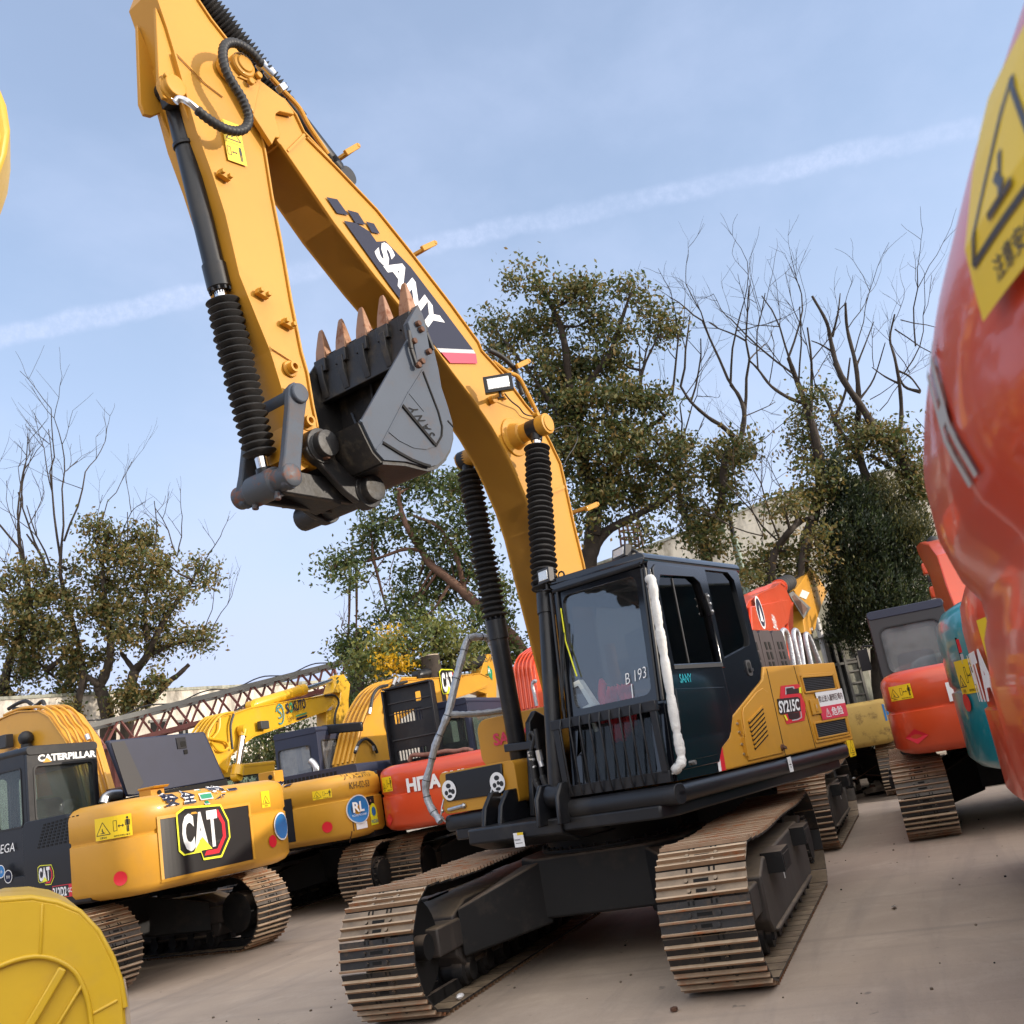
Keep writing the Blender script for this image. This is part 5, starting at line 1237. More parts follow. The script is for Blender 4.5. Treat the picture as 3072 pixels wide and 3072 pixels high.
def innr(t, y): p_ = inner(t, y); q_ = V(cen.x, y, cen.z); return p_ + (q_ - p_).normalized() * .036
ir.tube([innr(.33, lerp(BF + .05, BN - .05, i / 8)) for i in range(9)], .012, 6); ir.tube([innr(lerp(.05, .8, i / 12), lerp(YB - .1, YB - .4, i / 12)) for i in range(13)], .011, 6); ir.tube([innr(lerp(.2, .85, i / 10), lerp(YB - .42, YB + .1, i / 10)) for i in range(11)], .011, 6)
ir.build('inner_weld', 'bucket', bkt)
# ears with pins
er = MB()
ep = U.XZ('d7', [(655, 1190), (690, 1110), (790, 1070), (860, 1110), (900, 1200), (930, 1290), (1010, 1370), (1090, 1400), (1340, 1410), (1290, 1470), (1275, 1570), (1250, 1650), (1190, 1680), (1110, 1650), (1020, 1580), (900, 1450), (760, 1300), (690, 1250)], YB + .25)
for y in (YB + .19, YB - .25): er.prism(ep, y, y + .06)
ero = er.build('ear_plate', 'bucketblk', bkt, bevel=.01)
ee = MB()
for c in (U.Y('d7', 800, 1160, YB + .26), pB): ee.lathe((c.x, YB - .27, c.z), (c.x, YB + .34, c.z), [(0, .08), (0, .125), (.08, .125), (.08, .1), (.44, .1), (.44, .135), (.53, .135), (.535, .10), (.60, .10), (.605, .075), (.605, .03)], 28)
for k_, q in (('d7', (818, 1265)), ('d7', (1198, 1470))): c = U.Y(k_, *q, YB + .26); ee.cyl(c, c + V(0, .05, 0), .026, n=8, mi=1); ee.cyl(c - V(0, .0, .05), c + V(0, 0, .02), .03, n=8, mi=1) if q[0] > 1000 else None
ee.build('ear_pin', ['bucketblk', 'rust'], ero, bevel=.004)
rdl = MB(); q0, q1 = [U.Y('d7', *q, BN) for q in ((1340, 1300), (1700, 1350))]
rdl.ribbon(prof[12:16], YB + .2, BN - .12, .006, side=1); rdl.build('red_paint_stripe', 'redv', bkt)
hk = MB(); c = V(pB.x - .12, YB, pB.z - .13); 
bw = MB(); wq = [(pB.x + .18, pB.z - .10), (pB.x + .62, pB.z + .02), (pB.x + .66, pB.z + .06), (pB.x + .2, pB.z + .02)]
bw.prism([(a_[0] - .0, a_[1]) for a_ in wq], YB - .14, YB + .14); bw.lathe((pB.x - .02, YB - .52, pB.z), (pB.x - .02, YB - .27, pB.z), [(0, .1), (.25, .1)], 18); bw.build('link_plate', 'bucketblk', lko, bevel=.01)
# ================================================================ the other machines
def machine(name, label, x, y, ang, group=None, cat='excavator', tracks=True, trz=0.0):
    t = thing(name, label, cat, (x, y, 0), rad(ang), group)
    if tracks: undercarriage(t, trz)
    return t, Fr(x, y, rad(ang))
def base_deck(t, W_=2.7, x1=1.6, col='black'):
    b = MB(); b.prism(rrect(-W_ / 2 + .02, 1.0, W_ / 2 - .02, 1.22, .04), -2.0, x1, 'x'); b.box(-1.9, 1.3, -.5, .5, .98, 1.02)
    return b.build('platform', col, t, bevel=.02)
def add_weight(t, mat, xf=-1.75, L_=1.0, Wd=2.72, n=4.4, z0=1.05, z1=2.0, groove=None, top=.14):
    w = Weight(xf, L_, Wd, n)
    pr = [(z0, .16), (z0 + .035, .06), (z0 + .10, .0)]
    if groove: pr += [(groove - .05, 0), (groove - .012, .0), (groove, .022), (groove + .03, .022), (groove + .05, .0)]
    pr += [(z1 - top, .0), (z1 - top * .55, .02), (z1 - top * .22, .07), (z1, .17)]
    o = w.mesh(pr).build('counterweight', mat, t, smooth=60)
    w.prof = [q for q in pr if not groove or abs(q[0] - groove) > .06] if groove else pr
    return w, o
def add_cab(t, x0, x1, y0, y1, z0, z1, mat='black', glass='glassgreen', rear=None, extra=None, roofmat=None):
    w = y1 - y0
    wins = {'rear': [rear or (y0 + .10, z0 + .78, y1 - .10, z1 - .22, .07)],
            'front': [(y0 + .08, z0 + .3, y1 - .08, z1 - .15, .06)],
            'left': [(x0 + .12, z0 + .75, x0 + .62, z1 - .18, .05), (x0 + .72, z0 + .3, x1 - .1, z1 - .18, .06)],
            'right': [(x0 + .12, z0 + .75, x1 - .1, z1 - .18, .06)]}
    fr, pn = cab_mesh(x0, x1, y0, y1, z0, z1, wins)
    o = fr.build('cab', [mat, 'rubber'], t, bevel=.018)
    pn.build('cab_window', glass, o, smooth=0)
    r = MB(); r.prism(rrect(y0 - .01, z1 - .05, y1 + .01, z1 + .06, .05, 4), x0 - .012, x1 + .03, 'x'); r.build('cab_roof', roofmat or mat, o, bevel=.035)
    s = MB(); s.prism(rrect((y0 + y1) / 2 - .24, z0 + .5, (y0 + y1) / 2 + .24, z0 + 1.05, .08), x0 + .35, x0 + .47, 'x'); s.box(x0 + .4, x0 + .95, (y0 + y1) / 2 - .24, (y0 + y1) / 2 + .24, z0 + .1, z0 + .5); s.build('seat', 'greyseat', o, bevel=.03)
    return o
def hoses(parent, lines, r, mat, name='boom_pipe', n=6, k=5):
    mb = MB()
    for l in lines: mb.tube(spline(l, k), r, n)
    return mb.build(name, mat, parent)
def deco(o, key, pts): pass
CATM = ['white', 'blackv', 'lime', 'redv', 'sany']
# ---------------------------------------------------------------- first yellow machine on the left, seen from behind
e1, F1 = machine('excavator', 'yellow excavator with open navy hood and large black logo panel, standing leftmost', -1.75, -7.85, -98.5, 'yellow excavators parked on the left')
base_deck(e1)
w1, c1_ = add_weight(e1, 'cat', -1.75, 1.0, 2.74, 4.6, 1.0, 2.03, 1.62)
S0 = w1.len / 2
def pxs(w, F, k, x, y):
    """arc length and height on a counterweight under a pixel"""
    best = None
    rr = F.R.T @ ray(k, x, y); oo = F.R.T @ (CAM_P - F.o)
    for i in range(241):
        q = -w.len / 2 + w.len * i / 240; a, b = w.at(q); a2, b2 = w.at(q, .01)
        nx, ny = a2 - a, b2 - b
        den = rr[0] * nx + rr[1] * ny
        if den >= 0: continue
        t = ((a - oo[0]) * nx + (b - oo[1]) * ny) / den; X_ = oo + rr * t
        e = math.hypot(X_[0] - a, X_[1] - b)
        if best is None or e < best[0]: best = (e, q, X_[2])
    return best[1], best[2]
def wquad(w, F, k, pts): return [pxs(w, F, k, *p) for p in pts]
def wbox(w, F, k, pts):
    q = wquad(w, F, k, pts); ss = [a[0] for a in q]; zz = [a[1] for a in q]
    return max(ss), min(zz), max(ss) - min(ss), max(zz) - min(zz)
qa = wquad(w1, F1, 'c5', [(875, 830), (890, 1150), (1370, 1040), (1335, 745)])
sL, sR = max(qa[0][0], qa[1][0]), min(qa[2][0], qa[3][0]); zl, zh = (qa[1][1] + qa[2][1]) / 2, (qa[0][1] + qa[3][1]) / 2
d = Decal(); wP, hP = sL - sR, zh - zl; d.rect(0, 0, wP, hP, 0, .0, 24, 1); d.put('logo_panel', ['blackv'], c1_, w1.fn(sL, zl, .003))
for a_, b_, tk in ((-.02, 0, 1),):
    d = Decal(); d.rect(-.035, -.035, wP + .035, 0, 0, .012, 24, 1); d.rect(-.035, hP, wP + .035, hP + .035, 0, .012, 24, 1); d.rect(-.035, 0, 0, hP, 0, .012); d.rect(wP, 0, wP + .035, hP, 0, .012); d.put('panel_frame', ['cat'], c1_, w1.fn(sL, zl, .001))
qb = wquad(w1, F1, 'c5', [(990, 1010), (1240, 960)]); d = Decal(); cat_mark(d, (qb[0][0] - qb[1][0]) * .98, (0, 1, 2, 3)); d.put('logo', CATM, c1_, w1.fn(qb[0][0], (qb[0][1] + qb[1][1]) / 2 - .0, .016))
qb = wquad(w1, F1, 'c5', [(885, 765), (975, 760), (1075, 735), (1145, 715), (1240, 700), (1290, 690)])
d = Decal()
for ch, i, j, b_ in (('安', 885, 975, 1), ('全', 985, 1065, 1), ('第', 1150, 1235, 1), ('一', 1240, 1292, 1)):
    p0 = pxs(w1, F1, 'c5', i, 765 - (i - 885) * .17); p1 = pxs(w1, F1, 'c5', j, 765 - (j - 885) * .17); ww = p0[0] - p1[0]
    x0 = qb[0][0] - p0[0]; hh = .17 if ch != '一' else .03; yy = 0 if ch != '一' else .07
    zt_ = (p0[1] + p1[1]) / 2 - qb[0][1]
    d.text(ch, x0 - .006, zt_ + yy, ww * .95, hh, 1, .001, .075); d.text(ch, x0, zt_ + yy + .002, ww * .93, hh * .97, 0, .003, .03)
p0 = pxs(w1, F1, 'c5', 1110, 700); x0 = qb[0][0] - p0[0]; zt_ = p0[1] - qb[0][1]
for m_, g_, dd_ in ((1, .012, .001), (2, 0, .003)): d.rect(x0 - .085 - g_, zt_ - .027 - g_, x0 + .085 + g_, zt_ + .027 + g_, m_, dd_); d.rect(x0 - .027 - g_, zt_ - .085 - g_, x0 + .027 + g_, zt_ + .085 + g_, m_, dd_)
d.put('safety_lettering', ['ink', 'white', 'greenv'], c1_, w1.fn(qb[0][0], qb[0][1], .022))
qb = wquad(w1, F1, 'c5', [(522, 945), (715, 905), (520, 860)]); d = Decal(); warn(d, qb[0][0] - qb[1][0], .235); d.put('warning_label', ['yelv', 'blackv'], c1_, w1.fn(qb[0][0], qb[0][1], .004))
p0 = pxs(w1, F1, 'c5', 651, 1145); d = Decal(); d.disc(0, 0, .075, 0, .001); d.put('reflector', ['redv'], c1_, w1.fn(p0[0], p0[1], .012))
p0 = pxs(w1, F1, 'c5', 1415, 765); d = Decal(); warn(d, .16, .20, False); d.put('warning_label', ['yelv', 'blackv'], c1_, w1.fn(p0[0], p0[1], .004))
p0 = pxs(w1, F1, 'c5', 1470, 945); d = Decal(); d.disc(0, 0, .075, 0, .001); d.put('reflector', ['redv'], c1_, w1.fn(p0[0], p0[1], .012))
p0 = pxs(w1, F1, 'c5', 1478, 870); d = Decal(); d.disc(0, 0, .17, 1, .01, 40); d.disc(0, 0, .15, 0, .014, 40); d.put('round_sticker', ['bluev', 'white'], c1_, w1.fn(p0[0] - .16, p0[1], .012))
cm_ = MB(); c = F1.Z('c5', 1060, 620, 2.1); cm_.obox((-2.25, c.y, 2.06), V(.1, 0, 0), V(0, .10, 0), V(0, 0, .06)); cm_.prism([(-2.40, 2.115), (-2.14, 2.115), (-2.15, 2.14), (-2.43, 2.14)], c.y - .115, c.y + .115); cm_.cyl((-2.35, c.y - .02, 2.06), (-2.365, c.y - .02, 2.06), .03, n=14, mi=1); cm_.build('rear_camera', ['sany', 'slot'], c1_, bevel=.012)
# cab
cr = F1.X('g1', 1165, 870, -.95); cl_ = F1.X('g1', 160, 960, -.95)
k1 = add_cab(e1, -.95, .75, .30, 1.28, 1.2, 2.80, 'black', 'glassgreen', (.37, 1.98, 1.19, 2.62, .06))
d = Decal(); o_ = F1.X('g1', 440, 1062, -.955); r_ = F1.X('g1', 1112, 1000, -.955); h_ = F1.X('g1', 430, 985, -.955)
wT = (r_ - o_).length; d.text('CATERPILLAR', 0, 0, wT, .085, 0, .003, .045); d.poly([(wT * .075, -.012), (wT * .22, -.012), (wT * .147, .045)], 1, .005)
d.put('lettering', ['white', 'cat'], k1, lambda x, y, q: V(-.952 - q, o_.y - x, 2.665 + y))
# left flank: black panels with grille, badges
sp_ = MB(); sp_.prism(rrect(-1.75, 1.12, -.9, 1.99, .1), 1.24, 1.35, 'y'); spx = sp_.build('side_panel', 'panelblk', e1, bevel=.05)
lf = MB(); lf.prism(rrect(-.92, 1.12, .8, 1.4, .05), 1.24, 1.345, 'y'); lf.build('cab_base_panel', 'panelblk', spx, bevel=.03)
gm = MB(); g0, g1_, g2_, g3_ = [F1.Y('g1', *q, 1.352) for q in ((490, 1800), (930, 1700), (880, 1900), (440, 1932))]
gq = [F1.Y('c5', *q, 1.352) for q in ((232, 850), (432, 795), (410, 945), (195, 990))]
for i in range(9):
    for j in range(8):
        u, v = (i + .5) / 9, (j + .5) / 8; c = gq[0].lerp(gq[1], u).lerp(gq[3].lerp(gq[2], u), v); gm.obox(c, V(.021, 0, 0), V(0, .002, 0), V(0, 0, .011))
gm.build('vent_grille', 'slot', spx, smooth=0)
o_ = F1.Y('c5', 215, 1165, 1.352); d = Decal(); cat_mark(d, .25, (0, 1, 2, 3)); d.put('logo', CATM, spx, lambda x, y, q: V(o_.x - x, 1.353 + q, o_.z + y))
o2 = F1.Y('c5', 290, 1250, 1.352); d = Decal(); d.rect(-.01, -.01, .34, .125, 3, .001); d.rect(-.003, -.003, .27, .118, 1, .002); d.text('312D2', 0, .005, .235, .10, 0, .004, .03); d.text('GC', .255, .035, .07, .05, 0, .004, .02)
d.put('model_badge', ['white', 'blackv', 'lime', 'redv'], spx, lambda x, y, q: V(o2.x - x, 1.353 + q, o2.z + y))
o3 = F1.Y('c5', -45, 1020, 1.352); d = Decal(); d.text('REGA', 0, 0, .36, .10, 0, .002, .0, .2); d.put('lettering', ['white'], spx, lambda x, y, q: V(o3.x - x, 1.30 + q, o3.z + y))
for q, c_ in (((5, 1108), 0), ((45, 1135), 1)):
    o4 = F1.Y('c5', *q, 1.352); d = Decal(); d.disc(0, 0, .075, 1, .001); d.disc(0, 0, .066, 0, .002); d.text('安全', -.035, -.02, .07, .035, 1, .003, .0); d.put('round_sticker', ['bluev' if c_ == 0 else 'ink', 'white'], spx, lambda x, y, q: V(o4.x - x, 1.353 + q, o4.z + y))
# open hood
hp_ = [F1.X('c5', *q, -1.55) for q in ((572, 400), (1100, 352), (1215, 610), (690, 705))]
hd = MB(); hd.prism([(p_.y, p_.z) for p_ in hp_], -1.58, -1.50, 'x', 0); o_ = hp_
hdo = hd.build('open_hood', 'navy', e1, bevel=.03)
hl_ = MB(); hb = [F1.X('c5', *q, -1.585) for q in ((600, 412), (672, 402), (775, 630), (725, 690), (690, 690))]
hl_.prism([(p_.y, p_.z) for p_ in hb], -1.590, -1.582, 'x', 0); hl_.build('worn_patch', 'dgrey', hdo, smooth=0)
hl_ = MB(); hb = [F1.X('c5', *q, -1.585) for q in ((950, 385), (1000, 380), (1010, 440), (960, 445))]; hl_.prism([(p_.y, p_.z) for p_ in hb], -1.592, -1.582, 'x', 0)
hb = [F1.X('c5', *q, -1.585) for q in ((972, 405), (1000, 402), (1003, 430), (976, 434))]; hl_.prism([(p_.y, p_.z) for p_ in hb], -1.596, -1.591, 'x', 1); hb = [F1.X('c5', *q, -1.585) for q in ((992, 450), (1012, 447), (1016, 470), (996, 474))]; hl_.prism([(p_.y, p_.z) for p_ in hb], -1.592, -1.583, 'x', 1)
hl_.build('hood_latch', ['black', 'slot'], hdo, bevel=.004)
en = MB(); en.box(-1.65, -.9, -1.1, .25, 1.2, 1.98); en.prism([(hp_[3].y, 1.95), (hp_[3].y - .08, hp_[3].z), (hp_[2].y, hp_[2].z), (hp_[2].y, 1.95)], -1.6, -1.0, 'x'); en.build('engine_bay', 'slot', e1)
ex = MB(); q = [F1.X('c5', *a_, -1.3) for a_ in ((560, 740), (570, 710), (600, 695), (650, 690))]; ex.tube(spline(q, 5), .06, 12); ex.build('exhaust_pipe', 'steel', e1)
ml = MB(); q = [F1.X('c5', *a_, -1.25) for a_ in ((590, 700), (660, 685))]; ml.cyl(q[0], q[1], .085, n=16); ml.build('muffler', 'rust', e1)
# boom
yb = -.12
bu = F1.XZ('g1', [(-420, 900), (-250, 760), (0, 615), (120, 560), (230, 528), (440, 520), (560, 590), (650, 720), (760, 880)], yb + .25)
b0 = V(*[bu[-1][0], 0, bu[-1][1]])
bl = F1.XZ('g1', [(-420, 1300), (-250, 1130), (0, 1010), (200, 930), (330, 1010), (420, 1150)], yb + .25)
bu2 = bu + [(bu[-1][0] - .25, 2.2), (bu[-1][0] - .30, 1.75)]; bl2 = bl + [(bl[-1][0] - .02, 2.0), (bl[-1][0] - .1, 1.75)]
bo1 = boom_part(e1, list(reversed(bu2)), list(reversed(bl2)), yb - .28, yb + .25, 'cat')
hoses(bo1, [[V(a_[0] - .05, yb + .22 - .12 * i, a_[1] + .05) for a_ in bu2[2:]] for i in range(4)], .022, 'cat')
hm = MB()
for pts in ([(100, 490), (200, 430), (300, 400), (370, 440), (400, 470)], [(160, 490), (300, 490), (420, 450), (490, 400), (520, 460)], [(190, 565), (300, 580), (430, 640), (560, 710), (620, 810)], [(790, 600), (880, 640), (960, 710), (1010, 790)]):
    hm.tube(spline([F1.Y('g1', *q, yb + (.1 if q[0] < 700 else -.2)) for q in pts], 6), .028, 8)
hm.build('boom_hose', 'rubber', bo1)
ff = MB()
for a_, b_ in (((390, 455), (440, 510)), ((505, 450), (555, 500)), ((625, 815), (645, 890)), ((1005, 790), (1030, 850))): ff.cyl(F1.Y('g1', *a_, yb + .1), F1.Y('g1', *b_, yb + .1), .032, n=10)
ff.build('hose_fitting', 'steel', bo1)
lm = F1.Y('g1', 300, 830, yb + .32); le = MB(); le.ball(lm, .10, 14); le.cyl(lm - V(0, 0, .2), lm - V(0, 0, .08), .07, n=12); le.build('boom_lamp', 'rubber', bo1)
lm = F1.Y('g1', 60, 870, yb + .34); le = MB(); le.obox(lm, V(.1, 0, 0), V(0, .06, 0), V(0, 0, .09)); le.build('boom_lamp', 'dgrey', bo1, bevel=.01)

# ---------------------------------------------------------------- second yellow machine
e2, F2 = machine('excavator', 'yellow excavator with round blue sticker on its side, between open-hood machine and red-orange one', -7.25, -6.63, 178.4, 'yellow excavators parked on the left', trz=rad(-3))
base_deck(e2)
w2, c2_ = add_weight(e2, 'cat', -1.75, 1.0, 2.76, 4.2, 1.05, 2.0, 1.62)
def wd(dec, name, mats, w, F, par, k, x, y, off=.004):
    p_ = pxs(w, F, k, x, y); return dec.put(name, mats, par, w.fn(p_[0], p_[1], off))
qa = wquad(w2, F2, 'g2', [(1040, 1365), (1060, 1725)]); d = Decal(); wP = 1.15; hP = abs(qa[0][1] - qa[1][1]); d.rect(-wP, 0, 0, hP, 0, 0, 20, 1)
d.put('logo_panel', ['blackv'], c2_, w2.fn((qa[0][0] + qa[1][0]) / 2, min(qa[0][1], qa[1][1]), .004))
p0 = pxs(w2, F2, 'g2', 960, 1640); d = Decal(); cat_mark(d, .62, (0, 1, 2, 3)); d.put('logo', CATM, c2_, w2.fn(p0[0] + .62, p0[1], .010))
d = Decal()
for ch, x0, ww, hh, yy in (('安', -.66, .15, .16, 0), ('全', -.46, .15, .16, 0), ('第', 0, .17, .17, 0), ('一', .22, .12, .03, .07)):
    d.text(ch, x0 - .006, yy, ww, hh, 1, .001, .075); d.text(ch, x0, yy, ww * .97, hh, 0, .003, .03)
for m_, g_, q in ((1, .012, .001), (2, 0, .003)): d.rect(-.24 - g_, .05 - g_, -.07 + g_, .1 + g_, m_, q); d.rect(-.18 - g_, -.01 - g_, -.13 + g_, .16 + g_, m_, q)
wd(d, 'safety_lettering', ['ink', 'white', 'greenv'], w2, F2, c2_, 'g2', 862, 1330, .022)
d = Decal(); warn(d, .30, .13); wd(d, 'warning_label', ['yelv', 'blackv'], w2, F2, c2_, 'g2', 1212, 1385)
d = Decal(); d.disc(0, 0, .08, 0, .01); wd(d, 'reflector', ['redv'], w2, F2, c2_, 'g2', 1330, 1605)
d = Decal(); d.disc(0, 0, .21, 1, .02, 40); d.disc(0, 0, .192, 0, .024, 40); d.text('RL', -.11, -.04, .20, .15, 1, .028, .03); d.text('RICLINE MACHINERY', -.13, -.10, .26, .03, 1, .028, .0); d.rect(-.08, -.29, .13, -.19, 1, .012)
wd(d, 'round_sticker', ['bluev', 'white'], w2, F2, c2_, 'g2', 1588, 1455)
d = Decal(); d.disc(0, 0, .10, 0, .006, 24, .15); d.disc(0, .03, .055, 1, .010, 16, .07); d.rect(-.10, -.17, .10, -.07, 0, .0065); d.text('RICOKI', -.09, -.14, .18, .05, 1, .012, .01)
wd(d, 'small_sticker', ['lime', 'bluev'], w2, F2, c2_, 'g2', 1710, 1490)
d = Decal(); d.rect(0, 0, .2, .13, 0); d.disc(.1, .06, .02, 1, .003, 10); wd(d, 'side_handle', ['slot', 'steel'], w2, F2, c2_, 'g2', 1660, 1425)
d = Decal(); d.text('ワイズヨシハラ', 0, .15, .62, .13, 0, .001, .0); d.text('KH-02-53', .08, 0, .42, .10, 0, .001, .0); wd(d, 'lettering', ['bark'], w2, F2, c2_, 'g2', 1470, 1300, .012)
sm = MB()
for q0, q1 in (((1535, 1640), (1535, 1730)), ((1520, 1380), (1535, 1640))): a_, b_ = pxs(w2, F2, 'g2', *q0), pxs(w2, F2, 'g2', *q1); f_ = w2.fn(0, 0, .003); sm.bar(f_(-a_[0], a_[1], 0), f_(-a_[0], b_[1], 0), .012, .012)
sm.build('panel_gap', 'rust', c2_)
sd2 = MB(); sd2.prism(rrect(-1.78, 1.12, -.2, 1.98, .06), -1.36, -1.28, 'y'); sd2.build('side_panel', 'panelblk', e2, bevel=.03)
sd2 = MB(); sd2.prism(rrect(-1.1, 1.92, 1.22, 2.14, .06), -1.9, -.6, 'x'); ho2 = sd2.build('engine_hood', 'navy', e2, bevel=.03)
vs_ = MB()
for i in range(14): vs_.box(-1.905, -1.899, -.72 + i * .075, -.67 + i * .075, 2.0, 2.08)
vs_.build('hood_vent', 'slot', ho2, smooth=0)
cm_ = MB(); c = F2.X('g2', 855, 1195, -2.45); cm_.obox((-2.42, c.y, c.z), V(.12, 0, 0), V(0, .15, 0), V(0, 0, .09)); cm_.cyl((-2.54, c.y - .08, c.z), (-2.56, c.y - .08, c.z), .04, n=12, mi=1); cm_.build('rear_camera', ['sany', 'slot'], c2_, bevel=.012)
ca2 = F2.X('g2', 885, 860, -1.0); cb2 = F2.X('g2', 1235, 790, -1.0)
k2 = add_cab(e2, -1.0, .7, cb2.y, ca2.y, 1.2, (ca2.z + cb2.z) / 2 - .02, 'navy', 'glassdust', (cb2.y + .17, 2.0, ca2.y - .06, 2.62, .05))
ex = MB(); q = [F2.X('g2', *a_, -1.6) for a_ in ((1235, 1180), (1240, 1120), (1215, 1075), (1190, 1055))]; ex.tube(spline(q, 5), .055, 12); ex.build('exhaust_pipe', 'steel', e2)
# right of the cab: open frame with door
of = MB(); q = [F2.X('g2', *a_, -.6) for a_ in ((1290, 800), (1620, 770), (1610, 880), (1300, 1140))]
of.bar(q[0], q[1], .08, .16); of.bar(q[0], q[3], .10, .08); of.build('cab_side_frame', 'black', k2, bevel=.02)
# its boom
yb = -.1
bu = F2.XZ('g3', [(40, 1080), (110, 770), (180, 600), (270, 470), (400, 395), (560, 385), (760, 370), (1080, 335), (1150, 370)], yb - .22)
bl = F2.XZ('g3', [(330, 1080), (350, 900), (420, 700), (540, 620), (720, 580), (1000, 490), (1150, 430)], yb - .22)
bo2 = boom_part(e2, bu, bl, yb - .22, yb + .22, 'cat')
hoses(bo2, [[V(a_[0] - .03, yb - .20 + .1 * i, a_[1] + .04) for a_ in bu[:6]] for i in range(5)], .022, 'cat')
hm = MB()
for pts in ([(170, 640), (190, 520), (240, 450), (310, 430)], [(295, 620), (320, 500), (370, 430), (470, 400)], [(40, 990), (80, 900), (140, 875), (200, 930), (225, 990)], [(350, 850), (310, 760), (310, 670), (350, 640)]): hm.tube(spline([F2.Y('g3', *q, yb - .26) for q in pts], 6), .028, 8)
hm.build('boom_hose', 'rubber', bo2)
ff = MB()
for a_, b_ in (((170, 620), (160, 670)), ((298, 605), (290, 650)), ((380, 370), (355, 430)), ((415, 370), (390, 410)), ((60, 940), (45, 975)), ((190, 930), (200, 970))): ff.cyl(F2.Y('g3', *a_, yb - .26), F2.Y('g3', *b_, yb - .26), .03, n=8)
ff.build('hose_fitting', 'steel', bo2)
o_ = F2.Y('g3', 775, 495, yb - .235); r_ = F2.Y('g3', 870, 480, yb - .235); d = Decal(); cat_mark(d, (r_ - o_).length * 1.25, (0, 1, 2, 3)); ex_ = (r_ - o_).normalized()
d.put('logo', CATM, bo2, lambda x, y, q: o_ + ex_ * x + V(0, -q, y))
ac = [F2.Y('g3', *q, yb) for q in ((555, 350), (1160, 215))]; hydraulic(e2, 'arm_cylinder', ac[0], ac[1], (ac[1] - ac[0]).length * .52, .11, .05, ((ac[1] - ac[0]).length * .55, (ac[1] - ac[0]).length * .97), .15, .1, 0, nseg=18)
am_ = F2.XZ('g3', [(1145, 170), (1180, 175), (1215, 320), (1215, 500), (1210, 640), (1130, 640), (1135, 500), (1060, 480), (1080, 340), (1110, 240)], yb - .14)
a2 = MB(); a2.prism(am_, yb - .14, yb + .14); a2o = a2.build('arm', 'cat', e2, bevel=.015)
o_ = F2.Y('g3', 1140, 340, yb - .15); d = Decal(); d.poly([(0, 0), (.22, -.14), (.30, .10), (.10, .22)], 0); d.text('H', .06, .03, .1, .12, 1, .002, .03); d.put('square_sticker', ['greenv', 'white'], a2o, lambda x, y, q: V(o_.x + x * (1 if F2.Y('g3', 1200, 340, 0).x > o_.x else -1), o_.y - q, o_.z + y))

# ---------------------------------------------------------------- red-orange machine in the row
e3, F3 = machine('excavator', 'red-orange excavator with raised black hood panel, half hidden behind the middle machine', -7.76, -3.9, 179.4, 'red-orange excavators in the rear row')
base_deck(e3)
w3, c3_ = add_weight(e3, 'orange', -1.75, 1.02, 2.74, 3.8, 1.03, 2.0, 1.56)
p0 = pxs(w3, F3, 'g3', 485, 1320); p1 = pxs(w3, F3, 'g3', 760, 1290); d = Decal(); d.text('HITACHI', 0, 0, (p0[0] - p1[0]) * 1.72, .21, 0, .002, .045); d.put('lettering', ['white'], c3_, w3.fn(p0[0], p0[1], .016))
d = Decal(); warn(d, .27, .22); wd(d, 'warning_label', ['yelv', 'blackv'], w3, F3, c3_, 'g3', 278, 1318)
d = Decal(); d.poly([(-.09, 0), (0, -.09), (.09, 0), (0, .09)], 0, .01); wd(d, 'reflector', ['redv'], w3, F3, c3_, 'g3', 335, 1540)
hq = [F3.X('g3', *q, -1.5) for q in ((400, 440), (690, 420), (690, 940), (360, 1060))]
hh = MB(); oq = [(p_.y, p_.z) for p_ in hq]; yA, yB_, zA, zB = max(p_.y for p_ in hq), min(p_.y for p_ in hq), 2.0, max(p_.z for p_ in hq)
HW = yA - yB_
holes = [rrect(yB_ + HW * .30, zA + .08, yA - HW * .1, zA + .24, .01, 2), rrect(yB_ + HW * .30, zA + (zB - zA) * .53, yA - HW * .12, zA + (zB - zA) * .68, .01, 2), rrect(yB_ + HW * .28, zB - .30, yB_ + HW * .40, zB - .14, .01, 2)]
hh.prism(rrect(yB_, zA, yA, zB, .05), -1.50, -1.46, 'x', 0, holes)
for a_, b_, c_, e_ in ((yB_, yB_ + .03, zA, zB), (yA - .03, yA, zA, zB)): hh.box(-1.62, -1.46, a_, b_, c_ + .04, e_ - .04, 0)
hh.box(-1.62, -1.46, yB_ + .03, yA - .03, zB - .03, zB, 0)
hho = hh.build('open_hood', 'black', e3, bevel=.012)
bars = MB()
for i in range(10): y = lerp(yB_ + HW * .33, yA - HW * .12, i / 9); bars.box(-1.49, -1.47, y - .008, y + .008, zA + .08, zA + .24); bars.box(-1.49, -1.47, y - .008, y + .008, zA + (zB - zA) * .53, zA + (zB - zA) * .68)
for t in (.33, .66, .80): bars.box(-1.53, -1.50, yB_ + .05, yA - .05, zA + (zB - zA) * t - .012, zA + (zB - zA) * t + .004)
bars.build('hood_rib', 'dgrey', hho, smooth=0)
pp = MB(); pp.tube(spline([F3.X('g3', *q, -1.6) for q in ((490, 1060), (520, 1010), (620, 1005), (740, 985), (800, 975), (880, 975), (960, 960), (1020, 975))], 5), .036, 10); pp.build('charge_pipe', 'pipe', e3)
en = MB(); en.box(-1.7, -.7, -1.15, .2, 1.2, 1.99); en.build('engine_bay', 'chassis', e3, bevel=.03)
ca = F3.X('g3', 700, 600, -1.0); cb = F3.X('g3', 990, 540, -1.0)
k3 = add_cab(e3, -1.0, .75, .28, 1.27, 1.2, ca.z * .5 + cb.z * .5 - .02, 'navy', 'glassgreen', (.36, 2.0, 1.2, 2.62, .06))
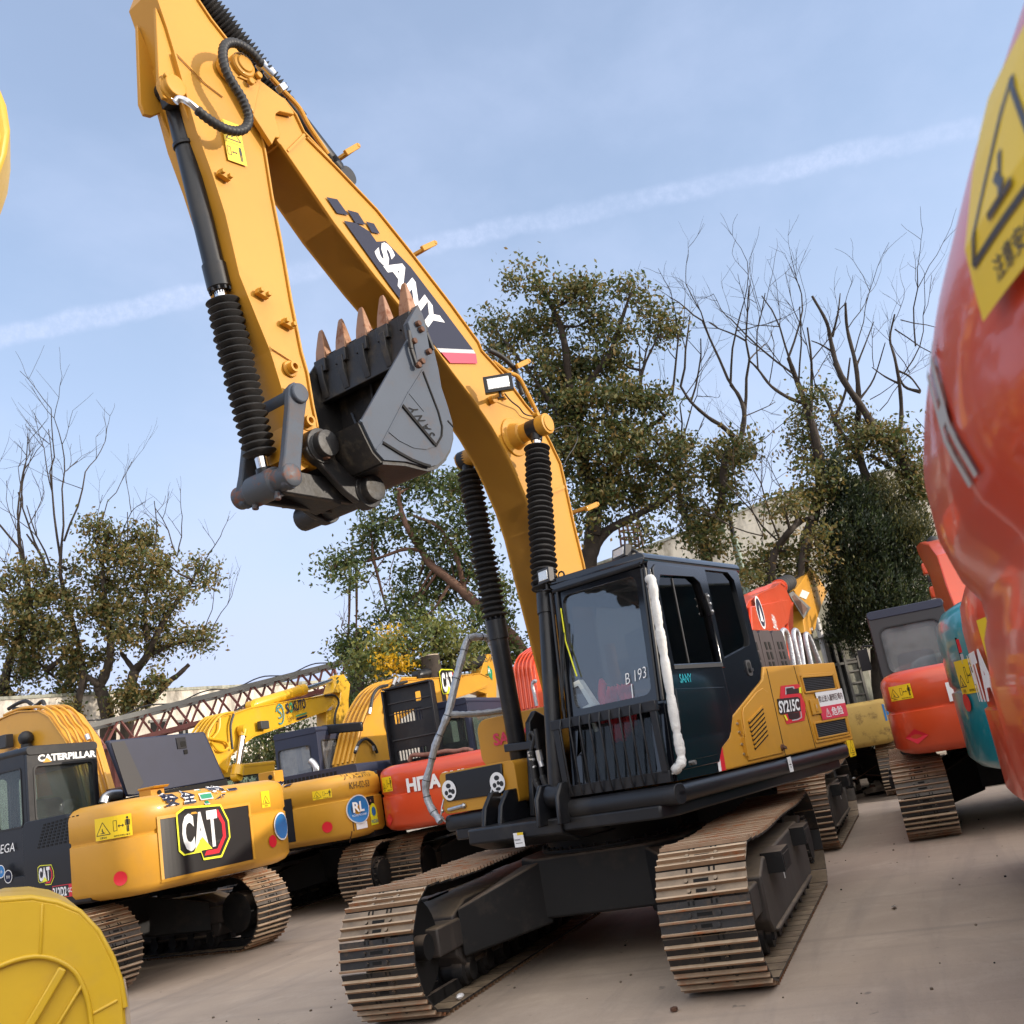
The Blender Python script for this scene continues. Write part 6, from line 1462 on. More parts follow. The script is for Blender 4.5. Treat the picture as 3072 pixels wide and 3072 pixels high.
bu = F3.XZ('g3', [(1470, 600), (1440, 420), (1432, 270), (1470, 200), (1510, 165), (1600, 180)], -.1)
yb = -.1
bu = F3.XZ('g3', [(1480, 640), (1452, 420), (1436, 290), (1468, 205), (1510, 165), (1600, 100), (1700, 60)], yb)
bl = [(a_ + .62, b_ - .12) for a_, b_ in bu[:4]] + [(a_ + .35, b_ - .62) for a_, b_ in bu[4:]]
bo3 = boom_part(e3, bu, bl, yb - .22, yb + .22, 'orange')
hoses(bo3, [[V(a_[0] - .03, yb - .16 + .08 * i, a_[1] + .04) for a_ in bu[:6]] for i in range(5)], .022, 'orange')
gr3 = MB(); gr3.tube(spline([F3.X('g3', *q, -1.2) for q in ((1545, 600), (1525, 500), (1510, 430), (1525, 395), (1545, 400))], 5), .028, 8); gr3.build('wrapped_handrail', 'foil', e3)

# ---------------------------------------------------------------- orange machine straight behind the main one
e9, F9 = machine('excavator', 'orange excavator right behind the middle machine, with a yellow arm above its cover', -6.6, -.05, 180, 'red-orange excavators in the rear row')
base_deck(e9)
w9, c9_ = add_weight(e9, 'orange', -1.75, 1.02, 2.74, 3.8, 1.03, 2.0, 1.56)
add_cab(e9, -1.0, .75, .28, 1.27, 1.2, 2.85, 'black', 'glassgreen')
yb = -.95
bu = F9.XZ('g8', [(30, 900), (60, 760), (110, 620), (200, 560), (300, 520), (345, 485), (380, 510)], yb - .2)
bl = F9.XZ('g8', [(330, 900), (350, 830), (390, 790), (420, 700), (432, 620)], yb - .2)
bo9 = boom_part(e9, bu, bl, yb - .2, yb + .2, 'orange')
wl9 = MB(); q = [F9.Y('g8', *a_, yb - .2) for a_ in ((170, 670), (380, 640), (430, 690), (430, 1000), (390, 800), (330, 850), (170, 800))]
q0 = F9.XZ('g8', [(130, 650), (400, 600), (435, 640), (435, 1040), (405, 1040), (398, 770), (330, 830), (140, 820)], yb - .24); wl9.prism(q0, yb - .24, yb - .2); wl9.build('boom_side_plate', 'orange', bo9, bevel=.01)
a_, b_ = F9.Y('g8', 120, 620, yb), F9.Y('g8', 505, 425, yb); Ln = (b_ - a_).length; hydraulic(e9, 'arm_cylinder', a_, b_, Ln * .42, .13, .055, (Ln * .44, Ln * .62), .17, .1, 0, barrel_mat='orange', nseg=9)
am9 = F9.XZ('g8', [(480, 430), (500, 400), (540, 400), (560, 430), (600, 490), (645, 550), (600, 640), (555, 760), (545, 820), (510, 865), (460, 850), (440, 690), (385, 545), (430, 500)], yb)
a9 = MB(); a9.prism(am9, yb - .16, yb + .16); a9o = a9.build('arm', 'sany', e9, bevel=.015)
rp_ = MB(); q = F9.XZ('g8', [(400, 560), (430, 540), (560, 660), (510, 740)], yb - .17); rp_.prism(q, yb - .175, yb - .16, 'y', 0); q = F9.XZ('g8', [(420, 580), (440, 565), (535, 665), (505, 715)], yb - .17); rp_.prism(q, yb - .18, yb - .172, 'y', 1)
q = F9.XZ('g8', [(500, 530), (550, 550), (525, 600), (480, 580)], yb - .17); rp_.prism(q, yb - .178, yb - .16, 'y', 2)
c = F9.Y('g8', 510, 420, yb); rp_.cyl((c.x, yb - .22, c.z), (c.x, yb + .22, c.z), .13, n=20, mi=3); c = F9.Y('g8', 507, 835, yb); rp_.cyl((c.x, yb - .2, c.z), (c.x, yb + .2, c.z), .06, n=16, mi=4)
rp_.build('arm_hardware', ['cranegrey', 'rust', 'offwhite', 'rust', 'steel'], a9o, bevel=.006)
d = Decal(); o_ = F9.Y('g8', 195, 790, yb - .245); r_ = F9.Y('g8', 240, 780, yb - .245); sx = 1 if r_.x > o_.x else -1; w_ = abs(r_.x - o_.x); d.disc(w_ / 2, .2, w_ / 2, 0, .001, 20, .22); d.disc(w_ / 2, .2, w_ * .42, 1, .002, 20, .19); d.poly([(w_ * .3, .08), (w_ * .7, .08), (w_ * .5, .3)], 0, .003)
o5 = F9.Y('g8', 290, 790, yb - .245); d.text('土砂禁止', abs(o5.x - o_.x), .06, .5, .22, 0, .002, .02)
d.put('lettering', ['white', 'ink'], bo9, lambda x, y, q: V(o_.x + sx * x, yb - .242 - q, o_.z + y))

# ---------------------------------------------------------------- orange machine to the right
e5, F5 = machine('excavator', 'orange excavator with large dusty rear window, one track facing the camera', -6.46, 3.67, 181.7, 'red-orange excavators in the rear row')
base_deck(e5)
w5, c5_ = add_weight(e5, 'orange', -1.75, 1.0, 2.74, 3.8, 1.0, 1.97, 1.5)
d = Decal(); warn(d, .33, .17); wd(d, 'warning_label', ['yelv', 'blackv'], w5, F5, c5_, 'g8', 1153, 1340)
d = Decal(); d.poly([(-.15, 0), (0, -.085), (.15, 0), (0, .085)], 0, .01); wd(d, 'reflector', ['redv'], w5, F5, c5_, 'g8', 1330, 1592)
d = Decal(); d.text('HITACHI', 0, 0, 1.15, .22, 0, .002, .045); wd(d, 'lettering', ['white'], w5, F5, c5_, 'g8', 1575, 1340, .016)
cs = MB(); p0, p1 = pxs(w5, F5, 'g8', 1200, 1420), pxs(w5, F5, 'g8', 1600, 1360)
cl5 = F5.X('g8', 975, 745, -1.05); cr5 = F5.X('g8', 1520, 640, -1.05)
k5 = add_cab(e5, -1.05, .7, cr5.y, cl5.y, 1.2, 2.78, 'dgrey', 'glassdust', (cr5.y + .09, 1.98, cl5.y - .10, 2.60, .11), roofmat='navy')
hb = MB(); hb.prism(rrect(-1.1, 1.9, .55, 2.14, .06), -1.9, -1.2, 'x'); hb.build('engine_hood', 'navy', e5, bevel=.03)
mr_ = MB(); c = F5.Y('g8', 950, 1040, 1.5); mr_.obox(c, V(.04, 0, 0), V(0, .08, 0), V(0, 0, .17)); mr_.tube([c + V(0, 0, .17), c + V(0, -.02, .22), c + V(.2, -.25, .2)], .015, 6); mr_.build('wing_mirror', 'black', e5, bevel=.03)
yb = -.15
bu = F5.XZ('g8', [(1660, 760), (1600, 540), (1540, 380), (1470, 250), (1410, 190), (1440, 165), (1520, 200)], yb)
bq = [F5.Y('g8', *q, yb) for q in ((1640, 760), (1740, 730), (1640, 480), (1570, 260), (1500, 180), (1430, 170), (1400, 200), (1420, 260), (1510, 420), (1560, 600))]
b5 = MB(); b5.prism([(p_.x, p_.z) for p_ in bq], yb - .2, yb + .2); b5o = b5.build('boom', 'orange', e5, bevel=.02)
hoses(b5o, [[F5.Y('g8', x_ + 8 * i, y_, yb - .22) for x_, y_ in ((1650, 740), (1590, 560), (1540, 420), (1490, 300), (1450, 240))] for i in range(3)], .025, 'orange')
hoses(b5o, [[F5.Y('g8', *q, yb - .26) for q in ((1640, 760), (1590, 600), (1540, 430), (1500, 360), (1440, 330))]], .05, 'cranegrey', 'boom_rod')
lm = MB()
for q in ((1500, 540), (1440, 370)): c = F5.Y('g8', *q, yb - .1); lm.obox(c, V(.16, 0, 0), V(0, .2, 0), V(0, 0, .12))
lm.build('boom_block', 'orange', b5o, bevel=.03)
lm = MB(); c = F5.Y('g8', 1460, 450, yb - .15); lm.obox(c, V(.14, 0, 0), V(0, .15, 0), V(0, 0, .06)); c = F5.Y('g8', 1450, 190, yb); lm.ball(c, .13, 10); lm.tube(spline([F5.Y('g8', *q, yb - .3) for q in ((1530, 620), (1570, 700), (1600, 760))], 5), .03, 6); lm.build('boom_lamp', 'rubber', b5o, bevel=.01)

# ---------------------------------------------------------------- machine behind the open hood (long flat boom)
e4, F4 = machine('excavator', 'bright yellow excavator with level boom and green lettering, standing behind the open navy hood', -8.6, -9.6, 178, 'yellow excavators parked on the left')
base_deck(e4); add_weight(e4, 'kom', -1.75, 1.0, 2.7, 4.2, 1.05, 1.95); add_cab(e4, -1.0, .75, .28, 1.27, 1.2, 2.6, 'kom', 'glassgreen')
yb = -.1
bu = F4.XZ('g2', [(440, 1100), (380, 960), (350, 860), (400, 760), (470, 690), (560, 670), (700, 620), (900, 585), (1180, 540), (1310, 515), (1390, 530)], yb - .2)
bl = F4.XZ('g2', [(500, 1150), (530, 1010), (580, 960), (640, 910), (720, 850), (880, 795), (1120, 710), (1320, 640), (1390, 560)], yb - .2)
bo4 = boom_part(e4, bu, bl, yb - .2, yb + .2, 'kom')
hoses(bo4, [[V(a_[0] - .03, yb - .2 + .1 * i, a_[1] + .04) for a_ in bu[:6]] for i in range(5)], .024, 'kom')
hoses(bo4, [[F4.Y('g2', *q, yb - .25) for q in ((350, 870), (420, 880), (490, 900), (520, 960))], [F4.Y('g2', *q, yb - .25) for q in ((370, 900), (430, 970), (500, 960), (520, 900))], [F4.Y('g2', *q, yb - .25) for q in ((440, 700), (430, 800), (380, 870))]], .024, 'kom', 'looping_pipe')
hoses(bo4, [[F4.Y('g2', *q, yb - .26) for q in ((555, 670), (530, 760), (535, 870), (545, 960))], [F4.Y('g2', *q, yb + .1) for q in ((560, 660), (620, 610), (700, 575), (860, 555), (980, 545), (1090, 450))], [F4.Y('g2', *q, yb - .22) for q in ((1310, 515), (1390, 515), (1425, 570), (1400, 650), (1390, 730), (1400, 780))]], .026, 'rubber', 'boom_hose')
a_, b_ = F4.Y('g2', 700, 600, yb), F4.Y('g2', 1390, 385, yb); Ln = (b_ - a_).length; hydraulic(e4, 'arm_cylinder', a_, b_, Ln * .60, .11, .05, None, .1, .1, 0, barrel_mat='kom')
am4 = F4.XZ('g2', [(1375, 365), (1425, 345), (1445, 380), (1480, 430), (1465, 560), (1470, 770), (1400, 785), (1285, 785), (1280, 650), (1330, 640), (1390, 580), (1400, 500), (1335, 500)], yb)
a4 = MB(); a4.prism(am4, yb - .14, yb + .14); a4.build('arm', 'kom', e4, bevel=.015)
a_, b_ = F4.Y('g2', 580, 1180, yb - .3), F4.Y('g2', 635, 800, yb - .3); Ln = (b_ - a_).length; hydraulic(e4, 'boom_cylinder', a_, b_, Ln * .22, .10, .06, None, .1, .1, 0, barrel_mat='kom')
lm = MB(); c = F4.Y('g2', 800, 760, yb - .28); lm.obox(c, V(.13, 0, 0), V(0, .05, 0), V(0, 0, .08)); lm.build('boom_lamp', 'dgrey', bo4, bevel=.01)
o_ = F4.Y('g2', 995, 690, yb - .21); r_ = F4.Y('g2', 1158, 640, yb - .21); ex_ = (r_ - o_).normalized(); wT = (r_ - o_).length; d = Decal()
d.text('S', 0, .05, wT * .15, .22, 1, .002, .03); d.text('O', wT * .165, .05, wT * .17, .22, 2, .002, .035); d.text('KUTO', wT * .35, .05, wT * .65, .22, 1, .002, .03)
d.rect(wT * .45, -.06, wT, -.03, 2, .002); d.rect(wT * .45, -.13, wT, -.09, 1, .002); d.text('ソクト', .03, -.13, wT * .34, .11, 1, .002, .0)
for i in range(10): t0, t1 = -2.2 + i * .5, -1.7 + i * .5; d.line(-.22 + .13 * math.cos(t0), .09 + .2 * math.sin(t0), -.22 + .13 * math.cos(t1), .09 + .2 * math.sin(t1), .03, 3, .002)
d.text('S', -.29, -.0, .14, .24, 3, .003, -.01)
d.put('lettering', ['white', 'ink', 'greenv', 'teal'], bo4, lambda x, y, q: o_ + ex_ * x + V(0, -q, y))

# ---------------------------------------------------------------- old yellow machine further back on the right
e10, F10 = machine('excavator', 'faded yellow excavator with chipped paint, between the middle machine and the orange one', -13.5, .9, 180, None)
base_deck(e10); w10, c10_ = add_weight(e10, 'old', -1.7, .95, 2.74, 5.5, .95, 1.75, None, .08)
add_cab(e10, -.9, .75, .9, 1.32, 1.2, 2.55, 'black', 'glassdark')
bx = MB(); bx.box(-1.6, -.9, -1.2, .6, 1.2, 1.72); bx.build('engine_bay', 'chassis', e10, bevel=.03)
d = Decal(); d.rect(0, 0, .12, .3, 0); wd(d, 'blue_marking', ['bluev'], w10, F10, c10_, 'g8', 1100, 1480)
d = Decal(); d.text('HYUNDAI', 0, 0, .8, .2, 0, .001, .01); 

# ---------------------------------------------------------------- the row on the right: rears towards the lane
e6, F6 = machine('excavator', 'teal excavator on the right, its counterweight with tail light and label', -.5, 5.75, 90, None)
base_deck(e6); w6, c6_ = add_weight(e6, 'teal', -1.6, 1.12, 2.72, 3.0, .98, 2.30, 1.62, .22)
add_cab(e6, -.95, .75, .28, 1.27, 1.2, 2.85, 'teal', 'glassgreen')
h6 = MB(); h6.prism(rrect(-1.2, 2.0, .3, 2.36, .12), -1.9, -.5, 'x'); h6.build('engine_hood', 'teal', e6, bevel=.05)
d = Decal(); d.rect(0, 0, .34, .22, 0, 0); d.rect(.015, .10, .325, .205, 1, .002); d.rect(.015, .015, .325, .09, 2, .002); wd(d, 'tail_light', ['slot', 'redv', 'greyv'], w6, F6, c6_, 'g8', 1665, 1080)
d = Decal(); warn(d, .30, .26); wd(d, 'warning_label', ['yelv', 'blackv'], w6, F6, c6_, 'g8', 1665, 1290)
d = Decal(); d.disc(0, 0, .07, 0, .01); wd(d, 'reflector', ['redv'], w6, F6, c6_, 'g8', 1705, 1345)
e7, F7 = machine('excavator', 'red-orange excavator between the teal one and the nearest red one on the right', 2.75, 5.81, 90, 'red-orange excavators of the right row')
base_deck(e7); w7, c7_ = add_weight(e7, 'red', -1.6, 1.12, 2.72, 3.2, .95, 2.25, 1.5, .3)
add_cab(e7, -.95, .75, .28, 1.27, 1.2, 2.85, 'black', 'glassgreen')
p0 = pxs(w7, F7, 'g8', 1815, 1340); d = Decal(); d.text('HITACHI', 0, 0, 1.5, .27, 0, .002, .05); d.put('lettering', ['white'], c7_, w7.fn(p0[0] + .05, p0[1], .018))
d = Decal(); warn(d, .3, .3, False); wd(d, 'warning_label', ['yelv', 'blackv'], w7, F7, c7_, 'g8', 1890, 1180)
e8, F8 = machine('excavator', 'nearest red-orange excavator, its glossy rounded rear filling the right edge of the photo', 7.55, 5.572, 90, 'red-orange excavators of the right row')
base_deck(e8)
w8 = Weight(-1.6, 1.13, 2.74, 3.0)
c8_ = w8.mesh([(.92, .30), (.96, .20), (1.04, .11), (1.16, .05), (1.30, .035), (1.45, .02), (1.60, .02), (1.68, .03), (1.71, .042), (1.75, .042), (1.79, .02), (1.86, .004), (1.94, .006), (2.02, .035), (2.12, .085), (2.22, .145), (2.32, .215), (2.42, .31), (2.48, .42)]).build('counterweight', 'red', e8, smooth=80)
p0 = pxs(w8, F8, 'c8', 555, 1080); d = Decal(); warn(d, .36, .19); d.put('warning_label', ['yelv', 'blackv'], c8_, w8.fn(p0[0], p0[1], .012))
p0 = pxs(w8, F8, 'c8', 440, 1640); d = Decal(); d.rect(0, 0, .022, .15, 0, .001, 2, 8); d.rect(.05, 0, .072, .15, 0, .001, 2, 8); d.rect(.022, .065, .05, .085, 0, .001, 2, 2); d.put('lettering', ['greyv'], c8_, w8.fn(p0[0] + .05, p0[1], .003))
add_cab(e8, -.95, .75, .28, 1.27, 1.2, 2.95, 'black', 'glassgreen')
# ================================================================ near yellow bucket at the lower left
P0 = depth_pt('f', 60, 1900, 3.5); a11 = rad(137)
x11 = P0.x - (math.cos(a11) * 6.6 + math.sin(a11) * .62); y11 = P0.y - (math.sin(a11) * 6.6 - math.cos(a11) * .62)
e11 = thing('excavator', 'nearest yellow excavator at the lower left, only its painted bucket and arm in view', 'excavator', (x11, y11, 0), a11)
F11 = Fr(x11, y11, a11)
yp = -.62
ring = F11.XZ('f', [(-190, 1850), (-130, 1762), (-60, 1712), (0, 1692), (60, 1688), (110, 1696), (150, 1714), (185, 1750), (212, 1800), (228, 1850), (236, 1895), (240, 1960), (236, 2060), (215, 2180), (60, 2230), (-140, 2120)], yp)
bkm = MB(); bkm.prism(ring, yp, yp + .035); bkm.prism(ring, -yp - .035, -yp)
bkm.ribbon(ring[:-2], yp + .035, -yp - .035, .035, side=-1)
b11 = bkm.build('bucket', 'near', e11, bevel=.008)
rb = MB()
def onp(pts): return [V(q[0], yp, q[1]) for q in F11.XZ('f', pts, yp)]
def bead(pts, w, t, mb=rb):
    q = onp(pts)
    for a_, b_ in zip(q, q[1:]): mb.bar(a_ - V(0, t / 2, 0), b_ - V(0, t / 2, 0), t * 2 if False else w, t, 0, (0, 1, 0))
inner = [(-130, 1900), (-60, 1850), (0, 1822), (40, 1808), (75, 1804), (110, 1812), (140, 1832), (158, 1865), (168, 1900), (174, 1960), (178, 2040)]
rp = onp(inner + [(236, 2040), (236, 1960), (228, 1850), (205, 1800), (180, 1752), (150, 1722), (110, 1706), (60, 1697), (0, 1701), (-60, 1720), (-125, 1768)])
rb.prism([(q.x, q.z) for q in rp], yp - .012, yp - .0005)
bead([(118, 1826), (40, 1960)], .03, .028); bead([(158, 1852), (86, 1970)], .012, .02)
bead([(80, 1704), (76, 1802)], .012, .018); bead([(174, 1912), (222, 1886)], .012, .018)
rbo = rb.build('side_rib', 'near', b11, bevel=.006)
pts = onp(inner); wd_ = MB()
wd_.tube([q - V(0, .012, 0) for q in spline(pts, 4)], .009, 7); wd_.tube([q - V(0, .004, 0) for q in onp([(0, 1699), (60, 1694), (110, 1703), (150, 1720), (185, 1757), (212, 1806), (228, 1852), (236, 1900)])], .010, 7)
wd_.build('weld_bead', 'near', b11, smooth=60)
eg = MB(); q = onp([(229, 1850), (237, 1895), (241, 1960)]); eg.tube([a_ + V(0, .02, 0) for a_ in q], .016, 7); eg.build('worn_edge', 'cut', b11)
el = F11.XZ('f', [(-30, 120), (-2, 165), (12, 200), (19, 245), (13, 290), (0, 328), (-40, 420), (-130, 520), (-230, 480), (-170, 160)], -.25)
pin = (F11.XZ('f', [(-120, 2000)], 0))[0]
am = MB(); am.prism([el[6], el[7], (pin[0] - .15, pin[1]), (pin[0] + .05, pin[1] - .1), (pin[0] + .2, pin[1] + .1)], -.18, .18); am.build('arm', 'near', e11, bevel=.02)
bm_ = MB(); bm_.prism(el, -.27, .1); bm_.prism([el[9], el[8], (2.6, 5.2), (.5, 2.2), (.1, 2.0), (.2, 2.6), (2.2, 5.9)], -.25, .12); bm_.build('boom', 'near', e11, bevel=.02)
bm_ = MB(); bm_.tube([V(q_[0], -.285, q_[1]) for q_ in [((el[i][0] * .9 + el[8][0] * .1), (el[i][1] * .9 + el[8][1] * .1)) for i in range(0, 7)]], .014, 6); bm_.build('edge_bead', 'near', e11)
undercarriage(e11); base_deck(e11); add_weight(e11, 'near', -1.75, 1.0, 2.7, 4.2, 1.05, 2.0); add_cab(e11, -1.0, .75, .28, 1.27, 1.2, 2.9, 'near', 'glassgreen')

# ================================================================ ground
def flat(name, mat, pts, z):
    g = MB(); g.add([(a, b, z) for a, b in pts], [tuple(range(len(pts)))]); return struct(g.build(name, mat, smooth=0))
flat('ground', 'concrete', [(-400, -400), (400, -400), (400, 400), (-400, 400)], 0)
flat('soil_strip', 'soil', [(-10.6, -4), (-10.9, 1), (-10.4, 3.5), (-10.7, 12), (-23, 14), (-23, -6), (-16, -8)], .004)
rnd = random.Random(4)
pb = MB()
for i in range(190):
    D_ = rnd.uniform(0, 1) ** 1.5; x = lerp(6.5, -8, D_); y = rnd.uniform(-3.5, 3.4); r = rnd.uniform(.005, .016)
    pb.ball((x, y, r * .4), r, 6, 0 if rnd.random() < .7 else 1, (1.2, .9, .7))
stuff(pb.build('loose_grit', ['soil', 'slot']), 'scattered dark grit and small stones lying on the concrete yard', 'grit')
lt = MB(); c = Fr(0, 0, 0).Z('c1', 0, 0, 0); 
for k_, q, s_ in (('d2', (330, 1833), .03),):
    p_ = Fr(0, 0, 0).Z(k_, *q, 0); lt.ball((p_.x, p_.y, .015), .028, 7, 0, (1.3, 1, .6))
tag(lt.build('stone', 'rust'), 'small dark stone on the concrete in front of the right-hand track', 'stone')
def depth_z0(k, x, y): return Fr(0, 0, 0).Z(k, x, y, 0)
lf_ = MB(); p_ = depth_z0('f', 1687, 1714); lf_.prism([(-.07, 0), (.0, .025), (.09, .01), (.02, -.02)], .0, .006, 'z'); lf_.xf(lambda v: V(p_.x + v.x, p_.y + v.y, .006 + v.z + .03 * max(0, v.x) / .09)); tag(lf_.build('leaf', 'wrap'), 'pale scrap of plastic lying alone on the concrete yard', 'litter')
p_ = depth_z0('s', 2730, 2490); lf_ = MB(); lf_.box(p_.x - .06, p_.x + .05, p_.y - .04, p_.y + .05, .004, .03); tag(lf_.build('lump', 'slot', bevel=.01), 'small black lump on the ground left of the single facing track', 'debris')
pp = Fr(0, 0, 0).Y('d1', 1140, 1615, -.93); lf_ = MB(); lf_.ball((pp.x, pp.y, pp.z), .035, 8, 0, (1.5, .8, .6)); tag(lf_.build('paper_scrap', 'white'), 'crumpled white paper lying in the left track of the middle machine', 'litter')
# rubble between the rows
rb2 = MB(); c0_ = depth_z0('f', 1660, 1500); 
for i in range(230):
    x = c0_.x - abs(rnd.gauss(0, 1.6)); y = c0_.y + rnd.gauss(.4, 1.5); hmax = max(.05, .75 - .28 * abs(y - c0_.y) - .14 * abs(x - c0_.x + 1.5)); z = rnd.uniform(0, hmax)
    if rnd.random() < .5:
        d_ = V(rnd.gauss(0, 1), rnd.gauss(0, 1), rnd.gauss(0, .45)).normalized() * rnd.uniform(.15, .5); m_ = V(rnd.gauss(0, .1), rnd.gauss(0, .1), rnd.uniform(0, .22))
        rb2.tube(spline([V(x, y, z) - d_, V(x, y, z) + m_, V(x, y, z) + d_], 4), rnd.uniform(.008, .022), 5, rnd.choice((0, 1, 1)))
    else: rb2.obox((x, y, z), V(rnd.uniform(.04, .2), rnd.gauss(0, .05), rnd.gauss(0, .06)), V(rnd.gauss(0, .03), rnd.uniform(.03, .14), 0), V(0, 0, rnd.uniform(.015, .06)), rnd.choice((0, 2, 2, 3)))
stuff(rb2.build('scrap_heap', ['rust', 'chassis', 'soil', 'cranegrey'], smooth=0), 'tangled heap of scrap metal and rubble behind the rear of the middle machine', 'scrap heap')

# ================================================================ buildings
def wall_building(name, label, p0, p1, top, thick, mat, parapet=.18, wins=()):
    """a plain hall: its long wall from p0 to p1, body behind it; top: list of (fraction, height)"""
    p0, p1 = Vector((*p0, 0)), Vector((*p1, 0)); d_ = (p1 - p0); Lw = d_.length; ang = math.atan2(d_.y, d_.x); zt = max(h for _, h in top)
    t = thing(name, label, 'building', (p0.x, p0.y, 0), ang)
    m = MB(); poly = [(0, -zt), (Lw, -zt)] + [(f_ * Lw, h - zt) for f_, h in reversed(top)]
    m.prism(poly, 0, thick, 'y', 0, [[(a, b - zt) for a, b in w] for w in wins])
    o = m.build('wall', mat, t, smooth=0); o.location.z = zt
    cp = MB(); up_ = [(f_ * Lw, h) for f_, h in top]
    for a_, b_ in zip(up_, up_[1:]): cp.bar((a_[0], thick / 2, a_[1] + parapet * .25), (b_[0], thick / 2, b_[1] + parapet * .25), thick + .08, parapet * .5)
    cp.build('coping', 'plaster3', t, smooth=0)
    return t, o, Lw, zt
t, o, Lw, zt = wall_building('warehouse', 'long low white warehouse with stained wall behind the left trees and lattice boom', (-2, -24.3), (-34, -13.6), [(0, 5.95), (1, 5.85)], 9, 'plaster2')
FW = Fr(-2, -24.3, math.atan2(10.7, -32))
wn = MB()
for q0, q1 in ((('g1', 1745, 650), ('g1', 1925, 790)), (('g2', 95, 740), ('g2', 175, 830))):
    a_, b_ = FW.Y(*q0, 0), FW.Y(*q1, 0); x0, x1 = sorted((a_.x, b_.x)); z1, z0 = max(a_.z, b_.z), min(a_.z, b_.z)
    wn.box(x0, x1, -.03, .0, z0 - .3, z1, 0); wn.box((x0 + x1) / 2 - .04, (x0 + x1) / 2 + .04, -.05, -.03, z0 - .3, z1, 1); wn.box(x0 - .06, x1 + .06, -.06, -.0, z1, z1 + .08, 1)
wn.build('window', ['slot', 'metalgrey'], t, smooth=0)
t, o, Lw, zt = wall_building('warehouse', 'tall cream hall with peeling plaster behind the dark conifer and the bare trees', (-25.2, -9), (-23.6, 14), [(0, 7.8), (.217, 8.25), (.39, 8.7), (.6, 8.65), (1, 8.6)], 10, 'plaster')
sd_ = MB(); sd_.box(0, 23, 10, 10.3, 0, .4); sd_.build('plinth', 'plaster3', t)
# cage ladder on the hall's roof edge
cg, = [thing('cage_ladder', 'rusty cage ladder seen against the sky left of the cream hall', 'ladder', (-25.0, -4.9, 0), 0)]
lm = MB(); base = [depth_pt('c3', *q, 33.5) for q in ((690, 200), (680, 95), (755, 185), (742, 88))]
for x_ in (682, 700, 720, 745, 762): 
    a_, b_ = depth_pt('c3', x_ + 8, 215, 33.5), depth_pt('c3', x_ - 4, 100 + abs(x_ - 720) * .4, 33.5); lm.tube([a_ - Vector(cg.location), b_ - Vector(cg.location)], .035, 5)
for y_ in (110, 140, 172, 204): 
    lm.tube([depth_pt('c3', 680 + (y_ - 100) * .09 + 41 + 41 * math.cos(t_), y_ - 6 * math.sin(t_), 33.5) - Vector(cg.location) for t_ in [i * .42 for i in range(16)]], .028, 5)
lm.build('hoop', 'rust', cg, smooth=0)
lm = MB(); lm.tube([V(0, -.2, 0), V(0, -.2, 9.2)], .04, 5); lm.tube([V(0, .2, 0), V(0, .2, 9.2)], .04, 5)
for i in range(28): lm.tube([V(0, -.2, .4 + i * .3), V(0, .2, .4 + i * .3)], .02, 4)
lm.build('rung', 'rust', cg, smooth=0)
# shed with downpipe and window frames
hS = 21.0
def hp(k, x, y, h):
    r = ray(k, x, y); n_ = math.hypot(r[0], r[1]); return Vector(CAM_P + r / n_ * h)
sA, sB = hp('c7', 500, 840, 27.5), hp('c7', 690, 840, 28.0)
ang = math.atan2(sB.y - sA.y, sB.x - sA.x); FS = Fr(sA.x, sA.y, ang)
sh = thing('shed', 'small grey plaster shed with white downpipe and rusty window frames beside the conifer', 'shed', (sA.x, sA.y, 0), ang)
wq = [FS.Y('c7', *q, 0) for q in ((300, 620), (560, 560), (640, 530), (700, 560), (735, 700))]
m = MB(); xs = [q.x for q in wq]; m.prism([(-3.2, 0), (2.0, 0), (2.0, wq[3].z - .55), (wq[2].x, wq[2].z), (-3.2, wq[2].z + .25)], -3.5, 0, 'y', 0); m.xf(lambda v: V(v.x, -v.y - 0, v.z)); m.build('wall', 'plaster3', sh, smooth=0)
rf_ = MB(); q = [FS.Y('c7', *a_, 0) for a_ in ((650, 715), (800, 700))]; rf_.box(q[0].x, q[1].x + .15, -.9, .2, q[0].z - .04, q[0].z + .06); rf_.build('canopy', 'metalgrey', sh, bevel=.02)
dp = MB(); q = [FS.Y('c7', *a_, -.12) for a_ in ((600, 600), (612, 630), (665, 840))]; dp.tube([V(q[0].x, -.02, q[0].z), V(q[1].x, -.14, q[1].z), V(q[1].x, -.14, .0)], .075, 10); dp.ball((q[0].x, -.08, q[0].z), .11, 10); dp.build('downpipe', 'white', sh)
wf = MB(); q = [FS.Y('c7', *a_, -.5) for a_ in ((655, 725), (730, 725), (800, 725), (860, 1000))]
x0, x1, x2, zt_ = q[0].x, q[1].x, q[2].x, q[0].z
wf.box(x0, x1 - .03, -.48, -.46, .3, zt_, 1)
for x in (x0, (x0 + x1) / 2, x1, x2): wf.box(x - .035, x + .035, -.54, -.47, 0, zt_)
for i in range(7): z = zt_ - .05 - i * .3; wf.box(x1, x2, -.53, -.48, z - .02, z + .02)
wf.box(x0, x2, -.535, -.475, zt_ - .75, zt_ - .69); wf.box(x1 + .03, x2 - .03, -.475, -.46, 0, zt_, 2); wf.box(x0, x2, -.46, -.0, zt_, zt_ + .03)
wf.build('window_frame', ['cranegrey', 'slot', 'plaster3'], sh, smooth=0)
# two unseen halls added to shade the low yard and darken the cab reflections
t, o, Lw, zt = wall_building('warehouse', 'long dark hall added unseen on the sunny side to shade the yard and dim reflections', (-40, 28.5), (40, 26.0), [(0, 8.6), (1, 8.6)], 12, 'darkwall')
t, o, Lw, zt = wall_building('warehouse', 'dark hall added unseen behind the camera to darken reflections in the windscreen', (48, 40), (44, -40), [(0, 6.5), (1, 6.5)], 10, 'darkwall')
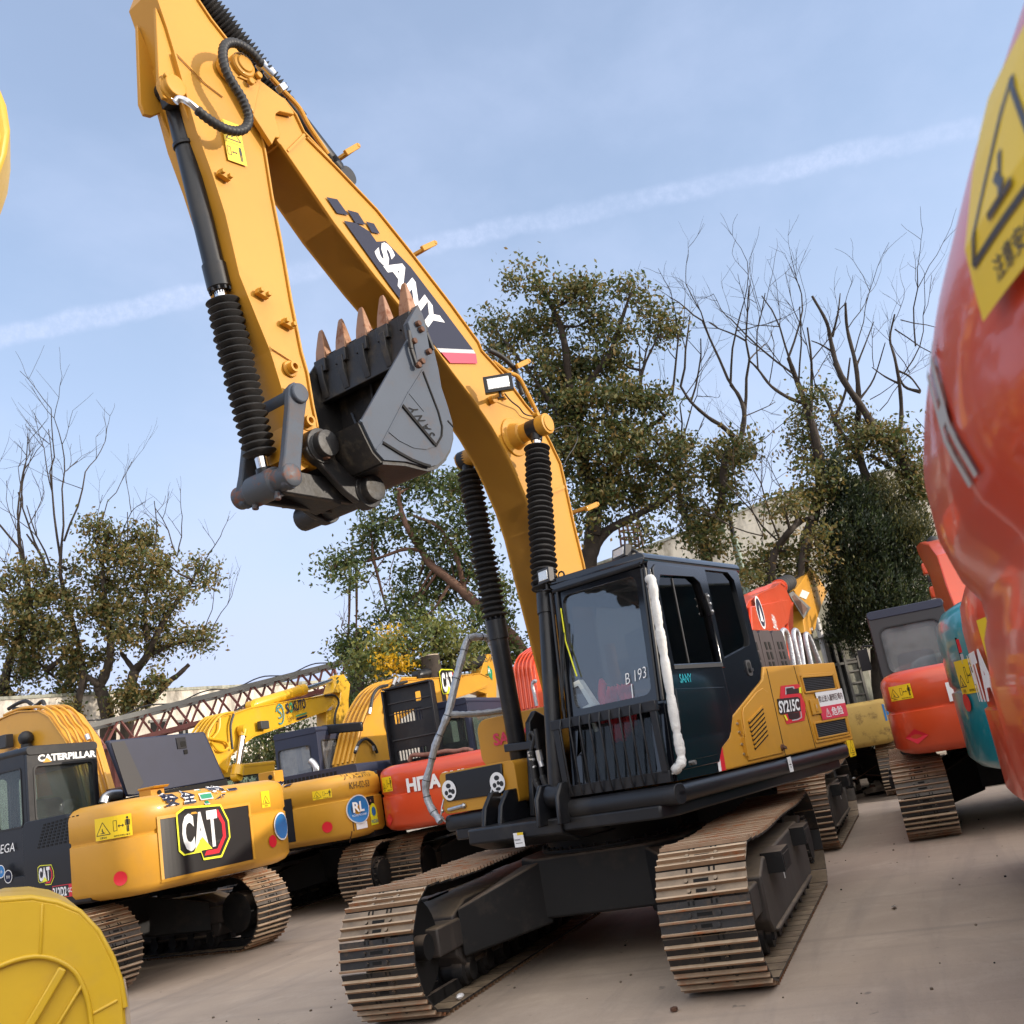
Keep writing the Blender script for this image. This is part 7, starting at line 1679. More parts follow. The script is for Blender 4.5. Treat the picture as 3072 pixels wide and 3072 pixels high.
# pole
pl_ = thing('utility_pole', 'pale green leaning pole with dark cap in front of the cream hall', 'pole', (0, 0, 0))
a_, b_, c_ = hp('g6', 1512, 1495, 27), hp('g6', 1548, 1660, 27), hp('g6', 1605, 1880, 27); pl_.location = (c_.x, c_.y, 0); L0 = Vector(pl_.location)
m = MB(); m.cyl(V(0, 0, 0), b_ - L0, .11, .09, 12); m.build('shaft', 'polegreen', pl_)
m = MB(); m.cyl(b_ - L0, a_ - L0, .07, .05, 10); m.obox(a_ - L0 + V(0, .1, .02), V(.05, 0, 0), V(0, .28, 0), V(0, 0, .05)); m.build('lamp_arm', 'rubber', pl_)
wi_ = MB(); q = [hp('g6', 1080, 1662, 26), hp('g6', 1300, 1575, 26.5), hp('g6', 1535, 1490, 27)]; wi_.tube(spline(q, 6), .012, 4); q = [hp('g6', 1535, 1490, 27), hp('g7', 200, 1205, 27.5), hp('g7', 600, 1110, 28), hp('g7', 1060, 1040, 28.5)]; wi_.tube(spline(q, 6), .014, 4)
tag(wi_.build('overhead_wire', 'rubber'), 'thin overhead wire running from the green pole along the top of the cream hall', 'wire')

# ================================================================ lattice crane boom on trestles
cr_ = thing('crane_boom', 'long dark red lattice boom lying level behind the yellow excavators', 'crane boom', (-14, -14, 0))
L0 = Vector(cr_.location)
tl, tr = hp('g1', 905, 722, 27.0), hp('g2', 1480, 232, 29.0); bl_, br_ = hp('g1', 905, 1010, 27.0), hp('g2', 1530, 410, 29.0)
dv = (tr - tl); ex_ = V(dv.x, dv.y, 0).normalized(); sdv = V(-ex_.y, ex_.x, 0)
tl = tl - dv * .25; bl_ = bl_ - (br_ - bl_) * .25
n = 13; ch = MB(); la = MB()
for sgn in (0, 1):
    off = sdv * (.9 * sgn)
    ch.bar(tl + off - L0, tr + off - L0, .12, .12, 1); ch.bar(bl_ + off - L0, br_ + off - L0, .10, .10, 0)
    for i in range(n):
        a_, b_, c_ = tl.lerp(tr, i / n), bl_.lerp(br_, (i + .5) / n), tl.lerp(tr, (i + 1) / n)
        for p_, q_ in ((a_, b_), (b_, c_)): la.tube([p_ + off - L0, q_ + off - L0], .034, 6)
for i in range(n):
    a_, c_ = tl.lerp(tr, i / n), tl.lerp(tr, (i + 1) / n); la.tube([a_ - L0, c_ + sdv * .9 - L0], .028, 5); b_, d_ = bl_.lerp(br_, i / n), bl_.lerp(br_, (i + 1) / n); la.tube([b_ - L0, d_ + sdv * .9 - L0], .028, 5)
for p_, q_ in ((tr, br_), (tl, bl_)): la.tube([p_ - L0, q_ - L0], .05, 6); la.tube([p_ + sdv * .9 - L0, q_ + sdv * .9 - L0], .05, 6)
ch.build('chord', ['crane', 'cranegrey'], cr_, smooth=0); la.build('lacing', 'crane', cr_, smooth=0)
cb_ = MB(); cb_.tube(spline([tl.lerp(tr, t_) + V(0, 0, .09 + .06 * math.sin(t_ * 37)) - L0 for t_ in [i / 30 for i in range(31)]], 2), .018, 5); cb_.build('cable', 'rubber', cr_)
sp = MB()
for f_ in (.3, .98):
    p_ = bl_.lerp(br_, f_) - L0
    for sgn in (0, 1): sp.bar(p_ + sdv * .9 * sgn, V(p_.x, p_.y, -L0.z) + sdv * .9 * sgn, .14, .14, 0, (1, 0, 0))
sp.build('trestle', 'crane', cr_, smooth=0)
# weathered head frame at the boom's end
hf = thing('steel_frame', 'weathered grey steel beams leaning at the end of the lattice boom', 'steel frame', (tr.x, tr.y, 0)); L0 = Vector(hf.location)
m = MB()
for q0, q1, w_ in (((1540, 200), (1900, 420), .16), ((1600, 250), (1870, 440), .12), ((1560, 175), (1690, 190), .2), ((1650, 240), (1960, 330), .12), ((1400, 250), (1560, 190), .12)): m.bar(hp('g2', *q0, 28.5) - L0, hp('g2', *q1, 27.5) - L0, w_, w_)
e_ = hp('g2', 1560, 190, 28.5) - L0; m.bar(e_, V(e_.x, e_.y, 0), .16, .16, 0, (1, 0, 0)); m.build('beam', 'cranegrey', hf, smooth=0)
# ================================================================ trees
def leaf_mesh(name, C, size, mats, wts, parent, droop=.3, aspect=.5, up=None, rnd=np.random):
    """small folded leaves (two triangles each side of the midrib) at the points C"""
    n = len(C); C = np.asarray(C)
    d = rnd.normal(size=(n, 3)); d[:, 2] -= droop
    if up is not None: d = d * .45 + up
    d /= np.linalg.norm(d, axis=1)[:, None]
    s_ = rnd.normal(size=(n, 3)); s_ -= d * (s_ * d).sum(1)[:, None]; s_ /= np.linalg.norm(s_, axis=1)[:, None]
    L_ = size * rnd.uniform(.6, 1.25, n)[:, None]
    v = np.empty((n, 4, 3)); v[:, 0] = C - d * L_ * .5; v[:, 1] = C + s_ * L_ * aspect * .5; v[:, 2] = C + d * L_ * .5; v[:, 3] = C - s_ * L_ * aspect * .5
    me = bpy.data.meshes.new(name)
    me.vertices.add(4 * n); me.vertices.foreach_set('co', v.reshape(-1).astype(np.float32))
    me.loops.add(4 * n); me.loops.foreach_set('vertex_index', np.arange(4 * n, dtype=np.int32))
    me.polygons.add(n); me.polygons.foreach_set('loop_start', np.arange(0, 4 * n, 4, dtype=np.int32)); me.polygons.foreach_set('loop_total', np.full(n, 4, np.int32))
    for m in mats: me.materials.append(M[m])
    me.polygons.foreach_set('material_index', rnd.choice(len(mats), n, p=wts).astype(np.int32))
    me.update(calc_edges=True); me.validate()
    o = bpy.data.objects.new(name, me); COL.objects.link(o); o.parent = parent; return o
def crown_points(blobs, D, base, conv, per=70, sig=.24, jitter=.7, dens=1.0):
    """leaf positions: every blob holds clumps, every clump holds leaves; also the clump centres for twigs"""
    P, clumps = [], []
    for bl in blobs:
        cx, cy, rx, ry = bl[:4]; k = bl[4] if len(bl) > 4 else 1.0
        c = depth_pt('f', *conv(cx, cy), D); m = FPX * .6289 / D
        sc_ = conv(1, 0)[0] - conv(0, 0)[0]
        rx, ry = rx * sc_ / m, ry * sc_ / m; rz = min(rx, ry) * .9
        nC = max(4, int(rx * ry * 42 * dens * k)); off = Vector((0, 0, 0)) + Vector(_f) * random.uniform(-jitter, jitter)
        for _ in range(nC):
            while True:
                q = np.random.uniform(-1, 1, 3); r = np.linalg.norm(q)
                if .25 < r < 1.0: break
            p_ = c + off + Vector(_r2) * (q[0] * rx) + Vector(_u2) * (q[1] * ry) + Vector(_f) * (q[2] * rz)
            clumps.append((p_ - base, c + off - base))
            nL = int(per * 1.5 * np.random.uniform(.5, 1.4)); g = np.random.normal(size=(nL, 3)) * sig * np.array([1, 1, .72]) * np.random.uniform(.7, 1.25)
            P.append(np.array(p_ - base) + g)
    return (np.concatenate(P) if P else np.zeros((0, 3))), clumps
def fork(mb, p, d, L_, r, lev, rnd, up=.25, mi=0, spread=.55):
    """bare branch that keeps forking and bends upward"""
    pts = [p]; q = p.copy(); dd = d.copy()
    for i in range(4):
        dd = (dd + V(rnd.gauss(0, .13), rnd.gauss(0, .13), rnd.gauss(0, .1) + up * .25)).normalized(); q = q + dd * L_ / 4; pts.append(q.copy())
    mb.tube(pts, [r * (1 - .45 * i / 4) for i in range(5)], 5 if r > .02 else 4, mi)
    if lev <= 0: return
    for k in range(rnd.choice((2, 2, 3))):
        j = rnd.choice((2, 3, 4)); nd = (dd + V(rnd.gauss(0, spread), rnd.gauss(0, spread), rnd.gauss(.1, spread * .7))).normalized()
        fork(mb, pts[j], nd, L_ * rnd.uniform(.5, .8), r * .55 * (1 if j == 4 else .9), lev - 1, rnd, up, mi, spread)
def tree(name, label, D, conv, limbs, blobs, mats, wts, bare=(), per=70, size=.13, sig=.24, dens=1.0, twigs=True, group=None, bark='bark', seed=1, cat='tree', extra=None):
    random.seed(seed); np.random.seed(seed); rnd = random.Random(seed)
    f0 = limbs[0][0][0]; b = depth_pt('f', *conv(*f0), D); base = Vector((b.x, b.y, 0))
    t = thing(name, label, cat, base, 0, group)
    mb = MB(); ends = []
    for pts, r0, r1 in limbs:
        q = [depth_pt('f', *conv(x, y), D + (random.uniform(-.25, .25) if i else 0)) - base for i, (x, y) in enumerate(pts)]
        if pts is limbs[0][0]: q = [V(q[0].x, q[0].y, -.1)] + q if q[0].z > .3 else q
        q = spline(q, 4) if len(q) > 2 else q; n_ = len(q)
        mb.tube(q, [lerp(r0, r1, (i / (n_ - 1)) ** .7) * (1 + .08 * math.sin(i * 2.1)) for i in range(n_)], 9); ends += q
    P, cl = crown_points(blobs, D, base, conv, per, sig, dens=dens)
    if twigs and ends:
        E = np.array([list(q) for q in ends]); hub = {}
        for p_, c_ in cl:
            k_ = tuple(round(v, 3) for v in c_)
            if k_ not in hub:
                j = np.argmin(((E - np.array(c_)) ** 2).sum(1)); hub[k_] = 1
                mb.tube([V(*E[j]), V(*E[j]).lerp(c_, .55) + V(0, 0, -.08), c_], [.045, .032, .018], 5)
            if rnd.random() < .3: mb.tube([c_, c_.lerp(p_, .5) + V(rnd.gauss(0, .05), rnd.gauss(0, .05), .04), p_], [.014, .010, .005], 4)
    for (x, y), (x2, y2), L_, r, lev in bare:
        a_ = depth_pt('f', *conv(x, y), D) - base; b_ = depth_pt('f', *conv(x2, y2), D) - base
        fork(mb, a_, (b_ - a_).normalized(), L_, r, lev, rnd)
    mb.build('trunk', bark if isinstance(bark, list) else [bark], t, smooth=50)
    if len(P): leaf_mesh('crown', P, size, mats, wts, t)
    if extra: extra(t, base, mb)
    return t
G6 = lambda x, y: (880.4 + .3255 * x, 471.7 + .3255 * y)
G5 = lambda x, y: (597.5 + .22786 * x, 880.5 + .22786 * y)
G4 = lambda x, y: (.22786 * x, 911.9 + .22786 * y)
G7 = lambda x, y: (1383.6 + .3582 * x, 503.1 + .3582 * y)
G2 = lambda x, y: (314.5 + .22786 * x, 1194.9 + .22786 * y)
EV = (['leaf1', 'leaf2', 'leaf3'], [.42, .43, .15]); EVG = (['leaf1', 'leafg', 'leaf2'], [.46, .36, .18]); EVO = (['leaf1', 'leaf2', 'leaf3'], [.25, .5, .25])
tg = 'broadleaf trees beyond the excavators'
tree('broadleaf_tree', 'tallest broadleaf tree, rising behind the elbow of the raised boom', 26, G6,
     [([(700, 2600), (710, 1850), (720, 1700), (740, 1450), (650, 1150), (650, 960), (600, 800), (560, 500), (480, 300), (380, 150)], .30, .05), ([(650, 960), (720, 760), (830, 600), (900, 400), (950, 250)], .14, .03), ([(740, 1650), (800, 1350), (1000, 1080), (1150, 960)], .16, .04), ([(715, 1780), (800, 1640), (980, 1540), (1170, 1440)], .18, .07), ([(650, 1150), (560, 1000), (430, 800), (250, 560)], .12, .03), ([(1000, 900), (1020, 700), (1110, 500)], .07, .02)],
     [(350, 190, 100, 100), (570, 290, 160, 85), (670, 240, 60, 50), (950, 250, 90, 70), (1000, 300, 60, 60), (1120, 420, 85, 90), (1170, 480, 50, 50), (150, 420, 85, 90), (240, 540, 120, 100), (420, 430, 150, 130), (700, 420, 120, 100), (860, 540, 130, 80, .8), (900, 620, 100, 60), (560, 640, 190, 120), (790, 700, 160, 100), (450, 850, 130, 150), (650, 930, 210, 150), (900, 900, 150, 120), (1090, 900, 125, 90), (760, 1120, 240, 140), (1000, 1090, 180, 100), (560, 1150, 130, 170), (900, 1300, 240, 140), (700, 1380, 160, 130), (1200, 1180, 120, 120), (1260, 1330, 110, 120), (640, 1560, 70, 110, .7), (1050, 1670, 80, 70), (960, 1420, 160, 90), (1150, 1440, 90, 70), (790, 1540, 80, 70, .6), (420, 650, 90, 90)],
     *EV, bare=[((1000, 750), (1090, 560), 1.5, .03, 3), ((1190, 850), (1220, 600), 1.9, .035, 3), ((950, 900), (1050, 640), 1.6, .03, 3), ((300, 620), (340, 760), .8, .02, 2)], per=62, size=.145, dens=.92, group=tg, seed=11)
tree('broadleaf_tree', 'ivy-covered tree with bare top between the tallest tree and the conifer', 27, G6,
     [([(1390, 2500), (1395, 1800), (1360, 1650), (1440, 1580), (1480, 1420), (1500, 1200), (1570, 1150), (1610, 960), (1580, 850), (1530, 780)], .22, .04), ([(1395, 1760), (1330, 1620), (1250, 1520), (1220, 1330)], .14, .05), ([(1545, 1080), (1480, 1020), (1400, 970), (1300, 880), (1240, 790)], .08, .03)],
     [(1540, 1130, 70, 70), (1500, 1220, 110, 100), (1560, 1230, 80, 70), (1500, 1340, 90, 90), (1480, 1450, 75, 80), (1420, 1570, 90, 80), (1300, 1500, 100, 80), (1340, 1640, 90, 70), (1400, 1720, 80, 50), (1260, 1180, 80, 80), (1290, 1300, 60, 90), (1260, 1600, 60, 70), (1590, 1170, 50, 60)],
     *EV, bare=[((1610, 960), (1640, 800), 2.0, .05, 3), ((1580, 850), (1480, 640), 2.3, .045, 4), ((1530, 780), (1560, 560), 1.9, .035, 3), ((1240, 790), (1230, 600), 2.0, .035, 3), ((1300, 880), (1400, 700), 1.7, .03, 3), ((1230, 1330), (1350, 940), 2.0, .035, 3), ((1250, 1100), (1370, 910), 1.3, .025, 3), ((1620, 960), (1680, 930), .9, .02, 2), ((1600, 1160), (1750, 1140), 1.4, .02, 2), ((1290, 1180), (1330, 1060), .9, .02, 3)], per=62, size=.145, dens=1.0, group=tg, seed=12)
tree('broadleaf_tree', 'fresh green tree with a long reddish limb, below and behind the raised bucket', 25, G5,
     [([(2100, 2700), (2000, 1800), (1800, 1650), (1600, 1400), (1490, 1290), (1370, 1180), (1230, 1050), (1080, 920), (940, 805), (860, 680), (760, 520), (690, 330), (680, 180)], .26, .05), ([(860, 690), (720, 685), (560, 740), (380, 790), (170, 790)], .06, .02), ([(1230, 1050), (1160, 760), (1060, 560), (960, 470), (760, 390)], .08, .03), ([(1490, 1290), (1350, 900), (1300, 500), (1200, 200)], .10, .03)],
     [(650, 200, 190, 120), (800, 100, 120, 90), (950, 150, 160, 120), (1200, 260, 180, 180), (1150, 70, 150, 80), (560, 460, 170, 100), (430, 540, 70, 60), (820, 540, 170, 120), (1050, 620, 200, 150), (1300, 560, 110, 190), (250, 760, 110, 55), (140, 830, 75, 60), (300, 890, 60, 45), (440, 690, 90, 45), (820, 950, 170, 110), (1100, 880, 190, 110), (1350, 900, 140, 170), (760, 1130, 130, 100), (980, 1100, 200, 110), (1350, 1180, 150, 120), (680, 1290, 140, 90), (600, 1240, 70, 50), (900, 1250, 150, 90), (1250, 1420, 180, 110), (1450, 1300, 120, 160), (1500, 1050, 90, 150), (330, 1400, 90, 80, .7), (250, 1520, 70, 70, .7), (1600, 1500, 150, 160), (1400, 1560, 150, 100)],
     *EVG, bare=[((560, 760), (480, 880), .9, .018, 2), ((650, 720), (640, 850), .8, .014, 2), ((380, 820), (440, 900), .7, .014, 2), ((1150, 960), (1120, 800), .8, .02, 2), ((1220, 1020), (1260, 880), .8, .025, 2), ((400, 1560), (300, 1450), .9, .02, 2)], per=62, size=.135, dens=1.0, group=tg, bark=['bark2'], seed=13)
tree('light_green_tree', 'light green bushy tree with yellow blossom and a sawn stump, behind the guard rail', 22, G5,
     [([(960, 2300), (950, 1700), (980, 1500), (1000, 1350)], .16, .06), ([(500, 1540), (620, 1490), (800, 1490)], .05, .03)],
     [(1000, 1330, 150, 80), (900, 1400, 130, 80), (1080, 1440, 190, 90), (1230, 1490, 130, 70), (960, 1520, 150, 80), (1120, 1560, 110, 70), (720, 1420, 120, 90), (660, 1560, 110, 90), (820, 1600, 120, 70), (450, 1640, 120, 80, .8), (380, 1560, 80, 60, .7), (560, 1480, 70, 60)],
     ['leafy', 'leafg', 'leaf2'], [.55, .3, .15], per=66, size=.12, dens=1.1, group=None, seed=14,
     extra=lambda t, base, mb: (leaf_mesh('blossom', crown_points([(590, 1400, 50, 60), (570, 1500, 50, 60), (600, 1600, 60, 50), (660, 1570, 40, 50), (760, 1650, 70, 40), (720, 1630, 60, 40), (840, 1680, 50, 40)], 21.6, base, G5, 30, .16)[0], .10, ['flower'], [1.0], t)))
st = thing('tree_stump', 'sawn-off trunk with pale cut top beside the light green tree', 'stump', (0, 0, 0)); p_ = depth_pt('f', *G5(945, 1640), 21.3); q_ = depth_pt('f', *G5(938, 1570), 21.3); st.location = (p_.x, p_.y, 0)
m = MB(); L0 = Vector(st.location); m.cyl(V(0, 0, 0), q_ - L0, .26, .20, 14); m.build('trunk', 'bark', st); m = MB(); m.cyl(q_ - L0, q_ - L0 + V(0, 0, .02), .19, .185, 14); m.build('cut_face', 'cut', st)
vs_ = tree('ivy_stump', 'leaning dead trunk overgrown with ivy at the end of the lattice boom', 25, G2, [([(1700, 1600), (1620, 900), (1590, 600), (1560, 300)], .28, .2)], [(1600, 330, 90, 100), (1650, 480, 80, 80), (1580, 560, 70, 60), (1500, 230, 90, 60), (1750, 300, 90, 80), (1460, 130, 60, 60, .7), (1560, 60, 70, 50, .6)], *EVG, per=45, size=.12, dens=.8, seed=15, cat='tree')
tree('broadleaf_tree', 'olive broadleaf tree with forked trunk and long low side branch, left of the lattice boom', 30, G4,
     [([(900, 2500), (890, 1932), (840, 1730), (820, 1690), (880, 1560), (915, 1390), (900, 1200), (860, 900), (850, 640)], .30, .05), ([(820, 1690), (780, 1640), (700, 1590)], .13, .08), ([(1050, 2300), (1055, 1900), (1090, 1640), (1130, 1540), (1220, 1430), (1350, 1150), (1500, 930), (1600, 800)], .24, .05), ([(1120, 1560), (1060, 1480), (1000, 1400)], .1, .06), ([(1220, 1430), (1450, 1330), (1680, 1290)], .08, .03), ([(1215, 1300), (1200, 1050), (1230, 820)], .09, .03), ([(1200, 1850), (1390, 1650), (1470, 1590), (1565, 1500)], .12, .06)],
     [(850, 620, 110, 90), (860, 520, 60, 60), (1050, 640, 120, 90), (1100, 580, 60, 50), (1140, 420, 60, 50, .7), (1130, 500, 60, 40, .6), (1290, 640, 90, 80), (1450, 660, 110, 70), (1580, 720, 90, 70), (1640, 820, 80, 60), (900, 820, 180, 120), (1150, 840, 150, 100), (1330, 840, 130, 90), (1500, 870, 110, 100), (780, 1040, 160, 110), (1000, 1050, 170, 100), (1200, 1060, 140, 90), (1370, 1060, 120, 90), (880, 1210, 160, 100), (1080, 1230, 140, 90), (1250, 1230, 150, 90), (1440, 1270, 120, 70), (1600, 1280, 110, 60), (1720, 1290, 80, 65), (1250, 1370, 140, 60), (700, 1430, 100, 110), (840, 1440, 70, 70), (640, 1540, 50, 70), (1130, 1680, 120, 110), (1310, 1570, 90, 70), (1050, 1800, 130, 90), (1230, 1750, 90, 90), (780, 350, 50, 40, .5), (880, 420, 40, 40, .5)],
     *EVO, bare=[((930, 580), (1000, 430), 1.4, .022, 2), ((1040, 560), (1070, 430), 1.2, .02, 2), ((1270, 560), (1330, 380), 1.5, .022, 2), ((1460, 600), (1380, 400), 1.6, .022, 2), ((1470, 600), (1500, 480), 1.2, .02, 2), ((1660, 740), (1710, 590), 1.3, .02, 2), ((1690, 1210), (1740, 1050), 1.3, .015, 1), ((1750, 1220), (1830, 1080), 1.2, .015, 2)], per=58, size=.15, dens=.95, group=tg, seed=16)
tree('broadleaf_tree', 'leftmost broadleaf tree with bare upper branches, above the first yellow excavator', 30, G4,
     [([(40, 2500), (40, 1900), (30, 1700), (90, 1450), (230, 1100), (230, 830), (170, 550), (150, 330)], .26, .04), ([(610, 2300), (640, 1850), (690, 1600), (640, 1300), (560, 1000), (500, 750), (510, 500)], .14, .04), ([(380, 1550), (520, 1440), (640, 1290)], .10, .05), ([(150, 1820), (90, 1740), (40, 1650)], .12, .08), ([(230, 900), (120, 960), (0, 850)], .08, .03), ([(400, 770), (340, 600), (220, 420)], .06, .025)],
     [(320, 690, 120, 60, .7), (200, 750, 60, 50, .6), (430, 860, 150, 120), (520, 700, 100, 90), (330, 1000, 180, 110), (560, 1040, 110, 130), (150, 1000, 70, 60), (350, 1220, 210, 150), (110, 1260, 120, 170), (500, 1200, 120, 130), (100, 1480, 130, 120), (300, 1420, 150, 120), (430, 1650, 130, 110), (330, 1800, 120, 80), (150, 1620, 110, 120), (560, 1700, 90, 90), (30, 1040, 60, 110), (600, 1330, 70, 70), (40, 1700, 80, 120), (640, 1850, 60, 70), (480, 1800, 90, 80), (20, 850, 30, 50, .6)],
     *EVO, bare=[((170, 550), (90, 180), 2.2, .04, 3), ((150, 330), (200, 130), 1.6, .03, 3), ((180, 560), (0, 300), 2.4, .035, 3), ((350, 620), (220, 300), 2.2, .035, 3), ((420, 690), (360, 440), 2.0, .03, 3), ((500, 620), (410, 190), 2.6, .04, 3), ((510, 500), (530, 180), 2.2, .035, 3), ((530, 480), (640, 220), 2.2, .035, 3), ((640, 640), (800, 360), 2.0, .025, 3), ((210, 700), (230, 380), 1.6, .02, 2), ((200, 900), (90, 740), 1.4, .02, 3)], per=58, size=.15, dens=.95, group=tg, seed=17)
IV = (['leaf1', 'leaf2', 'leaf3'], [.36, .46, .18]); bg_ = 'bare-topped trees in front of the cream hall'
tree('bare_tree', 'bare-topped tree with ivy column just left of the conifer', 25, G7,
     [([(360, 2200), (365, 1560), (420, 1330), (445, 1200), (460, 1080), (435, 900), (380, 720), (330, 590), (290, 480)], .22, .05), ([(490, 1120), (430, 990), (400, 760)], .06, .04), ([(380, 720), (300, 695), (200, 630), (130, 540), (80, 490)], .06, .02), ([(410, 760), (412, 600), (410, 480), (390, 320)], .05, .02)],
     [(385, 690, 75, 30, .7), (390, 760, 70, 55), (430, 850, 85, 60), (420, 940, 80, 60), (440, 1030, 85, 60), (410, 1110, 60, 60), (460, 1190, 70, 50), (480, 1250, 70, 70), (400, 1180, 50, 50)],
     *IV, bare=[((290, 480), (330, 330), 1.8, .03, 3), ((310, 560), (160, 460), 2.0, .03, 3), ((300, 500), (220, 300), 1.8, .028, 3), ((130, 540), (100, 330), 1.9, .022, 2), ((190, 610), (180, 480), 1.3, .018, 2), ((345, 600), (360, 360), 1.8, .025, 3), ((405, 500), (470, 380), 1.2, .018, 2), ((415, 600), (500, 540), 1.1, .015, 2), ((330, 600), (240, 510), 1.2, .018, 2)], per=55, size=.13, dens=1.1, group=bg_, seed=21)
tree('bare_tree', 'bare twin-stemmed tree rising above the conifer top', 25.6, G7,
     [([(760, 2200), (740, 1400), (705, 1140), (665, 1000), (655, 860), (660, 700), (645, 520), (600, 330), (590, 190)], .18, .03), ([(665, 1000), (600, 920), (540, 830), (500, 720), (430, 620)], .10, .03), ([(535, 800), (590, 660), (615, 480)], .05, .02), ([(650, 520), (690, 420), (740, 290)], .03, .012), ([(665, 700), (740, 590), (800, 400)], .035, .012)],
     [(640, 800, 70, 45, .8), (645, 880, 85, 55), (620, 960, 60, 50), (700, 920, 50, 60, .8), (720, 860, 60, 40, .6), (590, 1010, 40, 30, .6)],
     *IV, bare=[((590, 190), (595, 140), .7, .012, 1), ((600, 330), (650, 250), 1.2, .016, 2), ((430, 620), (380, 330), 2.0, .02, 3), ((640, 450), (690, 250), 1.6, .02, 2), ((660, 720), (560, 640), 1.5, .018, 3), ((720, 700), (800, 660), 1.2, .015, 3), ((770, 760), (830, 680), 1.2, .015, 2)], per=55, size=.13, dens=1.0, group=bg_, seed=22)
tree('bare_tree', 'slanting bare tree leaning towards the red-orange machine at the right edge', 25.2, G7,
     [([(1500, 2300), (1250, 1400), (1085, 1250), (1000, 1150), (900, 1040), (840, 960), (760, 880), (690, 760), (600, 630), (545, 520), (515, 400), (490, 290), (415, 155)], .24, .03), ([(520, 370), (550, 250), (563, 140)], .04, .012), ([(590, 195), (545, 240)], .015, .012), ([(525, 450), (460, 410), (410, 390)], .03, .012), ([(870, 930), (885, 780), (875, 620), (850, 480), (825, 380), (850, 250)], .07, .02), ([(880, 620), (800, 580), (730, 530)], .035, .012), ([(985, 660), (900, 630), (860, 540)], .05, .02), ([(860, 545), (930, 580), (985, 650)], .03, .02), ([(720, 990), (830, 1060), (900, 1100)], .05, .04)],
     [(810, 900, 65, 50), (870, 960, 80, 60), (830, 990, 55, 45), (940, 1030, 85, 70), (1000, 1110, 80, 80), (930, 1120, 50, 50, .8), (1040, 1200, 60, 60), (960, 1180, 50, 30, .6), (770, 930, 40, 60, .7)],
     *IV, bare=[((740, 530), (745, 460), 1.0, .015, 2), ((850, 330), (960, 430), 1.6, .02, 3), ((900, 560), (950, 450), 1.5, .02, 3), ((840, 300), (900, 230), .9, .012, 2), ((880, 280), (960, 330), 1.3, .015, 2), ((960, 420), (950, 90), 1.9, .022, 2), ((930, 560), (880, 450), 1.3, .015, 2), ((900, 900), (1020, 900), 1.4, .016, 3), ((960, 800), (1000, 850), 1.1, .014, 2)], per=55, size=.13, dens=1.0, group=bg_, seed=23)
tree('broadleaf_tree', 'low crooked tree with sparse leaves in front of the cream hall, left of the conifer', 24, G7,
     [([(190, 2100), (200, 1600), (230, 1490), (300, 1390), (360, 1340), (415, 1322)], .16, .05), ([(330, 1365), (340, 1300)], .06, .04), ([(360, 2000), (360, 1540), (400, 1420)], .1, .05)],
     [(240, 1270, 70, 35, .7), (300, 1240, 50, 30, .6), (330, 1300, 60, 40, .7), (150, 1540, 110, 60), (90, 1640, 80, 70), (280, 1590, 130, 70), (200, 1640, 110, 60), (400, 1440, 70, 80), (440, 1540, 60, 60), (330, 1480, 60, 60, .7), (360, 1650, 80, 60)],
     *EVO, bare=[((230, 1440), (100, 1350), 1.9, .025, 3), ((240, 1430), (160, 1250), 1.9, .025, 3), ((160, 1420), (30, 1400), 1.7, .02, 3), ((340, 1300), (220, 1180), 1.5, .018, 3), ((150, 1400), (90, 1260), 1.4, .016, 3), ((150, 1450), (150, 1300), 1.5, .015, 3)], per=55, size=.125, dens=1.0, group=tg, seed=24)
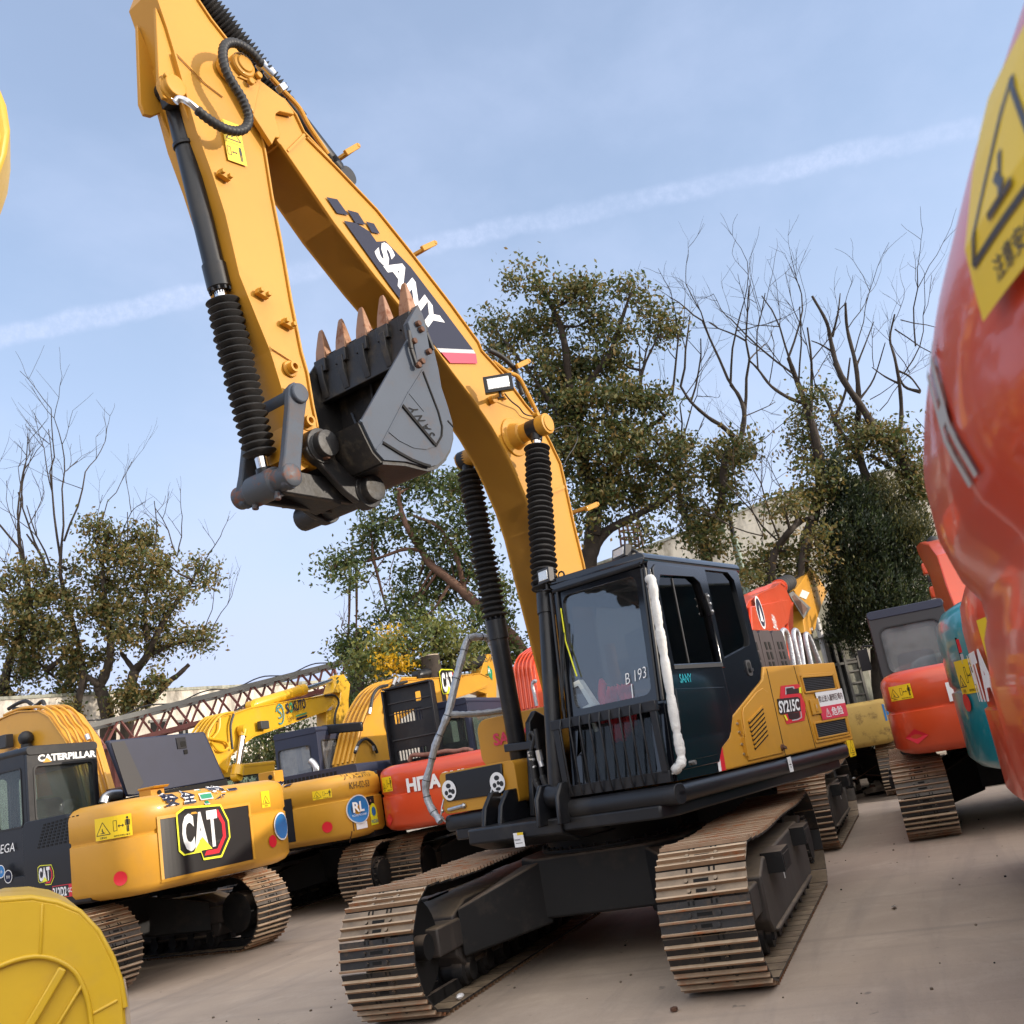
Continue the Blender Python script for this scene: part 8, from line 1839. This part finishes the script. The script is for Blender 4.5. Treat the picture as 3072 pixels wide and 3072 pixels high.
# conifer: upswept sprays
def conifer():
    random.seed(31); np.random.seed(31); D = 25.0; b = depth_pt('f', *G7(760, 1950), D); base = Vector((b.x, b.y, 0))
    t = thing('conifer', 'dense dark conifer with upswept sprays behind the shed and the orange machine', 'tree', base)
    m = MB(); q = [depth_pt('f', *G7(x, y), D) - base for x, y in ((760, 1950), (720, 1600), (640, 1350), (560, 1150), (525, 1050))]; m.tube([V(q[0].x, q[0].y, 0)] + q, [.2, .17, .14, .1, .06, .03], 8); m.build('trunk', 'bark', t)
    blobs = [(528, 1065, 20, 45), (550, 1130, 50, 60), (600, 1190, 70, 60), (590, 1270, 100, 80), (700, 1250, 90, 70), (650, 1370, 150, 90), (520, 1400, 60, 90), (640, 1480, 190, 90), (760, 1420, 130, 100), (600, 1600, 170, 100), (750, 1570, 210, 100), (900, 1520, 140, 110), (620, 1720, 120, 90), (760, 1700, 230, 100), (940, 1660, 120, 110), (700, 1830, 180, 90), (860, 1800, 150, 80), (560, 1860, 70, 70), (640, 1930, 150, 70)]
    ol = [(800, 1180, 60, 70), (860, 1270, 100, 80), (920, 1360, 110, 90), (960, 1460, 90, 80), (820, 1330, 80, 70), (740, 1180, 50, 50), (1020, 1540, 50, 60)]
    m_ = FPX * .6289 / D
    for nm, bb, mats, w in (('crown', blobs, ['conif1', 'conif2', 'leaf1'], [.72, .1, .18]), ('olive_spray', ol, ['conif2', 'leaf2', 'conif1'], [.6, .2, .2])):
        P, U_ = [], []
        for cx, cy, rx, ry in bb:
            c = depth_pt('f', *G7(cx, cy), D + random.uniform(-.6, .6)); rx, ry = rx * .3582 / m_ * 1.12, ry * .3582 / m_ * 1.12; rz = (rx + ry) / 2
            for _ in range(int(rx * ry * 300) + 16):
                q = np.random.normal(size=3); q /= np.linalg.norm(q); q *= np.random.uniform(.55, 1.0)
                p_ = c + Vector(_r2) * (q[0] * rx) + Vector(_u2) * (q[1] * ry) + Vector(_f) * (q[2] * rz) - base
                d_ = Vector((q[0] * _r2[0] + q[2] * _f[0], q[0] * _r2[1] + q[2] * _f[1], 0)) * .55 + V(random.gauss(.0, .2), random.gauss(.35, .2), 1.0); d_.normalize()
                Ls = random.uniform(.3, .62)
                k = 26
                for i in range(k):
                    s_ = i / k; w_ = .11 * (1 - s_) + .015
                    P.append(np.array(p_ + d_ * (s_ - .35) * Ls) + np.random.normal(size=3) * w_); U_.append(np.array(d_) * 1.3)
        leaf_mesh(nm, P, 0.105, mats, w, t, aspect=.34, up=np.array(U_))
conifer()
# bushes before the white warehouse
for nm, lb, D, bl, mt, w, sd_ in (('bush', 'round dark green bush under the level yellow boom', 25, [(900, 800, 150, 70), (1030, 780, 110, 70), (830, 860, 100, 60), (960, 870, 130, 60)], ['leaf1', 'leafg'], [.6, .4], 41),
                                   ('bush', 'smaller olive bush left of the second cab', 24, [(710, 1000, 60, 60), (690, 1080, 70, 70), (740, 1120, 60, 60), (850, 1080, 60, 80), (800, 1050, 30, 60)], ['leaf1', 'leaf2'], [.6, .4], 42)):
    cx = sum(b_[0] for b_ in bl) / len(bl)
    tree(nm, lb, D, G2, [([(cx, 1500), (cx, 1100), (cx, bl[0][1])], .09, .03)], bl, mt, w, per=60, size=.11, dens=1.3, seed=sd_, cat='bush')
